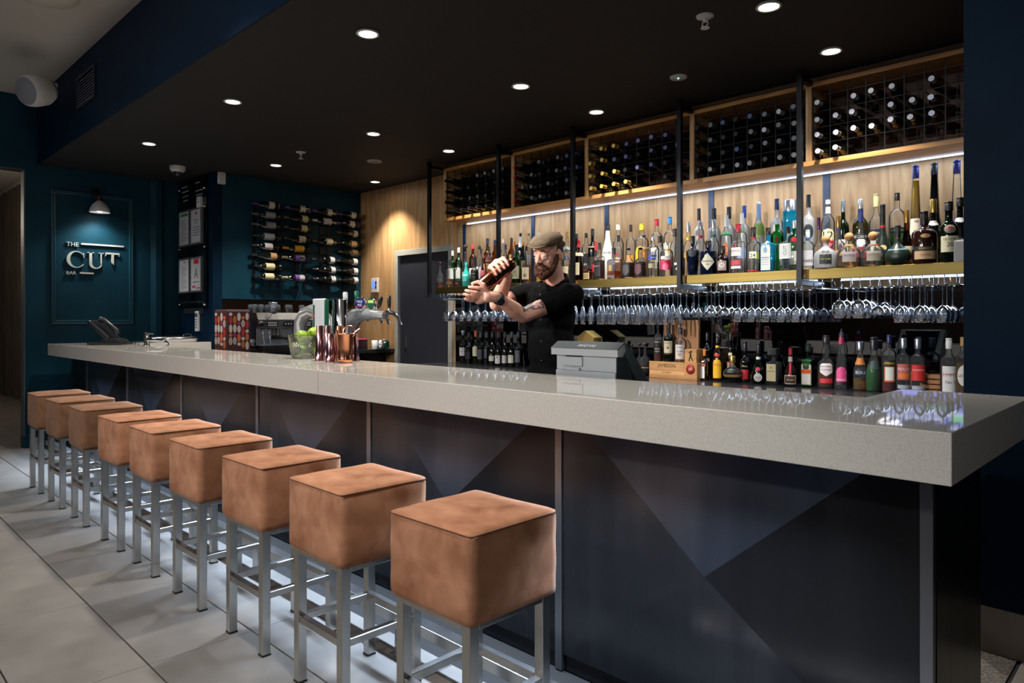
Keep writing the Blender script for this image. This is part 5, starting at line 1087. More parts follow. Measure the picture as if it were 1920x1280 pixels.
b = MB(); hw = .085; hh = zt - ZW; b.prism([(-hw, 0), (hw, 0), (hw, hh - .05), (0, hh), (-hw, hh - .05)], lambda p: (p[0], -.05, p[1]), lambda p: (p[0], .05, p[1])); b.build('card_body', paint((150, 124, 60), .6), t)
b = MB(); b.box(-.02, .02, -.0515, -.05, .05, hh - .09); b.build('window', paint((60, 44, 24), .5), t)
b = MB(); b.prism([(-hw - .006, hh - .052), (0, hh + .004), (hw + .006, hh - .052), (hw + .006, hh - .044), (0, hh + .012), (-hw - .006, hh - .044)], lambda p: (p[0], -.054, p[1]), lambda p: (p[0], .054, p[1])); b.build('roof', paint((176, 146, 74), .6), t)
for px, lab in ((1140, 'dark bottle with black cap in the gloom behind the till, next to the gift box'), (1160, 'dark bottle with black cap in the gloom behind the till, by the round decanters')):
    BB(px, 640, 18, 'spirit', 'br', C((24, 22, 24), .05), lab, 4.72, labels=[(.4, .8, .3, (40, 34, 30), 'rect')])

# ------------------------------------------------------------------ wine bottles lying in the cabinet, and on the wall rack
def lying(name, shape, h, hw, gl, caprgb, capl, labs=()):
    """bottle mesh set along +Z, turned by the caller"""
    s = Shape(SH[shape], h, hw, hw, 2.); b = MB(); s.loft(b, seg=14); body = b.mesh('glass_body', GL[gl])
    b = MB(); s.loft(b, -.0012, h - capl, h + .0012, seg=12); cap = b.mesh('capsule', paint(caprgb, .35, metal=.25))
    L = []
    for (zf, hf, rgb) in labs:
        b = MB(); s.loft(b, -.0008, (zf - hf / 2) * h, (zf + hf / 2) * h, seg=14); L.append(b.mesh('label', paint(rgb, .6)))
    return body, cap, L
RWN = ['bottom', 'lower', 'upper', 'top']; BAY = ['compartment by the door', 'second compartment', 'central compartment', 'fourth compartment', 'compartment by the navy wall']
CAPC = dict(k=((24, 24, 26), 'black'), r=((150, 22, 34), 'red'), y=((206, 176, 90), 'gold'), v=((84, 84, 130), 'violet'), s=((190, 196, 208), 'silver'), b=((70, 92, 130), 'blue'), g=((110, 116, 122), 'grey'))
PAT = [['kkkkkkk.', 'kkkkkkkk', 'kkkkkkkk', 'kkkkgggk'], ['rkggkkgk', 'rggkgkbk', 'rkgkkgbb', 'rkkgkgbb'], ['yyyy..k.', 'yyykvvk.', 'yyvvkvvv', 'kyyvvvvv'], ['kgkggkgg', 'kkkbkggg', 'kgkkgsgg', 'kgbkbgsg'], ['ss......', 'sssssss.', 'sss.sss.', 's.sss.s.']]
WM = {}
for bay in range(5):
    x0, x1 = CX[bay] + (.036 if bay == 0 else .018), min(CX[bay + 1] - .018, -.93)
    for r in range(4):
        for c in range(8):
            ch = PAT[bay][r][c]
            if ch == '.': continue
            if ch not in WM: WM[ch] = lying('wine', ('wine', 'burg')[ch in 'krv'], .295, .0375, 'w', CAPC[ch][0], .055)
            z0, z1 = CZ0 + .031, CZ1 - .029
            z = z0 + (z1 - z0) * r / 4.6 + .046 + random.uniform(-.003, .004); x = x0 + .006 + (x1 - x0 - .012) * (c + .5) / 8
            lab = f'wine bottle with {CAPC[ch][1]} capsule, {ORD[c]} in {RWN[r]} row, {BAY[bay]}'
            t = thing('wine_bottle', lab, 'wine bottle', (x, YW - .07 - random.uniform(0, .02), z), 0, 'wine bottles lying in the oak cabinet, ' + BAY[bay])
            t.rotation_euler = (PI / 2 + random.uniform(-.02, .02), 0, random.uniform(-.02, .02))
            put('glass_body', WM[ch][0], t); put('capsule', WM[ch][1], t)
# wall rack: uprights with pegs, each bottle lying along the wall
RK = thing('wall_wine_rack', 'black wall rack of uprights and pegs holding lying wine bottles', 'rack', (XR, 0, 0))
ry = [3.463, 3.672, 3.766, 3.978, 4.077, 4.291, 4.385, 4.599]
RZ = [2.52, 2.41, 2.30, 2.175, 2.067, 1.962, 1.848, 1.738]
for y in ry:
    b = MB(); b.box(.001, .012, y - .014, y + .014, 1.62, 2.56, c=.001); b.build('upright', M_black, RK)
pg = MB(); pg.tube([(.012, 0, -.045), (.165, 0, -.045), (.172, 0, -.036)], .0055, 6); pgm = pg.mesh('peg', M_black)
for y in ry:
    for z in RZ: put('peg', pgm, RK, (0, y, z))
CRMw, WHw, GRw = (206, 196, 158), (204, 202, 200), (128, 130, 140)
KINDS = dict(
    a=('burg', (78, 50, 130), (206, 200, 184), .30, .22, 'purple capsule and white label'), b=('wine', (96, 96, 98), GRw, .36, .36, 'grey label'), c=('burg', (60, 62, 40), (196, 190, 140), .20, .24, 'yellowish cream label'),
    d=('wine', (200, 196, 190), (196, 188, 192), .40, .34, 'white cap and lilac white label'), e=('wine', (40, 40, 42), (150, 152, 156), .42, .38, 'silver label'), f=('burg', (60, 54, 40), CRMw, .30, .26, 'cream label'),
    g=('burg', (40, 40, 40), (180, 140, 96), .22, .24, 'tan label'), h=('wine', (232, 160, 20), (226, 170, 20), .40, .36, 'yellow capsule and yellow label'), i=('wine', (186, 172, 140), (96, 60, 136), .34, .38, 'purple and white label'),
    j=('burg', (60, 58, 52), WHw, .16, .18, 'small white label'), k=('burg', (40, 40, 40), (92, 70, 40), .24, .24, 'brown gold label'), l=('wine', (40, 40, 42), (200, 190, 150), .44, .34, 'tall cream label'), m=('wine', (44, 44, 46), (192, 184, 180), .40, .30, 'pale label'))
RP = ['aaaa', 'bcda', 'bc.j', 'effg', 'mh.k', 'gijj', 'l.jj', 'lijj']
RN = ['top', 'second', 'third', 'fourth', 'fifth', 'sixth', 'seventh', 'lowest']
KM = {}
for r in range(8):
    for c in range(4):
        ch = RP[r][c]
        if ch == '.': continue
        K = KINDS[ch]
        if ch not in KM:
            KM[ch] = lying('wine', K[0], .305 if ch != 'l' else .30, .040 if K[0] == 'burg' else .0375, 'w', K[1], .06, [(K[3], K[4], K[2])] + ([(.27, .2, WHw)] if ch == 'i' else []) + ([(.03, .05, (110, 60, 90))] if ch == 'a' else []))
        y = [3.375, 3.735, 4.085, 4.40][c] + (.02 if r in (6, 7) and c == 0 else 0) + random.uniform(-.012, .012)
        base = y + .335
        t = thing('wine_bottle', f'wine bottle with {K[5]}, {ORD[c]} in {RN[r]} row of wall rack', 'wine bottle', (XR + .105, base, RZ[r]), 0, 'wine bottles on the wall rack')
        t.rotation_euler = (PI / 2, 0, random.uniform(-.03, .03))
        put('glass_body', KM[ch][0], t); put('capsule', KM[ch][1], t)
        for m_ in KM[ch][2]: put('label', m_, t)

# ------------------------------------------------------------------ glasses hanging from wire channels under the shelf
G_stem = glass('glass_stem', (.96, .97, .98), 1.7, .03, .07, (225, 235, 250))
def glass_kind(kind):
    """foot at z = 0 (uppermost, hooked in the channel), bowl hanging down; separate foot, stem and bowl"""
    P = dict(wine=(.115, .21, [(.004, 0), (.014, .006), (.030, .022), (.036, .045), (.035, .07), (.030, .098)]), flute=(.085, .235, [(.004, 0), (.012, .012), (.020, .045), (.024, .085), (.023, .12), (.021, .15)]),
             coupe=(.110, .17, [(.004, 0), (.022, .010), (.038, .024), (.045, .042), (.046, .058)]), martini=(.115, .185, [(.004, 0), (.010, .006), (.047, .064)]), margarita=(.095, .175, [(.004, 0), (.022, .012), (.026, .028), (.030, .036), (.044, .048), (.047, .078)]),
             balloon=(.075, .19, [(.004, 0), (.024, .010), (.044, .036), (.047, .062), (.042, .09), (.036, .112)]))[kind]
    sl, H, prof = P
    b = MB(); b.lathe([(.034, .0), (.033, -.002), (.012, -.005), (.005, -.010)], 16, caps=False); foot = b.mesh('foot', G_stem)
    b = MB(); b.lathe([(.005, -.010), (.0036, -.02), (.0034, -sl + .01), (.005, -sl)], 8, caps=False); stem = b.mesh('stem', G_stem)
    b = MB(); b.lathe([(r, -sl - z) for r, z in prof] + [(prof[-1][0] - .0012, -sl - prof[-1][1])] , 16, caps=False); bowl = b.mesh('bowl', G_stem)
    return foot, stem, bowl
GK = {k: glass_kind(k) for k in ('wine', 'flute', 'coupe', 'martini', 'margarita', 'balloon')}
GN = dict(wine='wine glass', flute='champagne flute', coupe='champagne coupe', martini='martini glass', margarita='margarita glass', balloon='balloon wine glass')
ZG = 1.468
BAYG = [('wwwwwwww', 'bay by the door'), ('wwwwwwff', 'bay behind the bartender'), ('fffffffm', 'bay over the till'), ('tgcwwwww', 'bay under the gins'), ('.bbcwww.', 'bay beside the navy wall')]
KD = dict(w='wine', f='flute', m='martini', g='margarita', c='coupe', b='balloon', t='martini')
wr = MB()
L1, L2 = 4.43, 4.76
wr.tube([(-.026, L1 - .015, ZSB - ZG - .02 + .02), (-.026, L1 - .01, .004), (-.030, L1 - .03, -.003), (-.018, L1, -.004), (-.018, L2, -.004), (-.026, L2, ZSB - ZG)], .0028, 6)
wr.tube([(.026, L1 - .015, ZSB - ZG), (.026, L1 - .01, .004), (.030, L1 - .03, -.003), (.018, L1, -.004), (.018, L2, -.004), (.026, L2, ZSB - ZG)], .0028, 6)
wrm = wr.mesh('wire_pair', M_chrome)
DEP = ['front', 'middle', 'rear']
for bay in range(5):
    x0, x1 = SHX[bay] + .03, min(SHX[bay + 1] - .03, -.88)
    rk = thing('glass_rack', 'chrome wire glass hanger under the shelf, ' + BAYG[bay][1], 'rack', (0, 0, ZG), group='chrome glass hangers under the shelf')
    for c in range(8):
        x = x0 + (x1 - x0) * (c + .5) / 8
        put('wire_pair', wrm, rk, (x, 0, 0))
        ch = BAYG[bay][0][c]
        if ch == '.': continue
        kd = KD[ch]
        for dpt in range(3):
            y = 4.475 + dpt * .112 + random.uniform(-.004, .004)
            if kd == 'margarita' and dpt == 2: continue
            t = thing('hanging_glass', f'{GN[kd]} hanging upside down, {DEP[dpt]} of {ORD[c]} wire channel, {BAYG[bay][1]}', 'glass', (x + random.uniform(-.004, .004), y, ZG - .0008), random.uniform(0, 3), 'stemmed glasses hanging under the shelf, ' + BAYG[bay][1])
            for nm, me in zip(('foot', 'stem', 'bowl'), GK[kd]): put(nm, me, t)

# ------------------------------------------------------------------ things on the bar top
# faucet
q = on_z(275, 661, ZT); t = thing('faucet', 'chrome bar faucet with thin lever standing on the stone top', 'faucet', (q.x, 2.16, ZT))
q = on_y(275, 650, 2.16); t.location.x = q.x; d = depth(q); k = d / FPX
hz = on_y(275, 623, 2.16).z - ZT
b = MB(); b.lathe([(.030, 0), (.030, .006), (.023, .010), (.023, hz), (.020, hz + .004)], 20); b.build('body', M_chrome, t)
b = MB(); b.tube([(0, 0, .052), (.10, .05, .056), (.17, .085, .050), (.205, .10, .026), (.212, .104, .008)], [.017, .017, .017, .016, .014], 12); b.build('spout', M_chrome, t)
b = MB(); b.tube([(0, 0, hz - .012), (.085, .03, hz - .010)], .0055, 8); b.build('lever', M_chrome, t)
# telephone
q = on_z(214, 646, ZT); t = thing('telephone', 'black desk telephone on a tilted stand near the sign wall', 'telephone', (q.x, q.y, ZT), PI * .25)
b = MB(); b.box(-.19, .12, -.11, .11, .001, .022, c=.006); b.prism([(-.10, .022), (.10, .022), (.075, .05), (-.03, .07)], lambda p: (p[0], -.09, p[1]), lambda p: (p[0], .09, p[1])); b.build('base', M_blackpl, t)
mt = Matrix.Translation((.0, 0, .05)) @ Matrix.Rotation(-.85, 4, 'Y')
b = MB(); bb = MB().box(-.02, .02, -.10, .10, 0, .25, c=.012); b.add([mt @ Vector(v) for v in bb.v], bb.f); b.build('body', M_blackpl, t)
mt = Matrix.Translation((.035, -.05, .075)) @ Matrix.Rotation(-.85, 4, 'Y')
b = MB(); P = [mt @ Vector(p) for p in ((.03, 0, .0), (.055, 0, .03), (.058, 0, .10), (.055, 0, .17), (.03, 0, .21))]; b.tube(P, [.026, .022, .018, .022, .027], 10); b.build('handset', M_blackpl, t)
b = MB(); P = [Vector((.10 + .03 * i / 3, -.10 + .012 * math.sin(i * 2.2), .03 + .012 * math.cos(i * 2.2))) for i in range(30)]; b.tube([Vector((.13 + i * .006, -.06 + .014 * math.sin(i * 1.3), .016 + .01 * math.cos(i * 1.3))) for i in range(24)], .004, 5); b.build('coiled_cord', M_blackpl, t)
# steel ice well lid on the return of the bar
q = on_z(331, 641, ZT); t = thing('ice_well', 'oval chrome ice well with a lid on the return of the bar', 'ice well', (-7.62, 2.72, ZT))
b = MB()
def oval(b, prof, sx, sy, n=32): b.lathe(prof, n, mtx=Matrix.Diagonal((sx, sy, 1, 1)))
oval(b, [(.20, .001), (.20, .03), (.215, .034), (.215, .044), (.20, .046)], .9, 1.15); b.build('rim', M_chrome, t)
b = MB(); oval(b, [(.195, .046), (.19, .054), (.10, .060), (.01, .062)], .9, 1.15); b.build('lid', M_steel, t)
b = MB(); b.tube([(.0, .10, .06), (.0, .10, .078), (0, .14, .082), (0, .18, .078), (0, .18, .056)], .006, 8); b.build('handle', M_chrome, t)
# bowl of limes
G_cut = glass('cut_crystal', (.97, .98, .95), 1.6, .03, .08, (235, 245, 215))
q = on_z(559, 672, ZT); d = depth(q); k = d / FPX
bl = thing('fruit_bowl', 'cut crystal bowl holding limes on the stone bar top', 'bowl', (q.x, q.y + .04, ZT))
R1, R0, HB_ = 29 * k, 22 * k, 44 * k
b = MB(); n = 48; vs, fs = [], []
rows = 9
for i in range(rows + 1):
    f = i / rows; r = R0 + (R1 - R0) * f ** .8; z = .004 + (HB_ - .004) * f
    for j in range(n):
        a = 2 * PI * j / n; dia = (1 if (i + j) % 2 else -1) * .0022 if .05 < f < .62 else (.0008 if j % 2 else 0)
        vs.append(((r + dia) * math.cos(a), (r + dia) * math.sin(a), z))
for i in range(rows):
    for j in range(n):
        j2 = (j + 1) % n; a, c, e, g = i * n + j, i * n + j2, (i + 1) * n + j2, (i + 1) * n + j
        fs += [(a, c, e), (a, e, g)] if (i + j) % 2 else [(a, c, g), (c, e, g)]
b.add(vs, fs); b.add(vs[:n], [tuple(range(n))[::-1]]); b.lathe([(R1, HB_), (R1 - .004, HB_ + .001), (R1 - .006, HB_ - .004), (R0 - .004, .010), (.01, .010)], 48, caps=False); b.build('bowl_wall', G_cut, bl)
M_lime = noise_mat('lime_skin', (112, 150, 26), (164, 190, 50), (30, 30, 30), 3, .35, .65, rough=.35, bump=.05)
M_lime2 = noise_mat('lime_dark', (50, 110, 24), (84, 140, 40), (30, 30, 30), 3, .35, .65, rough=.35, bump=.05)
M_lem = noise_mat('lemon_skin', (206, 160, 40), (226, 186, 64), (40, 40, 40), 3, rough=.4, bump=.06)
def fruit(lab, loc, r, m, rot, name='lime'):
    t = thing(name, lab, name, loc, 0, 'limes in the crystal bowl' if name == 'lime' else None); t.rotation_euler = rot
    b = MB(); b.lathe([(.001, -1.12 * r), (.10 * r, -1.08 * r), (.35 * r, -.95 * r), (.70 * r, -.70 * r), (.93 * r, -.35 * r), (r, 0), (.93 * r, .36 * r), (.70 * r, .72 * r), (.36 * r, .97 * r), (.14 * r, 1.10 * r), (.08 * r, 1.2 * r), (.001, 1.22 * r)], 18, caps=False); b.build('skin', m, t)
    b = MB(); b.lathe([(.10 * r, -1.1 * r), (.07 * r, -1.15 * r), (.001, -1.16 * r)], 8, caps=False); b.build('stem_scar', paint((110, 104, 50), .8), t)
bx, by = bl.location.x, bl.location.y
u = Vector((RT[0], RT[1], 0)); vv = Vector((FW[0], FW[1], 0)); rl = 11.6 * k
def pos(du, dv, z): return Vector((bx, by, 0)) + u * du + vv * dv + Vector((0, 0, z))
fruit('yellow green lime in the middle of the bowl, front of the upper layer', pos(-.006, -.03, ZT + HB_ * .95), rl, M_lime, (.4, 1.3, 0)); fruit('largest pale lime, highest in the bowl beside the copper tins', pos(.058, .0, ZT + HB_ * 1.06), rl * 1.05, M_lime, (1.2, .3, .5))
fruit('dark green lime at the back of the bowl', pos(.016, .045, ZT + HB_ * .98), rl * .75, M_lime2, (.6, .6, 0)); fruit('lime low in the bowl, seen through the crystal in front', pos(-.012, -.030, ZT + HB_ * .36), rl * .95, M_lime, (1.5, .2, 0))
fruit('lime low in the bowl, pressed to the copper tin side', pos(.060, -.006, ZT + HB_ * .42), rl * .95, M_lime, (0, 1.2, .3)); fruit('lime under the lemon, at the lower back of the bowl', pos(-.03, .05, ZT + HB_ * .40), rl * .9, M_lime2, (1, 1.2, .3))
fruit('orange tinted lemon at the rim of the crystal bowl', pos(-.066, .014, ZT + HB_ * .74), rl * .82, M_lem, (.3, .5, 0), 'lemon')
# copper shaker tins
M_cop = mat('copper_polished', (224, 150, 114), .2, 1.)
M_copd = mat('copper_aged', (176, 132, 132), .17, 1.)
def tin(px, ybase, wb, wt, ytop, lab, m, y=None):
    q = on_z(px, ybase, ZT) if y is None else on_y(px, 640, y)
    d = depth(q); k = d / FPX; h = on_y(px, ytop, q.y).z - ZT
    t = thing('shaker_tin', lab, 'shaker', (q.x, q.y, ZT), 0, 'copper shaker tins on the bar top')
    r0, r1 = wb * k / 2, wt * k / 2
    b = MB()
    if r0 >= r1: b.lathe([(r0 + .001, 0), (r0 + .0015, .004), (r0, .006), (r0 + (r1 - r0) * .30, h * .30), (r0 + (r1 - r0) * .305, h * .306), (r1 + .0015, h - .008), (r1 - .004, h - .001), (r1 * .8, h), (.004, h - .003)], 32)
    else: b.lathe([(r0 * .8, 0), (r0, .003), (r0, .024), (r0 * .97, .027), (r0 + (r1 - r0) * .5, h * .5), (r1, h - .004), (r1 + .0012, h), (r1 - .0015, h), (r1 - .003, h - .006), (r0 - .004, .008), (.004, .006)], 32, caps=False)
    b.build('tin_wall', m, t)
    b = MB(); rr = max(r0, r1) if r0 >= r1 else r1
    b.lathe([(rr + .0006, 0 if r0 >= r1 else h), (rr + .0022, .003 if r0 >= r1 else h - .003), (rr + .0006, .006 if r0 >= r1 else h - .006)], 32, caps=False); b.build('rolled_rim', m, t)
    return t, h, r1
tin(600.5, 676.5, 20, 13.5, 610, 'tall inverted copper tin standing next to the lime bowl', M_copd)
tin(615, 672, 19, 12, 609.5, 'tall inverted copper tin behind the first, beside the beer font', M_copd)
tin(621, 679, 22, 14, 625, 'short inverted copper tin at the front, between the tall tins and the mug', M_copd)
tin(637, 671, 20, 13, 610, 'tall inverted copper tin glowing orange behind the open mug', M_cop)
tin(662, 677, 24, 17, 624, 'dark inverted copper tin beside the open mug, nearest the door', M_copd)
t, h, r1 = tin(647, 680, 27, 32, 625, 'open bright copper mug in front of the beer font', M_cop)
q = on_z(652, 668, ZT); t = thing('strainer', 'copper cocktail strainer leaning in the open mug', 'strainer', (t.location.x + .02, t.location.y + .012, ZT + h - .002))
b = MB(); b.lathe([(.036, -.002), (.036, .002), (.027, .002), (.027, -.002), (.036, -.002)], 28, caps=False, mtx=Matrix.Rotation(YAW, 4, 'Z') @ Matrix.Rotation(PI / 2 - .15, 4, 'X') @ Matrix.Translation((0, .012, 0))); b.build('ring', M_cop, t)
b = MB(); b.tube([(.03, .02, .01), (.05, .035, .03)], .004, 6); b.build('handle', M_copd, t)

# ------------------------------------------------------------------ beer fonts on the staff bench
ZSTAFF = .90
FY = 2.555
def F(px, py, y=FY): return on_y(px, py, y)
ft = thing('beer_font', 'chrome arched beer font with taps and badges behind the copper tins', 'beer tap', (0, 0, 0))
M_fr = mat('frosted_chrome', (214, 216, 220), .24, .8)
base = F(648, 660); P = [Vector((base.x, FY, ZSTAFF + .004)), Vector((base.x, FY, F(650, 640).z)), F(652, 622), F(658, 603), F(668, 592), F(682, 588.5), F(697, 589), F(712, 590), F(722, 591)]
b = MB(); b.tube(P, [.072, .070, .068, .060, .050, .042, .034, .028, .024], 20); b.build('arched_pipe', M_fr, ft)
b = MB(); b.lathe([(.10, 0), (.10, .012), (.076, .02)], 28, c=(base.x, FY, ZSTAFF)); b.build('base_flange', M_chrome, ft)
base2 = F(612, 660); 
b = MB(); b.tube([Vector((base2.x, FY, ZSTAFF + .004)), F(611, 620), F(608, 600), F(600, 588), F(586, 583), F(572, 588), F(564, 602), F(562, 622), F(563, 645)], [.066, .064, .058, .052, .048, .048, .046, .043, .040], 18); b.build('arched_pipe', M_fr, ft)
b = MB(); b.lathe([(.09, 0), (.09, .012), (.07, .02)], 28, c=(base2.x, FY, ZSTAFF)); b.build('base_flange', M_chrome, ft)
# taps along the arm
def tap(px, py, hx, hy, hm, lab, w=.011):
    q = F(px, py); b = MB(); b.tube([q + Vector((0, .0, .02)), q + Vector((0, .05, .015)), q + Vector((.006, .085, -.012)), q + Vector((.008, .105, -.06))], [.013, .014, .012, .009], 10); s = b.build('tap', M_chrome, ft)
    b = MB(); b.tube([q + Vector((0, .02, .02)), q + Vector((0, .025, .05))], .009, 8); b.build('stem', M_chrome, s)
    z1 = F(hx, hy).z; b = MB(); x = F(hx, hy).x; b.tube([(q.x, FY + .025, q.z + .045), ((q.x + x) / 2, FY + .022, (q.z + z1) / 2), (x, FY + .02, z1 - .01), (x, FY + .02, z1)], [w * .62, w * .9, w * 1.1, w * .8], 10); b.build('handle', hm, s)
M_ltw = paint((208, 212, 214), .25); M_dkg = paint((12, 84, 60), .25)
tap(642, 588, 642.5, 547, M_ltw, '', .016); tap(664, 585, 663.5, 545, M_dkg, '', .015); tap(702, 589, 709, 556, M_blackpl, '', .014); tap(724, 591, 724.5, 554, M_blackpl, '', .013); tap(690, 588, 690, 556, M_blackpl, '', .011)
def badge(px, py, r, m, y=FY - .04, sy=1., name='badge'):
    q = on_y(px, py, y); k = depth(q) / FPX; mt = Matrix.Translation(q) @ Matrix.Rotation(YAW * .6, 4, 'Z') @ Matrix.Rotation(PI / 2, 4, 'X') @ Matrix.Diagonal((1, sy, 1, 1))
    b = MB(); b.lathe([(r * k, -.010), (r * k, .008), (r * k * .9, .012)], 28, mtx=mt); o = b.build(name + '_rim', M_chrome, ft)
    b = MB(); b.lathe([(r * k * .9, .0122), (.002, .0124)], 28, mtx=mt); b.build(name + '_face', m, o); return o, mt, r * k
o, mt, R = badge(676, 568, 11.5, paint((22, 34, 84), .2))
for s_, zz, hh in (('PALE', .25, .32), ('ALE', -.25, .32)): lettering(s_, lambda u, v: mt @ Vector((u, zz * R + v, .0128)), paint((206, 210, 224), .4), o, h=hh * R)
b = MB(); b.tube([mt @ Vector((-.5 * R, -.62 * R, .0128)), mt @ Vector((.6 * R, -.55 * R, .0128))], .003, 5); b.build('red_stroke', M_red, o)
o, mt, R = badge(697, 569, 8.5, paint((24, 66, 44), .2), sy=1.35)
b = MB(); b.add([mt @ Vector(p) for p in ((-.7 * R, .1 * R, .0128), (.7 * R, .1 * R, .0128), (.7 * R, .55 * R, .0128), (-.7 * R, .55 * R, .0128))], [(0, 1, 2, 3)]); b.build('print_band', paint((150, 170, 80), .4), o)
b = MB(); 
# pale slab shaped font beside it and the mirror chrome column
ft2 = thing('beer_font', 'slab shaped white and green beer font with red star behind the limes', 'beer tap', (0, 0, 0))
y2 = 2.34
A, Bq = on_y(585.5, 560, y2), on_y(605.5, 561, y2)
b = MB(); b.box(A.x, Bq.x, y2, y2 + .03, ZSTAFF, A.z, c=.008); b.build('white_panel', paint((206, 208, 214), .3), ft2)
b = MB(); b.box(A.x + .012, A.x + .03, y2 - .0015, y2, ZSTAFF + .02, A.z - .04); b.build('green_stripe', M_dkg, ft2)
st = on_y(587, 592, y2); b = MB()
pt = [((.016 if i % 2 == 0 else .0065) * math.sin(PI * i / 5), (.016 if i % 2 == 0 else .0065) * math.cos(PI * i / 5)) for i in range(10)]
b.prism(pt, lambda p: (st.x + .01 + p[0], y2 - .003, st.z + p[1]), lambda p: (st.x + .01 + p[0], y2 - .0015, st.z + p[1])); b.build('red_star', M_red, ft2)
D0, D1 = on_y(606.5, 560, y2 + .01), on_y(634, 560, y2 + .01)
ft3 = thing('beer_font', 'mirror chrome column font with a green edge between slab font and taps', 'beer tap', ((D0.x + D1.x) / 2, y2 + .075, ZSTAFF))
rr = (D1.x - D0.x) / 2 * .80; hh = on_y(620, 559, y2).z - ZSTAFF
b = MB(); b.lathe([(rr, 0), (rr, hh - .01), (rr - .01, hh)], 32, mtx=Matrix.Diagonal((1, .55, 1, 1))); b.build('column', M_chrome, ft3)
b = MB(); b.box(-rr - .004, -rr + .020, -.066, -.046, 0, hh - .004, c=.003); gp = b.build('green_panel', M_dkg, ft3)
lettering('LAGER', lambda u, v: (-rr + .008 - v, -.0668, hh * .62 + u), paint((190, 196, 180), .4), gp, h=.012)
# POS terminal
A, Bq = on_y(1037, 660, 2.31), on_y(1152, 660, 2.31)
px0, px1 = A.x, on_y(1157, 680, 2.31).x
ztop = on_y(1050, 640, 2.31).z; Hp = ztop - .90
M_pos = mat('till_silver', (186, 192, 196), .34, .25); M_posd = mat('till_slate', (66, 76, 80), .35, .2)
t = thing('till', 'silver and slate touch screen till standing behind the stone bar top', 'till', (px0, 2.31, .90))
W = px1 - px0
zz = lambda py: on_y(1040, py, 2.31).z - .90
z_band = zz(664)
def pp(b, poly, x0, x1): b.prism(poly, lambda p: (x0, p[0], p[1]), lambda p: (x1, p[0], p[1]))
b = MB(); pp(b, [(.012, 0), (.012, z_band + .004), (.05, z_band + .03), (.17, .05), (.17, 0)], .012, W - .014); b.build('rear_cover', M_pos, t)
for xa in (.010, W - .014):
    b = MB(); pp(b, [(.014, 0), (.014, z_band - .004), (.05, z_band + .02), (.165, .05), (.165, 0)], xa, xa + .003); b.build('side_panel', M_posd, t)
b = MB(); pp(b, [(-.004, z_band), (-.006, z_band + .030), (.040, Hp), (.05, Hp), (.062, Hp - .02), (.030, z_band)], -.006, W + .006); hd = b.build('head_band', M_pos, t)
b = MB(); pp(b, [(-.0068, z_band + .030), (.0395, Hp + .0012), (.052, Hp + .0012), (.052, Hp - .004), (.041, Hp - .004), (-.0045, z_band + .026)], -.0066, W + .0066); hb2 = b.build('head_top', M_posd, t)
sl_ = Vector((.0463, Hp + .0012 - z_band - .030)); Ls = sl_.length; sl_.normalize()
lettering('micros', lambda u, v: (W * .52 + u, -.0068 + sl_.x * (Ls * .45 + v) - sl_.y * .0008, z_band + .030 + sl_.y * (Ls * .45 + v) + sl_.x * .0008), paint((226, 230, 232), .4), hb2, h=.022, italic=.25)
b = MB(); pp(b, [(.04, Hp - .002), (.062, Hp - .006), (.30, .02), (.30, -.0), (.26, 0), (.06, Hp - .06)], W - .03, W + .01); b.build('side_cheek', M_posd, t)
b = MB(); pp(b, [(.04, Hp - .002), (.062, Hp - .006), (.30, .02), (.30, -.0), (.26, 0), (.06, Hp - .06)], -.01, .03); b.build('side_cheek', M_posd, t)
b = MB(); pp(b, [(.055, Hp - .008), (.066, Hp - .012), (.292, .03), (.28, .022)], .03, W - .03); b.build('touch_screen', mat('screen_black', (8, 9, 12), .08), t)
b = MB(); b.box(.05, W * .46, .004, .012, zz(684), zz(667), c=.003); b.build('port_cover', M_pos, t)
b = MB(); b.box(.065, W * .45, .0095, .0125, zz(667.5), zz(665)); b.build('vent_slot', M_blackpl, t)
b = MB(); b.box(.012, W - .012, .004, .012, .001, zz(692), c=.003); b.box(.07, W * .42, .002, .010, zz(692), zz(686.5), c=.002); b.build('cable_cover', M_pos, t)
b = MB(); b.box(.012, W - .02, .010, .0125, zz(693.5), zz(691.5)); b.build('shadow_gap', M_blackpl, t)

# ------------------------------------------------------------------ coffee bench
cmx, cy0, cy1 = -6.84, 3.255, 3.93
cm = thing('coffee_machine', 'stainless espresso machine with button panels below the wall rack', 'coffee machine', (cmx, 0, ZCB))
top = on_x(490, 586, cmx).z - ZCB; zp1 = on_x(490, 599, cmx).z - ZCB; zp0 = on_x(490, 615, cmx).z - ZCB
b = MB(); b.box(-.42, -.03, cy0, cy1, .06, top - .02, c=.006); b.build('body', M_steel, cm)
b = MB(); b.prism([(-.44, top - .03), (-.44, top), (.015, top), (.055, zp1), (.045, zp0), (.03, zp0), (-.03, zp1)], lambda p: (p[0], cy0 - .02, p[1]), lambda p: (p[0], cy1 + .02, p[1])); b.build('top_panel', M_steel, cm)
fxp = lambda z: .0555 - (zp1 - z) / (zp1 - zp0) * .010
zc = (zp0 + zp1) / 2
def cbtn(px, wpx, n, rows, nm):
    q = on_x(px, 607, cmx + .05); kk = .0058; b = MB(); w_ = wpx * .0032
    b.box(.045, .0535, q.y - w_, q.y + w_, zc - .026, zc + .026, c=.001); o = b.build(nm, M_blackpl, cm)
    for r in range(rows):
        for i in range(n):
            yy = q.y + (i - (n - 1) / 2) * w_ * 1.6 / n; z = zc + (.011 if r == 0 else -.013) * (1 if rows == 2 else 0)
            b = MB(); b.box(.0535, .055, yy - w_ * .11, yy + w_ * .11, z - .006, z + .006); b.build('button', paint((206, 206, 206), .4), o)
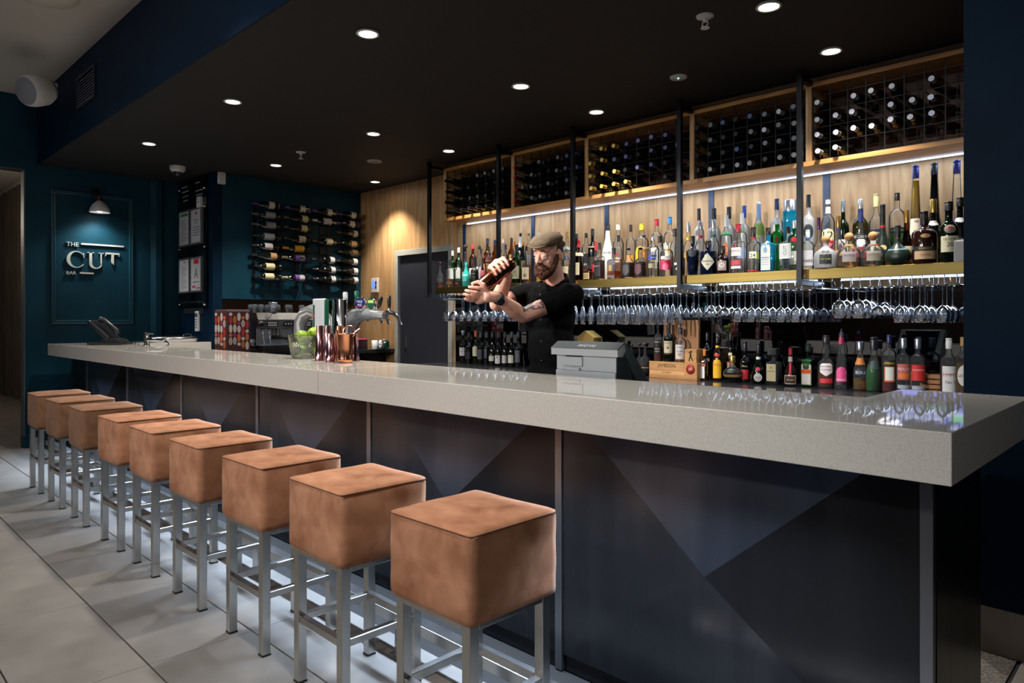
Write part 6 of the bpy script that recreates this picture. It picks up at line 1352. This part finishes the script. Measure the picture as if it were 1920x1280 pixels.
cbtn(510.5, 19, 5, 2, 'button_panel'); cbtn(540.5, 18, 3, 1, 'button_panel'); cbtn(575, 19, 5, 2, 'button_panel')
q = on_x(489, 607, cmx + .05); b = MB(); b.lathe([(.028, 0), (.026, .03), (.012, .034)], 18, mtx=Matrix.Translation((.05, q.y, zc)) @ Matrix.Rotation(PI / 2, 4, 'Y')); b.box(.05, .095, q.y - .008, q.y + .03, zc - .010, zc + .008, c=.003); b.build('steam_knob', M_blackpl, cm)
for yy in (q.y + .02, q.y + .09):
    b = MB(); b.tube([(.02, yy, zp0), (.05, yy, zp0 - .03), (.06, yy + .01, zp0 - .16)], .006, 8); b.build('steam_wand', M_chrome, cm)
for yy in (3.47, 3.70):
    b = MB(); b.lathe([(.042, -.075), (.042, 0)], 20, c=(.01, yy, zp0)); g = b.build('group_head', M_chrome, cm)
    b = MB(); b.lathe([(.036, -.115), (.038, -.075)], 18, c=(.01, yy, zp0)); b.tube([(.04, yy, zp0 - .09), (.10, yy, zp0 - .095), (.17, yy + .01, zp0 - .105)], [.010, .013, .012], 8); b.build('portafilter', M_blackpl, g)
b = MB(); b.box(-.03, .12, cy0, cy1, .03, .075, c=.004); b.build('drip_tray', M_blackpl, cm)
b = MB(); b.box(-.03, -.026, cy0 + .02, cy1 - .02, .075, zp0 - .005); b.build('backsplash', M_steel, cm)
q = on_x(475, 629, cmx); b = MB(); b.box(-.026, -.022, q.y - .04, q.y + .025, on_x(475, 635, cmx).z - ZCB, on_x(475, 623, cmx).z - ZCB); b.build('gauge_panel', M_blackpl, cm)
b = MB(); b.box(-.026, -.022, q.y - .035, q.y + .03, on_x(475, 642, cmx).z - ZCB, on_x(475, 636, cmx).z - ZCB); b.build('info_plate', paint((190, 190, 196), .5), cm)
for sy in (cy0 + .05, cy1 - .05):
    for sx in (-.36, .05):
        b = MB(); b.lathe([(.02, 0), (.016, .06 if sx < 0 else .031)], 12, c=(sx, sy, 0)); b.build('foot', M_blackpl, cm)
# covered grinder with the retro printed cover
gx0, gx1, gy0, gy1 = -7.15, -6.845, 2.955 + .19, 3.215
gy0 = 3.135 + .0
q0, q1 = on_x(425, 620, -6.80), on_x(474, 590, -6.80)
gy0, gy1 = q0.y, q1.y - .02; gz = on_x(440, 580, -6.80).z - ZCB
gx0, gx1 = on_y(401, 620, gy0).x, -6.80
gc = thing('appliance_cover', 'box shaped cloth cover printed with brown, pink and white ovals beside the espresso machine', 'cover', (0, 0, ZCB))
M_cov = mat('cover_cloth', (58, 20, 22), .7)
b = MB(); b.box(gx0, gx1, gy0, gy1, .001, gz, c=.02); b.build('cloth', M_cov, gc)
COLS = [(190, 176, 166), (168, 30, 40), (186, 100, 44), (156, 26, 84), (206, 84, 50), (110, 70, 50)]
OV = {c: MB() for c in range(6)}
def ov(P, w_, h_, ci, split):
    def el(sx, sz, m_, off):
        pts = [(math.cos(2 * PI * i / 16) * sx, math.sin(2 * PI * i / 16) * sz) for i in range(16)]
        OV[m_].add([P(a, e, off) for a, e in pts], [tuple(range(16))])
    el(w_ / 2, h_ / 2, ci, .0009)
    if split: el(w_ * .10, h_ * .40, 5, .0014)
for face in (0, 1):
    L = (gy1 - gy0 if face == 0 else gx1 - gx0) - .036; n = 5 if face == 0 else 4; cw = L / n
    for i in range(n):
        z = gz - .03 - (.035 if i % 2 else 0); r = 0
        while z > .05:
            hh_ = (.034, .075, .085)[(r + i) % 3]; ci = (i * 2 + r) % 5; z -= hh_ / 2
            if z - hh_ / 2 < .006: break
            o_ = .018 + cw * (i + .5)
            if face == 0: P = lambda a, e, off, o_=o_, z=z: (gx1 + off, gy0 + o_ + a, z + e)
            else: P = lambda a, e, off, o_=o_, z=z: (gx0 + o_ + a, gy0 - off, z + e)
            ov(P, cw * .84, hh_, (0 if (r + i) % 2 == 0 else 1 + (i + r // 2) % 4), (r + i) % 3 == 1 and ci % 2 == 0)
            z -= hh_ / 2 + .004; r += 1
for ci, b in OV.items():
    if b.v:
        o = b.build('printed_ovals', paint(COLS[ci], .7), gc, fix=False); o['kind'] = 'stuff'
# cups and glasses on top of the machine, recess shelf
tb = MB(); tb.lathe([(.026, 0), (.030, .002), (.037, .085), (.0355, .085), (.028, .008), (.002, .006)], 16, caps=False); tbm = tb.mesh('tumbler_wall', G_stem)
sp_ = [(3.27, -.10), (3.36, -.14), (3.47, -.21), (3.54, -.14), (3.30, -.24), (3.42, -.26), (3.52, -.24), (3.63, -.08), (3.70, -.18), (3.80, -.1)]
for i, (y, dx) in enumerate(sp_):
    t = thing('tumbler', 'clear tumbler upside down on the espresso machine, %s along its top' % ORD[i], 'glass', (cmx + dx, y, ZCB + top + .001), 0, 'tumblers on the espresso machine')
    put('tumbler_wall', tbm, t); t.rotation_euler = (PI, 0, 0); t.location.z += .085
t = thing('glass_jug', 'stubby ribbed glass jug standing on the espresso machine', 'jug', (on_x(512, 580, cmx - .02).x, on_x(512, 580, cmx - .02).y, ZCB + top + .001))
b = MB(); b.lathe([(.042, 0), (.046, .004), (.047, .03), (.043, .05), (.045, .11), (.043, .11), (.041, .05), (.044, .03), (.04, .01), (.004, .008)], 20, caps=False); b.build('jug_wall', G_stem, t)
b = MB(); b.tube([(.045, 0, .09), (.08, 0, .085), (.085, 0, .05), (.046, 0, .03)], .006, 8); b.build('handle', G_stem, t)
# little things on the bench left of the door
YB2 = 4.55
q = on_y(690, 670, YB2); k = depth(q) / FPX
t = thing('coffee_tin', 'dark tin with pink top band and yellow pink edge beside the taps', 'tin', (q.x - .06, YB2 - .1, ZCB + .001))
hh = on_y(690, 635, YB2).z - ZCB
b = MB(); b.box(-.10, .10, -.07, .07, 0, hh * .86, c=.006); b.build('body', paint((38, 24, 28), .4), t)
b = MB(); b.box(-.101, .101, -.071, .071, hh * .86, hh, c=.006); b.build('lid', paint((190, 40, 110), .4), t)
b = MB(); b.box(-.1008, -.06, -.0712, -.0702, .01, hh * .84); b.build('print_yellow', paint((226, 190, 60), .5), t)
for i, (px, wpx, yt, lab) in enumerate(((707, 15, 640, 'glass canister with steel knob lid in front of the door'), (720, 14, 637, 'second glass canister, closer to the door frame'))):
    q = on_y(px, 660, 4.70 + i * .06); k = depth(q) / FPX; hh = on_y(px, yt, q.y).z - ZCB; r = wpx * k / 2
    t = thing('canister', lab, 'canister', (q.x, q.y, ZCB + .001))
    b = MB(); b.lathe([(r * .95, 0), (r, .006), (r, hh * .7), (r * .8, hh * .76)], 20); b.build('jar', G_stem, t)
    b = MB(); b.lathe([(r * .96, .004), (r * .96, hh * .4)], 16); b.build('contents', paint((120, 96, 74), .8), t)
    b = MB(); b.lathe([(r * .9, hh * .76), (r * .92, hh * .82), (r * .4, hh * .88), (.01, hh * .9)], 20); b.sphere((0, 0, hh * .94), .014); b.build('lid', M_steel, t)
for i, px in enumerate((703, 714, 724)):
    q = on_y(px, 668, 4.56 + .05 * i); t = thing('cup', ['white takeaway cup at the near end of the bench by the door', 'steel milk jug between the white cup and the green can', 'green and silver can by the door frame'][i], 'cup', (q.x, q.y, ZCB + .001))
    b = MB(); r = .038; b.lathe([(r * .8, 0), (r * .82, .004), (r, .10), (r * .96, .10), (r * .78, .008), (.003, .008)], 18, caps=False); b.build('cup_wall', [M_whitepl, M_steel, M_chrome][i], t)
    if i == 2: b = MB(); b.lathe([(r * .86, .02), (r * .99, .08)], 18, caps=False); b.build('label', M_dkg, t)
    if i == 1: b = MB(); b.tube([(r * .95, 0, .085), (r * 1.7, 0, .08), (r * 1.7, 0, .03), (r * .86, 0, .02)], .004, 6); b.build('handle', M_steel, t)
# ------------------------------------------------------------------ the bartender
from mathutils import noise as mnoise
def remeshed(b, voxel, smooth=3, fac=.5):
    me = b.mesh('tmp', [M_blackpl]); o = bpy.data.objects.new('tmp', me); COL.objects.link(o)
    r = o.modifiers.new('r', 'REMESH'); r.mode = 'VOXEL'; r.voxel_size = voxel
    s = o.modifiers.new('s', 'SMOOTH'); s.factor = fac; s.iterations = smooth
    bpy.context.view_layer.update(); dg = bpy.context.evaluated_depsgraph_get()
    out = bpy.data.meshes.new_from_object(o.evaluated_get(dg)); bpy.data.objects.remove(o); bpy.data.meshes.remove(me)
    out.materials.clear(); out.polygons.foreach_set('use_smooth', [True] * len(out.polygons)); return out
def cap_(b, p, q, r0, r1=None, n=14):
    """tapered capsule"""
    p, q = Vector(p), Vector(q); r1 = r0 if r1 is None else r1; ax = (q - p); L = ax.length
    M = Matrix.Translation(p) @ Vector((0, 0, 1)).rotation_difference(ax.normalized()).to_matrix().to_4x4()
    prof = [(max(.0005, r0 * math.sin(t)), -r0 * math.cos(t)) for t in (0.02, .5, 1.0, PI / 2)] + [(max(.0005, r1 * math.cos(t)), L + r1 * math.sin(t)) for t in (0, .5, 1.05, 1.55)]
    b.lathe(prof, n, mtx=M)
def chain(b, pts, rs):
    for i in range(len(pts) - 1): cap_(b, pts[i], pts[i + 1], rs[i], rs[i + 1])
def ell(b, M, c, r, n=18, k=12):
    b.sphere((0, 0, 0), tuple(r), n, k, mtx=M @ Matrix.Translation(c))
PX = at_d
pr = thing('person', 'bearded bartender in black shirt and brown flat cap shaking a copper shaker', 'person', (0, 0, 0))
toward, right, up = Vector((-FW[0], -FW[1], 0)), Vector((RT[0], RT[1], 0)), Vector((0, 0, 1))
# head frame
yaw, pitch, roll = math.radians(38), math.radians(13), math.radians(-5)
fw = (toward * math.cos(yaw) - right * math.sin(yaw)) * math.cos(pitch) - up * math.sin(pitch)
lf = up.cross(fw).normalized(); u_ = fw.cross(lf).normalized()
R_ = Matrix.Rotation(roll, 3, fw); lf, u_ = R_ @ lf, R_ @ u_
HC = PX(1027, 477.5, 4.10)
HM = Matrix.Translation(HC) @ Matrix((lf, fw, u_)).transposed().to_4x4() @ Matrix.Scale(.98, 4)
H = lambda *p: HM @ Vector(p)
sL, sR = PX(1073, 551, 4.08), PX(990, 549, 4.36)          # shoulders: his left is on the picture's right
neck0, neck1 = PX(1046, 534, 4.20), H(0, -.03, -.05)
eL, wL = PX(980, 592, 3.97), PX(930, 556, 3.84)
eR, wR = PX(931, 570, 4.12), PX(952, 515, 3.99)
chest = (sL + sR) / 2 + Vector((0, 0, -.14)); pel = PX(1034, 705, 4.20); waist = PX(1036, 655, 4.20)
acr = (sL - sR).normalized(); front = acr.cross(up).normalized()
if front.dot(toward) < 0: front = -front
TM = Matrix((acr, front, up)).transposed().to_4x4()
floorz = .0
def torso(b, g):
    ell(b, Matrix.Translation(chest) @ TM, (0, .0, .02), (.180 + g, .118 + g, .20 + g)); ell(b, Matrix.Translation(waist) @ TM, (0, .01, 0), (.158 + g, .118 + g, .20 + g)); ell(b, Matrix.Translation(pel) @ TM, (0, 0, 0), (.165 + g, .12 + g, .14 + g))
    cap_(b, sL - acr * .03, sR + acr * .03, .062 + g, .062 + g); cap_(b, neck0 + Vector((0, 0, -.03)), (sL * .65 + sR * .35), .055 + g, .05 + g); cap_(b, neck0 + Vector((0, 0, -.03)), (sR * .65 + sL * .35), .055 + g, .05 + g)
body = MB(); torso(body, -.030)
chain(body, [neck0 + Vector((0, 0, -.05)), neck1], [.060, .056])
chain(body, [sL, sL.lerp(eL, .45), eL], [.056, .053, .043]); chain(body, [eL, eL.lerp(wL, .35), wL], [.043, .046, .029])
chain(body, [sR, sR.lerp(eR, .45), eR], [.056, .052, .043]); chain(body, [eR, eR.lerp(wR, .35), wR], [.043, .046, .029])
hipL, hipR = pel + acr * .085 + Vector((0, 0, -.05)), pel - acr * .085 + Vector((0, 0, -.05))
anL, anR = Vector((hipL.x, hipL.y, .09)), Vector((hipR.x, hipR.y, .09))
for h_, a_ in ((hipL, anL), (hipR, anR)):
    kn = h_.lerp(a_, .5) + front * .02; chain(body, [h_, kn, kn.lerp(a_, .35), a_], [.085, .058, .056, .038]); cap_(body, a_ + Vector((0, 0, -.04)), a_ + front * .15 + Vector((0, 0, -.05)), .04, .035)
# head
ell(body, HM, (0, -.015, .035), (.076, .097, .090)); ell(body, HM, (0, .018, -.045), (.060, .070, .074)); ell(body, HM, (0, .055, -.092), (.030, .028, .026))
cap_(body, H(-.030, .078, .030), H(.030, .078, .030), .0125); ell(body, HM, (0, .060, .05), (.058, .036, .045))
cap_(body, H(0, .086, .014), H(0, .110, -.026), .0080, .0108)
for s_ in (-1, 1):
    ell(body, HM, (s_ * .013, .096, -.028), (.010, .012, .009)); ell(body, HM, (s_ * .020, .074, -.004), (.015, .017, .022)); ell(body, HM, (s_ * .038, .046, -.022), (.021, .024, .028))
    ell(body, HM, (s_ * .032, .0732, .0125), (.0175, .0150, .0090)); ell(body, HM, (s_ * .032, .0725, -.0065), (.0165, .0140, .0062))
    ell(body, HM @ Matrix.Translation((s_ * .078, -.012, .000)) @ Matrix.Rotation(s_ * .35, 4, 'Z') @ Matrix.Rotation(-.15, 4, 'X'), (0, 0, 0), (.009, .021, .034))
cap_(body, H(-.018, .084, -.060), H(.018, .084, -.060), .008)
# shaker axis, so that the hands can close round it
S0, S1 = PX(881, 553, 3.83), PX(962, 492, 3.93)
ax = (S1 - S0).normalized(); SLn = (S1 - S0).length
v1 = ax.cross(toward).normalized()                          # roughly up-left across the shaker
if v1.dot(up) < 0: v1 = -v1
v2 = ax.cross(v1).normalized()
if v2.dot(toward) < 0: v2 = -v2                             # towards the camera
def srad(f): return (.030 + (.046 - .030) * f / .52) if f < .52 else (.043 - (.043 - .031) * (f - .52) / .48)
def around(f, ang, extra=0.):
    """point on the shaker skin: ang 0 faces up, 90 faces the camera"""
    a = math.radians(ang); return S0 + ax * (SLn * f) + (v1 * math.cos(a) + v2 * math.sin(a)) * (srad(max(0, min(1, f))) + extra)
def finger(pts, r): chain(body, pts, [r * k for k in (1.08, 1.0, .92, .80)][:len(pts)])
# his left hand cups the low end: palm below and behind, fingers out along it, thumb on top
pc = (wL * .45 + around(.10, 150, .018) * .55)
cap_(body, wL, pc, .030, .032); cap_(body, pc, around(.20, 165, .020), .030, .024); cap_(body, pc, around(.07, 190, .020), .028, .022)
KL = [around(.24, 130, .012), around(.17, 148, .013), around(.10, 165, .014), around(.04, 182, .013)]
for i, (kn, a0) in enumerate(zip(KL, (130, 148, 165, 182))):
    cap_(body, pc, kn, .018, .0115)
    f0 = (.16, .07, .0, -.05)[i]; ln = (.9, 1.0, .95, .8)[i]
    finger([kn, around(f0, a0 - 42 * ln, .011), around(f0 - .07, a0 - 82 * ln, .010), around(f0 - .10, a0 - 112 * ln, .009)], (.0100, .0104, .0100, .0088)[i])
finger([wL.lerp(pc, .7) + v1 * .016, around(.26, 95, .014), around(.22, 55, .012), around(.14, 28, .011)], .0118)
# his right hand grips the upper end from behind: back of the hand above, fingers coming over to the front
pR = around(.80, -40, .026)
cap_(body, wR, pR, .029, .032); cap_(body, pR, around(.92, -30, .022), .026, .020); cap_(body, pR, around(.66, -30, .022), .028, .021)
for i, f in enumerate((.60, .70, .80, .89)):
    k_ = around(f, -8, .016); cap_(body, pR, k_, .019, .0118)
    finger([k_, around(f - .015, 32, .0125), around(f - .03, 66, .0105), around(f - .045, 92, .0092)], (.0104, .0108, .0104, .0092)[i])
finger([pR.lerp(wR, .3) - v1 * .006, around(.78, -95, .015), around(.68, -128, .012), around(.58, -150, .010)], .0118)
M_skin = noise_mat('skin', (206, 150, 130), (222, 170, 150), (30, 30, 30), 3, rough=.5, spec=.35, bump=.03)
N_, L_, B_ = nodes(M_skin); B_.inputs['Subsurface Weight'].default_value = .12; B_.inputs['Subsurface Radius'].default_value = (.012, .005, .003)
M_ink = [noise_mat('tattoo_grey', (70, 64, 66), (98, 86, 86), (60, 60, 60), 3, rough=.5), noise_mat('tattoo_green', (74, 92, 80), (100, 116, 98), (60, 60, 60), 3, rough=.5), noise_mat('tattoo_red', (150, 70, 76), (170, 92, 92), (60, 60, 60), 3, rough=.5), noise_mat('tattoo_violet', (92, 72, 98), (120, 94, 116), (60, 60, 60), 3, rough=.5)]
me = remeshed(body, .0042, 3, .45)
for m in [M_skin] + M_ink: me.materials.append(m)
# tattoo of flowers and leaves on the upper arm: print that follows the skin
arm = (eL - sL); AL = arm.length; au = arm.normalized()
c1 = PX(1008, 569, 3.98); fl = [(PX(1006, 567, 3.9), .036, 3), (PX(1027, 563, 3.9), .012, 2), (PX(1030, 577, 3.9), .017, 1), (PX(984, 573, 3.9), .016, 0), (PX(1004, 553, 3.95), .013, 1)]
mi = [0] * len(me.polygons)
for p in me.polygons:
    c = p.center; t_ = (c - sL).dot(au)
    if AL * .30 < t_ < AL * 1.02 and (c - sL - au * t_).length < .075 and p.normal.dot(toward) > -.3:
        for ctr, r, k in fl:
            d_ = c - ctr; x_, y_ = d_.dot(right), d_.z
            q_ = math.hypot(x_, y_); an = math.atan2(y_, x_)
            if q_ < r * (1 + .22 * math.cos(6 * an)):
                if k == 3 and (abs(math.sin(3 * an)) < .35 or abs(q_ - r * .9) < .004 or q_ < .006): mi[p.index] = 4 if q_ > .006 else 1
                elif k != 3: mi[p.index] = 1 + k
        x_, y_ = (c - fl[3][0]).dot(right), (c - fl[3][0]).z
        if mi[p.index] == 0 and abs(x_ - .01) < .10 and abs(y_ - .2 * x_) < .032 and mnoise.noise(Vector((x_ * 30, y_ * 90, 1.5))) > .02: mi[p.index] = 1
me.polygons.foreach_set('material_index', mi)
put('body', me, pr)
# eyes
for s_ in (-1, 1):
    e = MB(); e.sphere((0, 0, 0), .0118, 14, 10, mtx=HM @ Matrix.Translation((s_ * .032, .0728, .0015))); eo = e.build('eye', paint((168, 156, 148), .25), pr)
    e = MB(); e.sphere((0, 0, 0), (.0058, .003, .0058), 12, 6, mtx=HM @ Matrix.Translation((s_ * .032 - .002, .0832, .0005))); e.build('iris', paint((52, 44, 38), .15), eo)
M_hair = noise_mat('beard_brown', (54, 33, 22), (90, 56, 37), (140, 140, 60), 4, rough=.8, bump=.5, spec=.25)
e = MB()
for s_ in (-1, 1): chain(e, [H(s_ * .014, .0900, .034), H(s_ * .030, .0890, .037), H(s_ * .043, .0790, .032)], [.0042, .0052, .0035])
e.build('eyebrows', M_hair, pr)
e = MB(); chain(e, [H(-.017, .0895, -.0585), H(0, .0925, -.0575), H(.017, .0895, -.0585)], [.0035, .0048, .0035]); e.build('lip', paint((176, 106, 96), .45), pr)
e = MB(); ell(e, HM, (0, .042, -.090), (.055, .054, .042)); ell(e, HM, (0, .058, -.112), (.035, .031, .031))
for s_ in (-1, 1): chain(e, [H(s_ * .068, -.004, .02), H(s_ * .066, .012, -.03), H(s_ * .054, .038, -.075), H(s_ * .028, .068, -.10)], [.010, .016, .020, .022]); chain(e, [H(s_ * .003, .0955, -.046), H(s_ * .020, .089, -.050), H(s_ * .036, .070, -.070)], [.008, .010, .012])
cap_(e, H(-.016, .086, -.074), H(.016, .086, -.074), .009)
bm_ = remeshed(e, .0035, 1)
for v in bm_.vertices:
    v.co += v.normal * (.0045 * mnoise.noise(v.co * 160) + .003 * mnoise.noise(v.co * 420))
bm_.materials.append(M_hair); put('beard', bm_, pr)
e = MB(); ell(e, HM, (0, -.022, .030), (.0785, .096, .085)); hm_ = remeshed(e, .006, 1)
bmh = bmesh.new(); bmh.from_mesh(hm_); iv = HM.inverted()
bmesh.ops.delete(bmh, geom=[v for v in bmh.verts if (iv @ v.co).y > .012 or (iv @ v.co).z < -.055], context='VERTS'); bmh.to_mesh(hm_); bmh.free()
hm_.materials.append(noise_mat('hair_short', (52, 36, 26), (84, 60, 44), (160, 160, 160), 3, rough=.85, bump=.3)); put('hair', hm_, pr)
# flat cap
e = MB(); ell(e, HM @ Matrix.Rotation(-.10, 4, 'X'), (0, -.006, .088), (.090, .116, .044)); ell(e, HM @ Matrix.Rotation(-.14, 4, 'X'), (0, .050, .090), (.074, .070, .028)); cap_(e, H(-.05, -.086, .056), H(.05, -.086, .056), .020); cap_(e, H(-.074, -.02, .062), H(-.05, -.08, .054), .016); cap_(e, H(.074, -.02, .062), H(.05, -.08, .054), .016)
cm_ = remeshed(e, .006, 4)
for v in cm_.vertices: v.co += v.normal * (.003 * mnoise.noise(v.co * 28))
M_tweed = noise_mat('tweed', (92, 78, 62), (124, 108, 88), (420, 420, 420), 2, rough=.95, bump=.2, spec=.15)
cm_.materials.append(M_tweed); fc = put('flat_cap', cm_, pr)
e = MB(); ell(e, HM @ Matrix.Translation((0, .088, .074)) @ Matrix.Rotation(-.28, 4, 'X'), (0, 0, 0), (.066, .052, .0075), 24, 10); e.build('brim', M_tweed, fc)
# shirt
e = MB(); torso(e, .006); hemL, hemR = sL.lerp(eL, .60), sR.lerp(eR, .60)
chain(e, [sL, hemL], [.070, .068]); chain(e, [sR, hemR], [.070, .066])
sm = remeshed(e, .007, 4)
bms = bmesh.new(); bms.from_mesh(sm)
for s_, h_ in ((sL, hemL), (sR, hemR)):                   # cut the sleeves, the neck and the hem open
    d_ = (h_ - s_).normalized()
    near = [f for f in bms.faces if all(((v.co - s_) - d_ * (v.co - s_).dot(d_)).length < .088 and -.03 < (v.co - h_).dot(d_) < .12 for v in f.verts)]
    gm = list({v for f in near for v in f.verts}) + list({q for f in near for q in f.edges}) + near
    bmesh.ops.bisect_plane(bms, geom=gm, plane_co=h_ + d_ * .01, plane_no=d_, clear_outer=True)
gm = [f for f in bms.faces if (f.calc_center_median() - neck0).length < .11]
gm = list({v for f in gm for v in f.verts}) + list({q for f in gm for q in f.edges}) + gm
bmesh.ops.bisect_plane(bms, geom=gm, plane_co=neck0 + Vector((0, 0, .012)), plane_no=(0, 0, 1), clear_outer=True)
bmesh.ops.bisect_plane(bms, geom=list(bms.verts) + list(bms.edges) + list(bms.faces), plane_co=pel - Vector((0, 0, .06)), plane_no=(0, 0, -1), clear_outer=True)
bms.to_mesh(sm); bms.free()
for v in sm.vertices: v.co += v.normal * (.006 * mnoise.noise(Vector((v.co.x * 12, v.co.y * 12, v.co.z * 7))) + .003 * mnoise.noise(v.co * 30))
M_shirt = noise_mat('shirt_black', (5, 5, 6), (9, 9, 10), (60, 60, 60), 3, rough=.9, spec=.06, bump=.1)
sm.materials.append(M_shirt); so = put('shirt', sm, pr)
md = so.modifiers.new('cloth', 'SOLIDIFY'); md.thickness = .003; md.offset = -1
nn = (neck1 - neck0).normalized(); a1 = nn.cross(acr).normalized(); a0 = a1.cross(nn)
e = MB()
for th, zz_ in ((.070, .030), (.076, .004)):
    pass
pts0, pts1 = [], []
for i in range(29):
    a = math.radians(24 + 312 * i / 28); f_ = -a1 if a1.dot(front) < 0 else a1
    d_ = f_ * math.cos(a) + a0 * math.sin(a)
    pts0.append(neck0 - nn * .015 + d_ * .082 + front * .01); pts1.append(neck0 + nn * .045 + d_ * .069 - f_ * .004)
k_ = len(pts0); e.add(pts0 + pts1, [(i, i + 1, i + 1 + k_, i + k_) for i in range(k_ - 1)], 0, True)
col_ = e.build('collar', M_shirt, so); md = col_.modifiers.new('cloth', 'SOLIDIFY'); md.thickness = .006
bt_ = MB(); bt_.lathe([(.0058, 0), (.0055, .0025), (.001, .003)], 12); btm_ = bt_.mesh('button', paint((40, 40, 42), .3))
pk = front * .132
for i, (px, py) in enumerate(((1012, 537), (1013, 553), (1014, 600), (1015, 640), (1016, 676))):
    o = put('button', btm_, so); ry_ = ray(px, py); org = Vector((0, 0, CAM_Z)); hit = so.data and so.ray_cast(org, Vector(ry_).normalized()) if False else None
    bpy.context.view_layer.update()
    ok_, loc_, nrm_, idx_ = so.ray_cast(org, Vector(ry_).normalized())
    if ok_: o.matrix_world = Matrix.Translation(loc_ + nrm_ * .001) @ nrm_.to_track_quat('Z', 'Y').to_matrix().to_4x4()
    else: bpy.data.objects.remove(o)
# trousers and shoes, hidden by the bar
e = MB(); ell(e, Matrix.Translation(pel) @ TM, (0, 0, -.02), (.172, .128, .13))
for h_, a_ in ((hipL, anL), (hipR, anR)):
    kn = h_.lerp(a_, .5) + front * .02; chain(e, [h_, kn, a_ + Vector((0, 0, .0))], [.094, .072, .058])
tm_ = remeshed(e, .012, 3); tm_.materials.append(paint((24, 24, 28), .8)); put('trousers', tm_, pr)
for a_ in (anL, anR):
    e = MB(); M = Matrix.Translation(Vector((a_.x, a_.y, 0)) + front * .06) @ TM; ell(e, M, (0, 0, .045), (.052, .145, .045)); ell(e, M, (0, -.06, .08), (.05, .07, .05)); e.box(-.001, .001, -.001, .001, 0, .002)
    sh_ = remeshed(MBJ, .01, 2) if False else None
    bx_ = MB(); ell(bx_, M, (0, 0, .05), (.052, .145, .049)); ell(bx_, M, (0, -.07, .085), (.05, .068, .055)); mm = remeshed(bx_, .01, 2)
    for v in mm.vertices: v.co.z = max(v.co.z, .001)
    mm.materials.append(paint((20, 19, 19), .4)); put('shoe', mm, pr)
# wristwatch
wd = (wL - eL).normalized(); wc = wL - wd * .020
Mw = Matrix.Translation(wc) @ Vector((0, 0, 1)).rotation_difference(wd).to_matrix().to_4x4()
e = MB(); e.lathe([(.0335, -.011), (.0355, -.011), (.0355, .011), (.0335, .011)], 28, caps=False, mtx=Mw); ws = e.build('watch_strap', M_blackpl, pr)
dv = (toward * .85 - up * .1 - right * .1); dv = (dv - wd * dv.dot(wd)).normalized(); pc_ = wc + dv * .037
Md = Matrix.Translation(pc_) @ Vector((0, 0, 1)).rotation_difference(dv).to_matrix().to_4x4()
e = MB(); e.lathe([(.022, -.006), (.0235, .0), (.022, .006), (.019, .007)], 28, mtx=Md); wo = e.build('watch_case', M_black, ws)
e = MB(); e.lathe([(.0188, .0072), (.001, .0074)], 24, mtx=Md); e.build('watch_dial', paint((30, 32, 36), .12), wo)
# the shaker in his hands
sk = thing('cocktail_shaker', 'copper two part cocktail shaker held slanted in both hands of the bartender', 'shaker', S0)
Ms = Vector((0, 0, 1)).rotation_difference(ax).to_matrix().to_4x4()
e = MB(); e.lathe([(.003, .002), (srad(0) - .003, 0), (srad(0), .004), (srad(.10), SLn * .10), (srad(.105) + .0008, SLn * .11), (srad(.5), SLn * .50), (srad(.52) + .0014, SLn * .515), (srad(.52) + .0014, SLn * .525), (srad(.52) - .002, SLn * .527)], 36, mtx=Ms); e.build('large_tin', M_cop2 := mat('copper_deep', (206, 134, 104), .20, 1.), sk)
e = MB(); e.lathe([(.0425, SLn * .50), (.043, SLn * .53), (srad(.9), SLn * .90), (srad(.905) + .0006, SLn * .91), (srad(1.0), SLn - .004), (srad(1) - .003, SLn), (.003, SLn - .002)], 36, mtx=Ms); e.build('small_tin', M_cop2, sk)
